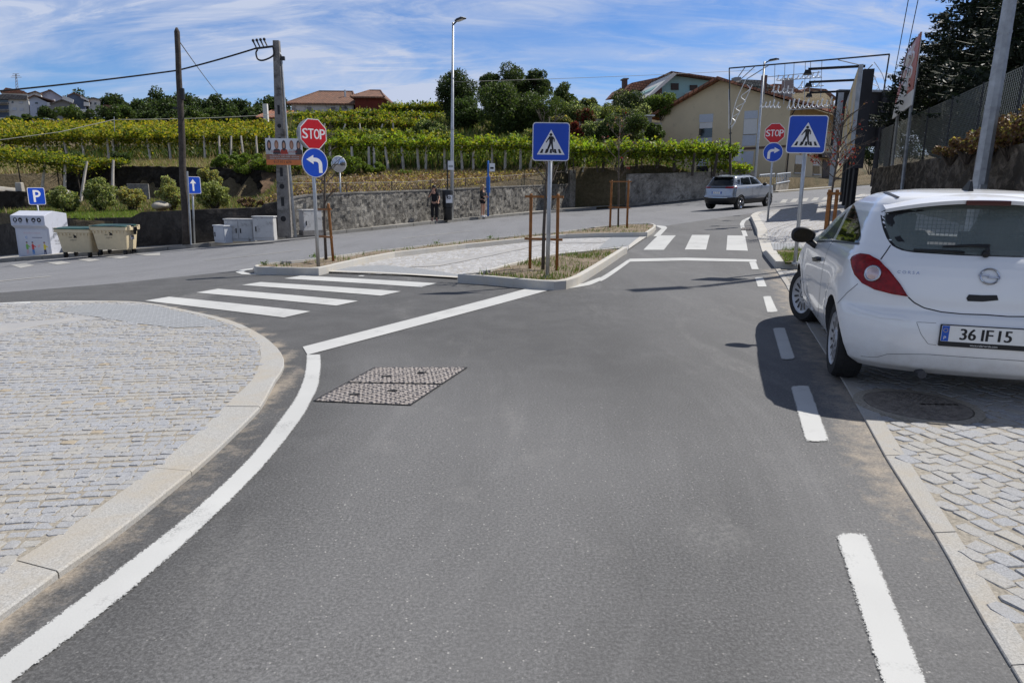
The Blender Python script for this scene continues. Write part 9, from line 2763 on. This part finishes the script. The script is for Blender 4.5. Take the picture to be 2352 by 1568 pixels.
root = thing('banner_board', 'leaning red and white advertising board on posts behind the fence', 'billboard', org)
nv = (q[1] - q[0]).cross(q[3] - q[0]).normalized()
if nv.dot(cpos - q[0]) < 0: nv = -nv
def bq(s_, t_): return (q[0].lerp(q[3], s_)).lerp(q[1].lerp(q[2], s_), t_) - org
mb = MB()
def bpanel(s0, s1, t0, t1, off, mi):
 p = [bq(s0, t0), bq(s1, t0), bq(s1, t1), bq(s0, t1)]
 mb.add([v + nv * off for v in p] + [v + nv * (off - 0.04) for v in p], [(0, 1, 2, 3), (7, 6, 5, 4), (0, 4, 5, 1), (1, 5, 6, 2), (2, 6, 7, 3), (3, 7, 4, 0)], mi)
bpanel(0, 1, 0, 1, 0.0, 1); bpanel(0, 1, 0.0, 0.78, 0.012, 0); bpanel(0.08, 0.92, 0.03, 0.5, 0.016, 2)
for k in range(5):
 s_ = 0.2 + 0.13 * k
 pts = [bq(s_ + 0.06 * math.sin(j * 1.3 + k), 0.1 + 0.045 * j) + nv * 0.02 for j in range(11)]
 mb.mi = 1; mb.tube(pts, 0.045, 4)
for k in range(3):
 mb.tube([bq(0.2, 0.62 + 0.05 * k) + nv * 0.014, bq(0.75, 0.60 + 0.05 * k) + nv * 0.014], 0.02, 4)
mb.build('panel', [M['banner_red'], M['plate_white'], M['banner_pink']], root)
for s_ in (0.15, 0.85):
 p = bq(s_, 1.0) - nv * 0.1; mb = MB(); mb.tube([Vector((p.x + 0.05, p.y, -1.2)), p, bq(s_, 0.4) - nv * 0.1], 0.06, 6); mb.build('post', M['galv_old'], root)
FL, FR = 46.0, 38.0
def fy(u): return FL + (FR - FL) * (u - 1675) / (2043 - 1675)
def fp(u, v): return at(u, v, fy(u))
org = at(1675, 405, FL); org.z = G(org.x, org.y)
root = thing('festive_light_frame', 'thin steel frame with curly festive light wires spanning the road before the cream house', 'street decoration', org)
def wires(name, lines, r, mat, smooth_=True, par=root):
 for ln in lines:
  mb = MB(); P = [fp(u, v) - org for u, v in ln]
  mb.tube(catmull(P, 4) if smooth_ and len(P) > 2 else P, r, 5)
  mb.build(name, mat, par)
wires('post', [[(1679, 415), (1675, 157)], [(2029, 215), (2043, 125)]], 0.04, M['black_paint'], False)
wires('beam', [[(1675, 157), (1770, 149), (1900, 138), (2043, 125)]], 0.045, M['black_paint'], False)
wires('brace', [[(1712, 154), (1695, 178)], [(1735, 152), (1698, 186)], [(1765, 151), (1715, 182)], [(1925, 138), (1985, 152)], [(2005, 148), (1985, 168)]], 0.03, M['galv_old'], False)
M['light_wire'] = simple('light_wire', (0.75, 0.76, 0.78), 0.4, 0.1, var=0.1)
wires('hanger', [[(u, 150 - (u - 1770) * 0.09), (u - 3, v)] for u, v in ((1757, 236), (1780, 245), (1803, 240), (1824, 240), (1850, 236), (1862, 230), (1888, 225))], 0.018, M['galv_old'], False)
wires('rail', [[(1762, 177), (1885, 166)], [(1800, 206), (1892, 197)], [(1810, 253), (1926, 246)], [(1785, 186), (1888, 178)]], 0.022, M['galv_old'], False)
def loops(u0, v0, u1, v1, h, n, seed):
 rnd = random.Random(seed); out = []
 for k in range(n):
  f = (k + 0.5) / n; u = u0 + (u1 - u0) * f; v = v0 + (v1 - v0) * f; w = (u1 - u0) / n * rnd.uniform(0.4, 0.62); hh = h * rnd.uniform(0.6, 1.1)
  out.append([(u - w, v), (u - w * 0.3, v - hh * 0.5), (u + w * 0.3, v - hh), (u + w * 0.1, v - hh * 1.1), (u - w * 0.2, v - hh * 0.7), (u, v - hh * 0.1), (u + w * 0.7, v), (u + w, v - hh * 0.3)])
 return out
wires('light_wire', loops(1782, 186, 1885, 177, 11, 9, 1) + loops(1835, 203, 1890, 197, 13, 4, 2) + loops(1772, 212, 1826, 216, 15, 5, 3) + loops(1745, 247, 1792, 248, 16, 5, 4) + loops(1808, 250, 1926, 243, 18, 11, 5), 0.027, M['light_wire'])
wires('light_curtain', [[(1712, 185), (1690, 235), (1677, 290)], [(1728, 195), (1705, 245), (1680, 296)], [(1716, 195), (1722, 205), (1702, 222), (1712, 234), (1690, 248), (1699, 258), (1682, 270), (1689, 280), (1678, 292)], [(1674, 205), (1674, 250), (1674, 296)]], 0.024, M['light_wire'])
wires('light_arc', [[(1975, 150), (2003, 170), (2018, 200), (2024, 222)], [(2008, 143), (2026, 170), (2034, 200), (2036, 222)], [(1985, 170), (2000, 195), (2006, 220)], [(1990, 165), (2012, 178), (1998, 190), (2018, 200), (2004, 212)]], 0.020, M['light_wire'])
# people at the bus stop
def skin(name, V, E, Rr, mat, parent, sub=2):
 me = bpy.data.meshes.new(name)
 me.from_pydata(V, E, []); me.update()
 o = bpy.data.objects.new(name, me); C.objects.link(o)
 o.modifiers.new('skin', 'SKIN')
 if not me.skin_vertices: me.skin_vertices.new()
 for i, r in enumerate(Rr):
  me.skin_vertices[0].data[i].radius = (r, r) if not hasattr(r, '__len__') else r
  me.skin_vertices[0].data[i].use_root = (i == 0)
 m = o.modifiers.new('sub', 'SUBSURF'); m.levels = m.render_levels = sub
 dg = bpy.context.evaluated_depsgraph_get()
 res = bpy.data.meshes.new_from_object(o.evaluated_get(dg))
 bpy.data.objects.remove(o); bpy.data.meshes.remove(me)
 return link_mesh(name, res, mat, parent, True)
M['hair_dark'] = simple('dark_hair', (0.012, 0.009, 0.008), 0.5, var=0.4, scale=30); M['hair_blond'] = simple('blond_hair', (0.34, 0.23, 0.11), 0.5, var=0.3, scale=30)
M['cloth_black'] = simple('black_cloth', (0.012, 0.012, 0.015), 0.9, var=0.3, scale=12); M['shoe_white'] = simple('white_trainers', (0.70, 0.70, 0.70), 0.6); M['shoe_pink'] = simple('pink_trainers', (0.30, 0.12, 0.13), 0.7); M['leather'] = simple('black_leather', (0.012, 0.011, 0.011), 0.4)
M['lips'] = simple('lips', (0.30, 0.08, 0.07), 0.5)
def woman(label, base, rz, H, armL, armR, hair, long_hair, shorts, shoe, knee=0.02, glasses=False, bag=False):
 k = H / 1.64
 root = thing('person', label, 'person', base, rz)
 root.scale = (k, k, k)
 V = [(0, 0, .86), (0, .01, 1.00), (0, 0, 1.20), (0, .01, 1.35), (0, 0, 1.42), (0, -.015, 1.50), (0, 0, 1.575), (0, 0, 1.615)]
 Rr = [(.135, .105), (.115, .09), (.135, .095), (.06, .055), (.048, .048), (.066, .075), (.078, .088), (.045, .05)]
 E = [(i, i + 1) for i in range(7)]
 def chain(a, pts, rs):
  for p, r in zip(pts, rs):
   V.append(p); Rr.append(r); E.append((a, len(V) - 1)); a = len(V) - 1
  return a
 arms = []
 for sg, (el, wr, hd) in ((1, armL), (-1, armR)):
  a = chain(2, [(.13 * sg, .01, 1.31), (el[0], el[1], el[2]), (wr[0], wr[1], wr[2]), (hd[0], hd[1], hd[2])], [.05, .038, .026, (.034, .022)])
  d = (Vector(hd) - Vector(wr)).normalized(); s_ = d.cross(Vector((0, 1, 0)))
  if s_.length < 0.2: s_ = Vector((1, 0, 0))
  s_.normalize(); n_ = d.cross(s_)
  for f in range(4):
   o_ = s_ * (0.024 - 0.016 * f); L = (0.062, 0.072, 0.068, 0.052)[f]
   p0 = Vector(hd) + d * 0.03 + o_; p1 = p0 + d * L * 0.5 + n_ * 0.008; p2 = p1 + d * L * 0.4 + n_ * 0.022
   chain(a, [tuple(p0), tuple(p1), tuple(p2)], [.010, .009, .007])
  p0 = Vector(hd) + s_ * 0.034 - d * 0.01; chain(a, [tuple(p0), tuple(p0 + d * 0.03 + s_ * 0.018), tuple(p0 + d * 0.055 + s_ * 0.015)], [.012, .010, .008])
  arms.append((el, wr))
 legs = []
 for sg in (1, -1):
  L = [(.085 * sg, 0, .80), (.095 * sg, -knee * (1.5 if sg > 0 else 0.5), .46), (.10 * sg, .02, .09), (.105 * sg, -.02, .045), (.11 * sg, -.12, .035)]
  chain(0, L, [.088, .056, .036, .036, .03]); legs.append(L)
 skin('body', V, E, Rr, M['skin'], root)
 sv = [(0, 0, .84), (0, .01, .98), (0, 0, 1.20), (0, .01, 1.34)]
 se = [(0, 1), (1, 2), (2, 3)]; sr = [(.155, .125), (.135, .11), (.155, .115), (.075, .07)]
 for sg, (el, wr) in zip((1, -1), arms):
  q = Vector((.14 * sg, .01, 1.30)); w = Vector(el).lerp(Vector(wr), 0.05 if not shorts else 0.8)
  sv += [tuple(q), tuple(el) if shorts else tuple(q.lerp(Vector(el), 0.75))]; sr += [.066, .052]; se += [(2, len(sv) - 2), (len(sv) - 2, len(sv) - 1)]
  if shorts: sv.append(tuple(w)); sr.append(.040); se.append((len(sv) - 2, len(sv) - 1))
 skin('top', sv, se, sr, M['cloth_black'], root)
 tv = [(0, 0, .90)]; tr = [(.15, .125)]; te = []
 for L in legs:
  a = 0
  pts = [L[0], tuple(Vector(L[0]).lerp(Vector(L[1]), 0.5))] if shorts else [L[0], L[1], tuple(Vector(L[1]).lerp(Vector(L[2]), 0.85))]
  for p, r in zip(pts, (.108, .095) if shorts else (.105, .082, .065)):
   tv.append(p); tr.append(r); te.append((a, len(tv) - 1)); a = len(tv) - 1
 skin('shorts' if shorts else 'trousers', tv, te, tr, M['cloth_black'], root)
 for L in legs:
  x = L[4][0]; mb = MB(); mb.ball((x, -.055, .04), (.046, .125, .045), 12, 8); mb.box((x, -.055, .012), (.085, .235, .024)); mb.build('shoe', shoe, root, smooth=True)
 mb = MB(); mb.ball((0, .018, 1.575), (.094, .102, .095), 16, 10); mb.ball((0, .05, 1.50), (.085, .065, .09), 14, 8)
 if long_hair: mb.tube([(0, .07, 1.55), (0, .10, 1.42), (0, .11, 1.30), (0, .10, 1.22)], [.08, .075, .06, .02], 10); mb.tube([(.08, .02, 1.56), (.095, .03, 1.45), (.085, .04, 1.34)], [.03, .035, .012], 8); mb.tube([(-.08, .02, 1.56), (-.095, .03, 1.45), (-.085, .04, 1.34)], [.03, .035, .012], 8)
 mb.build('hair', hair, root, smooth=True)
 mb = MB(); mb.mi = 0
 for sg in (1, -1): mb.ball((.03 * sg, -.083, 1.535), (.011, .008, .007), 8, 6); mb.ball((.078 * sg, 0, 1.52), (.012, .02, .03), 8, 6, 1)
 mb.ball((0, -.096, 1.51), (.012, .018, .022), 8, 6, 1); mb.ball((0, -.083, 1.475), (.024, .010, .007), 8, 6, 2)
 mb.build('face', [M['ink'], M['skin'], M['lips']], root, smooth=True)
 if glasses:
  mb = MB()
  for sg in (1, -1): mb.ball((.034 * sg, -.094, 1.537), (.030, .008, .022), 12, 6); mb.tube([(.06 * sg, -.088, 1.54), (.085 * sg, 0, 1.54)], .004, 4)
  mb.tube([(-.01, -.1, 1.54), (.01, -.1, 1.54)], .004, 4); mb.build('sunglasses', M['ink'], root, smooth=True)
 if bag:
  bg_ = thing('handbag', 'black shoulder bag hanging at the hip of the woman in black', 'bag', base, rz); bg_.scale = (k, k, k)
  mb = MB(); mb.box((.25, -.02, .84), (.10, .30, .26), taper=0.8); mb.build('pouch', M['leather'], bg_, bevel=0.03, seg=3)
  mb = MB(); mb.tube(catmull([(.25, -.10, .96), (.20, -.08, 1.15), (.15, -.02, 1.36), (.20, .07, 1.15), (.25, .07, .96)], 5), .012, 6); mb.build('strap', M['leather'], bg_)
w1 = gp(998, 507.5, 0.115)
woman('woman in black clothes and sunglasses leaning on the wall left of the litter bin', w1, R(6), 1.62, ((.24, -.03, 1.08), (.20, -.16, .93), (.19, -.21, .87)), ((-.26, -.04, 1.09), (-.13, -.20, 1.30), (-.06, -.17, 1.40)), M['hair_dark'], True, False, M['shoe_pink'], 0.03, True, True)
w2 = gp(1109, 498, 0.115)
woman('blond woman in black top and shorts, bare legs, white trainers, by the blue post', w2, R(62), 1.58, ((.20, -.05, 1.06), (.12, -.20, 1.02), (.06, -.25, 1.02)), ((-.20, -.02, 1.06), (-.12, -.18, 1.02), (-.05, -.23, 1.04)), M['hair_blond'], True, True, M['shoe_white'], 0.02)
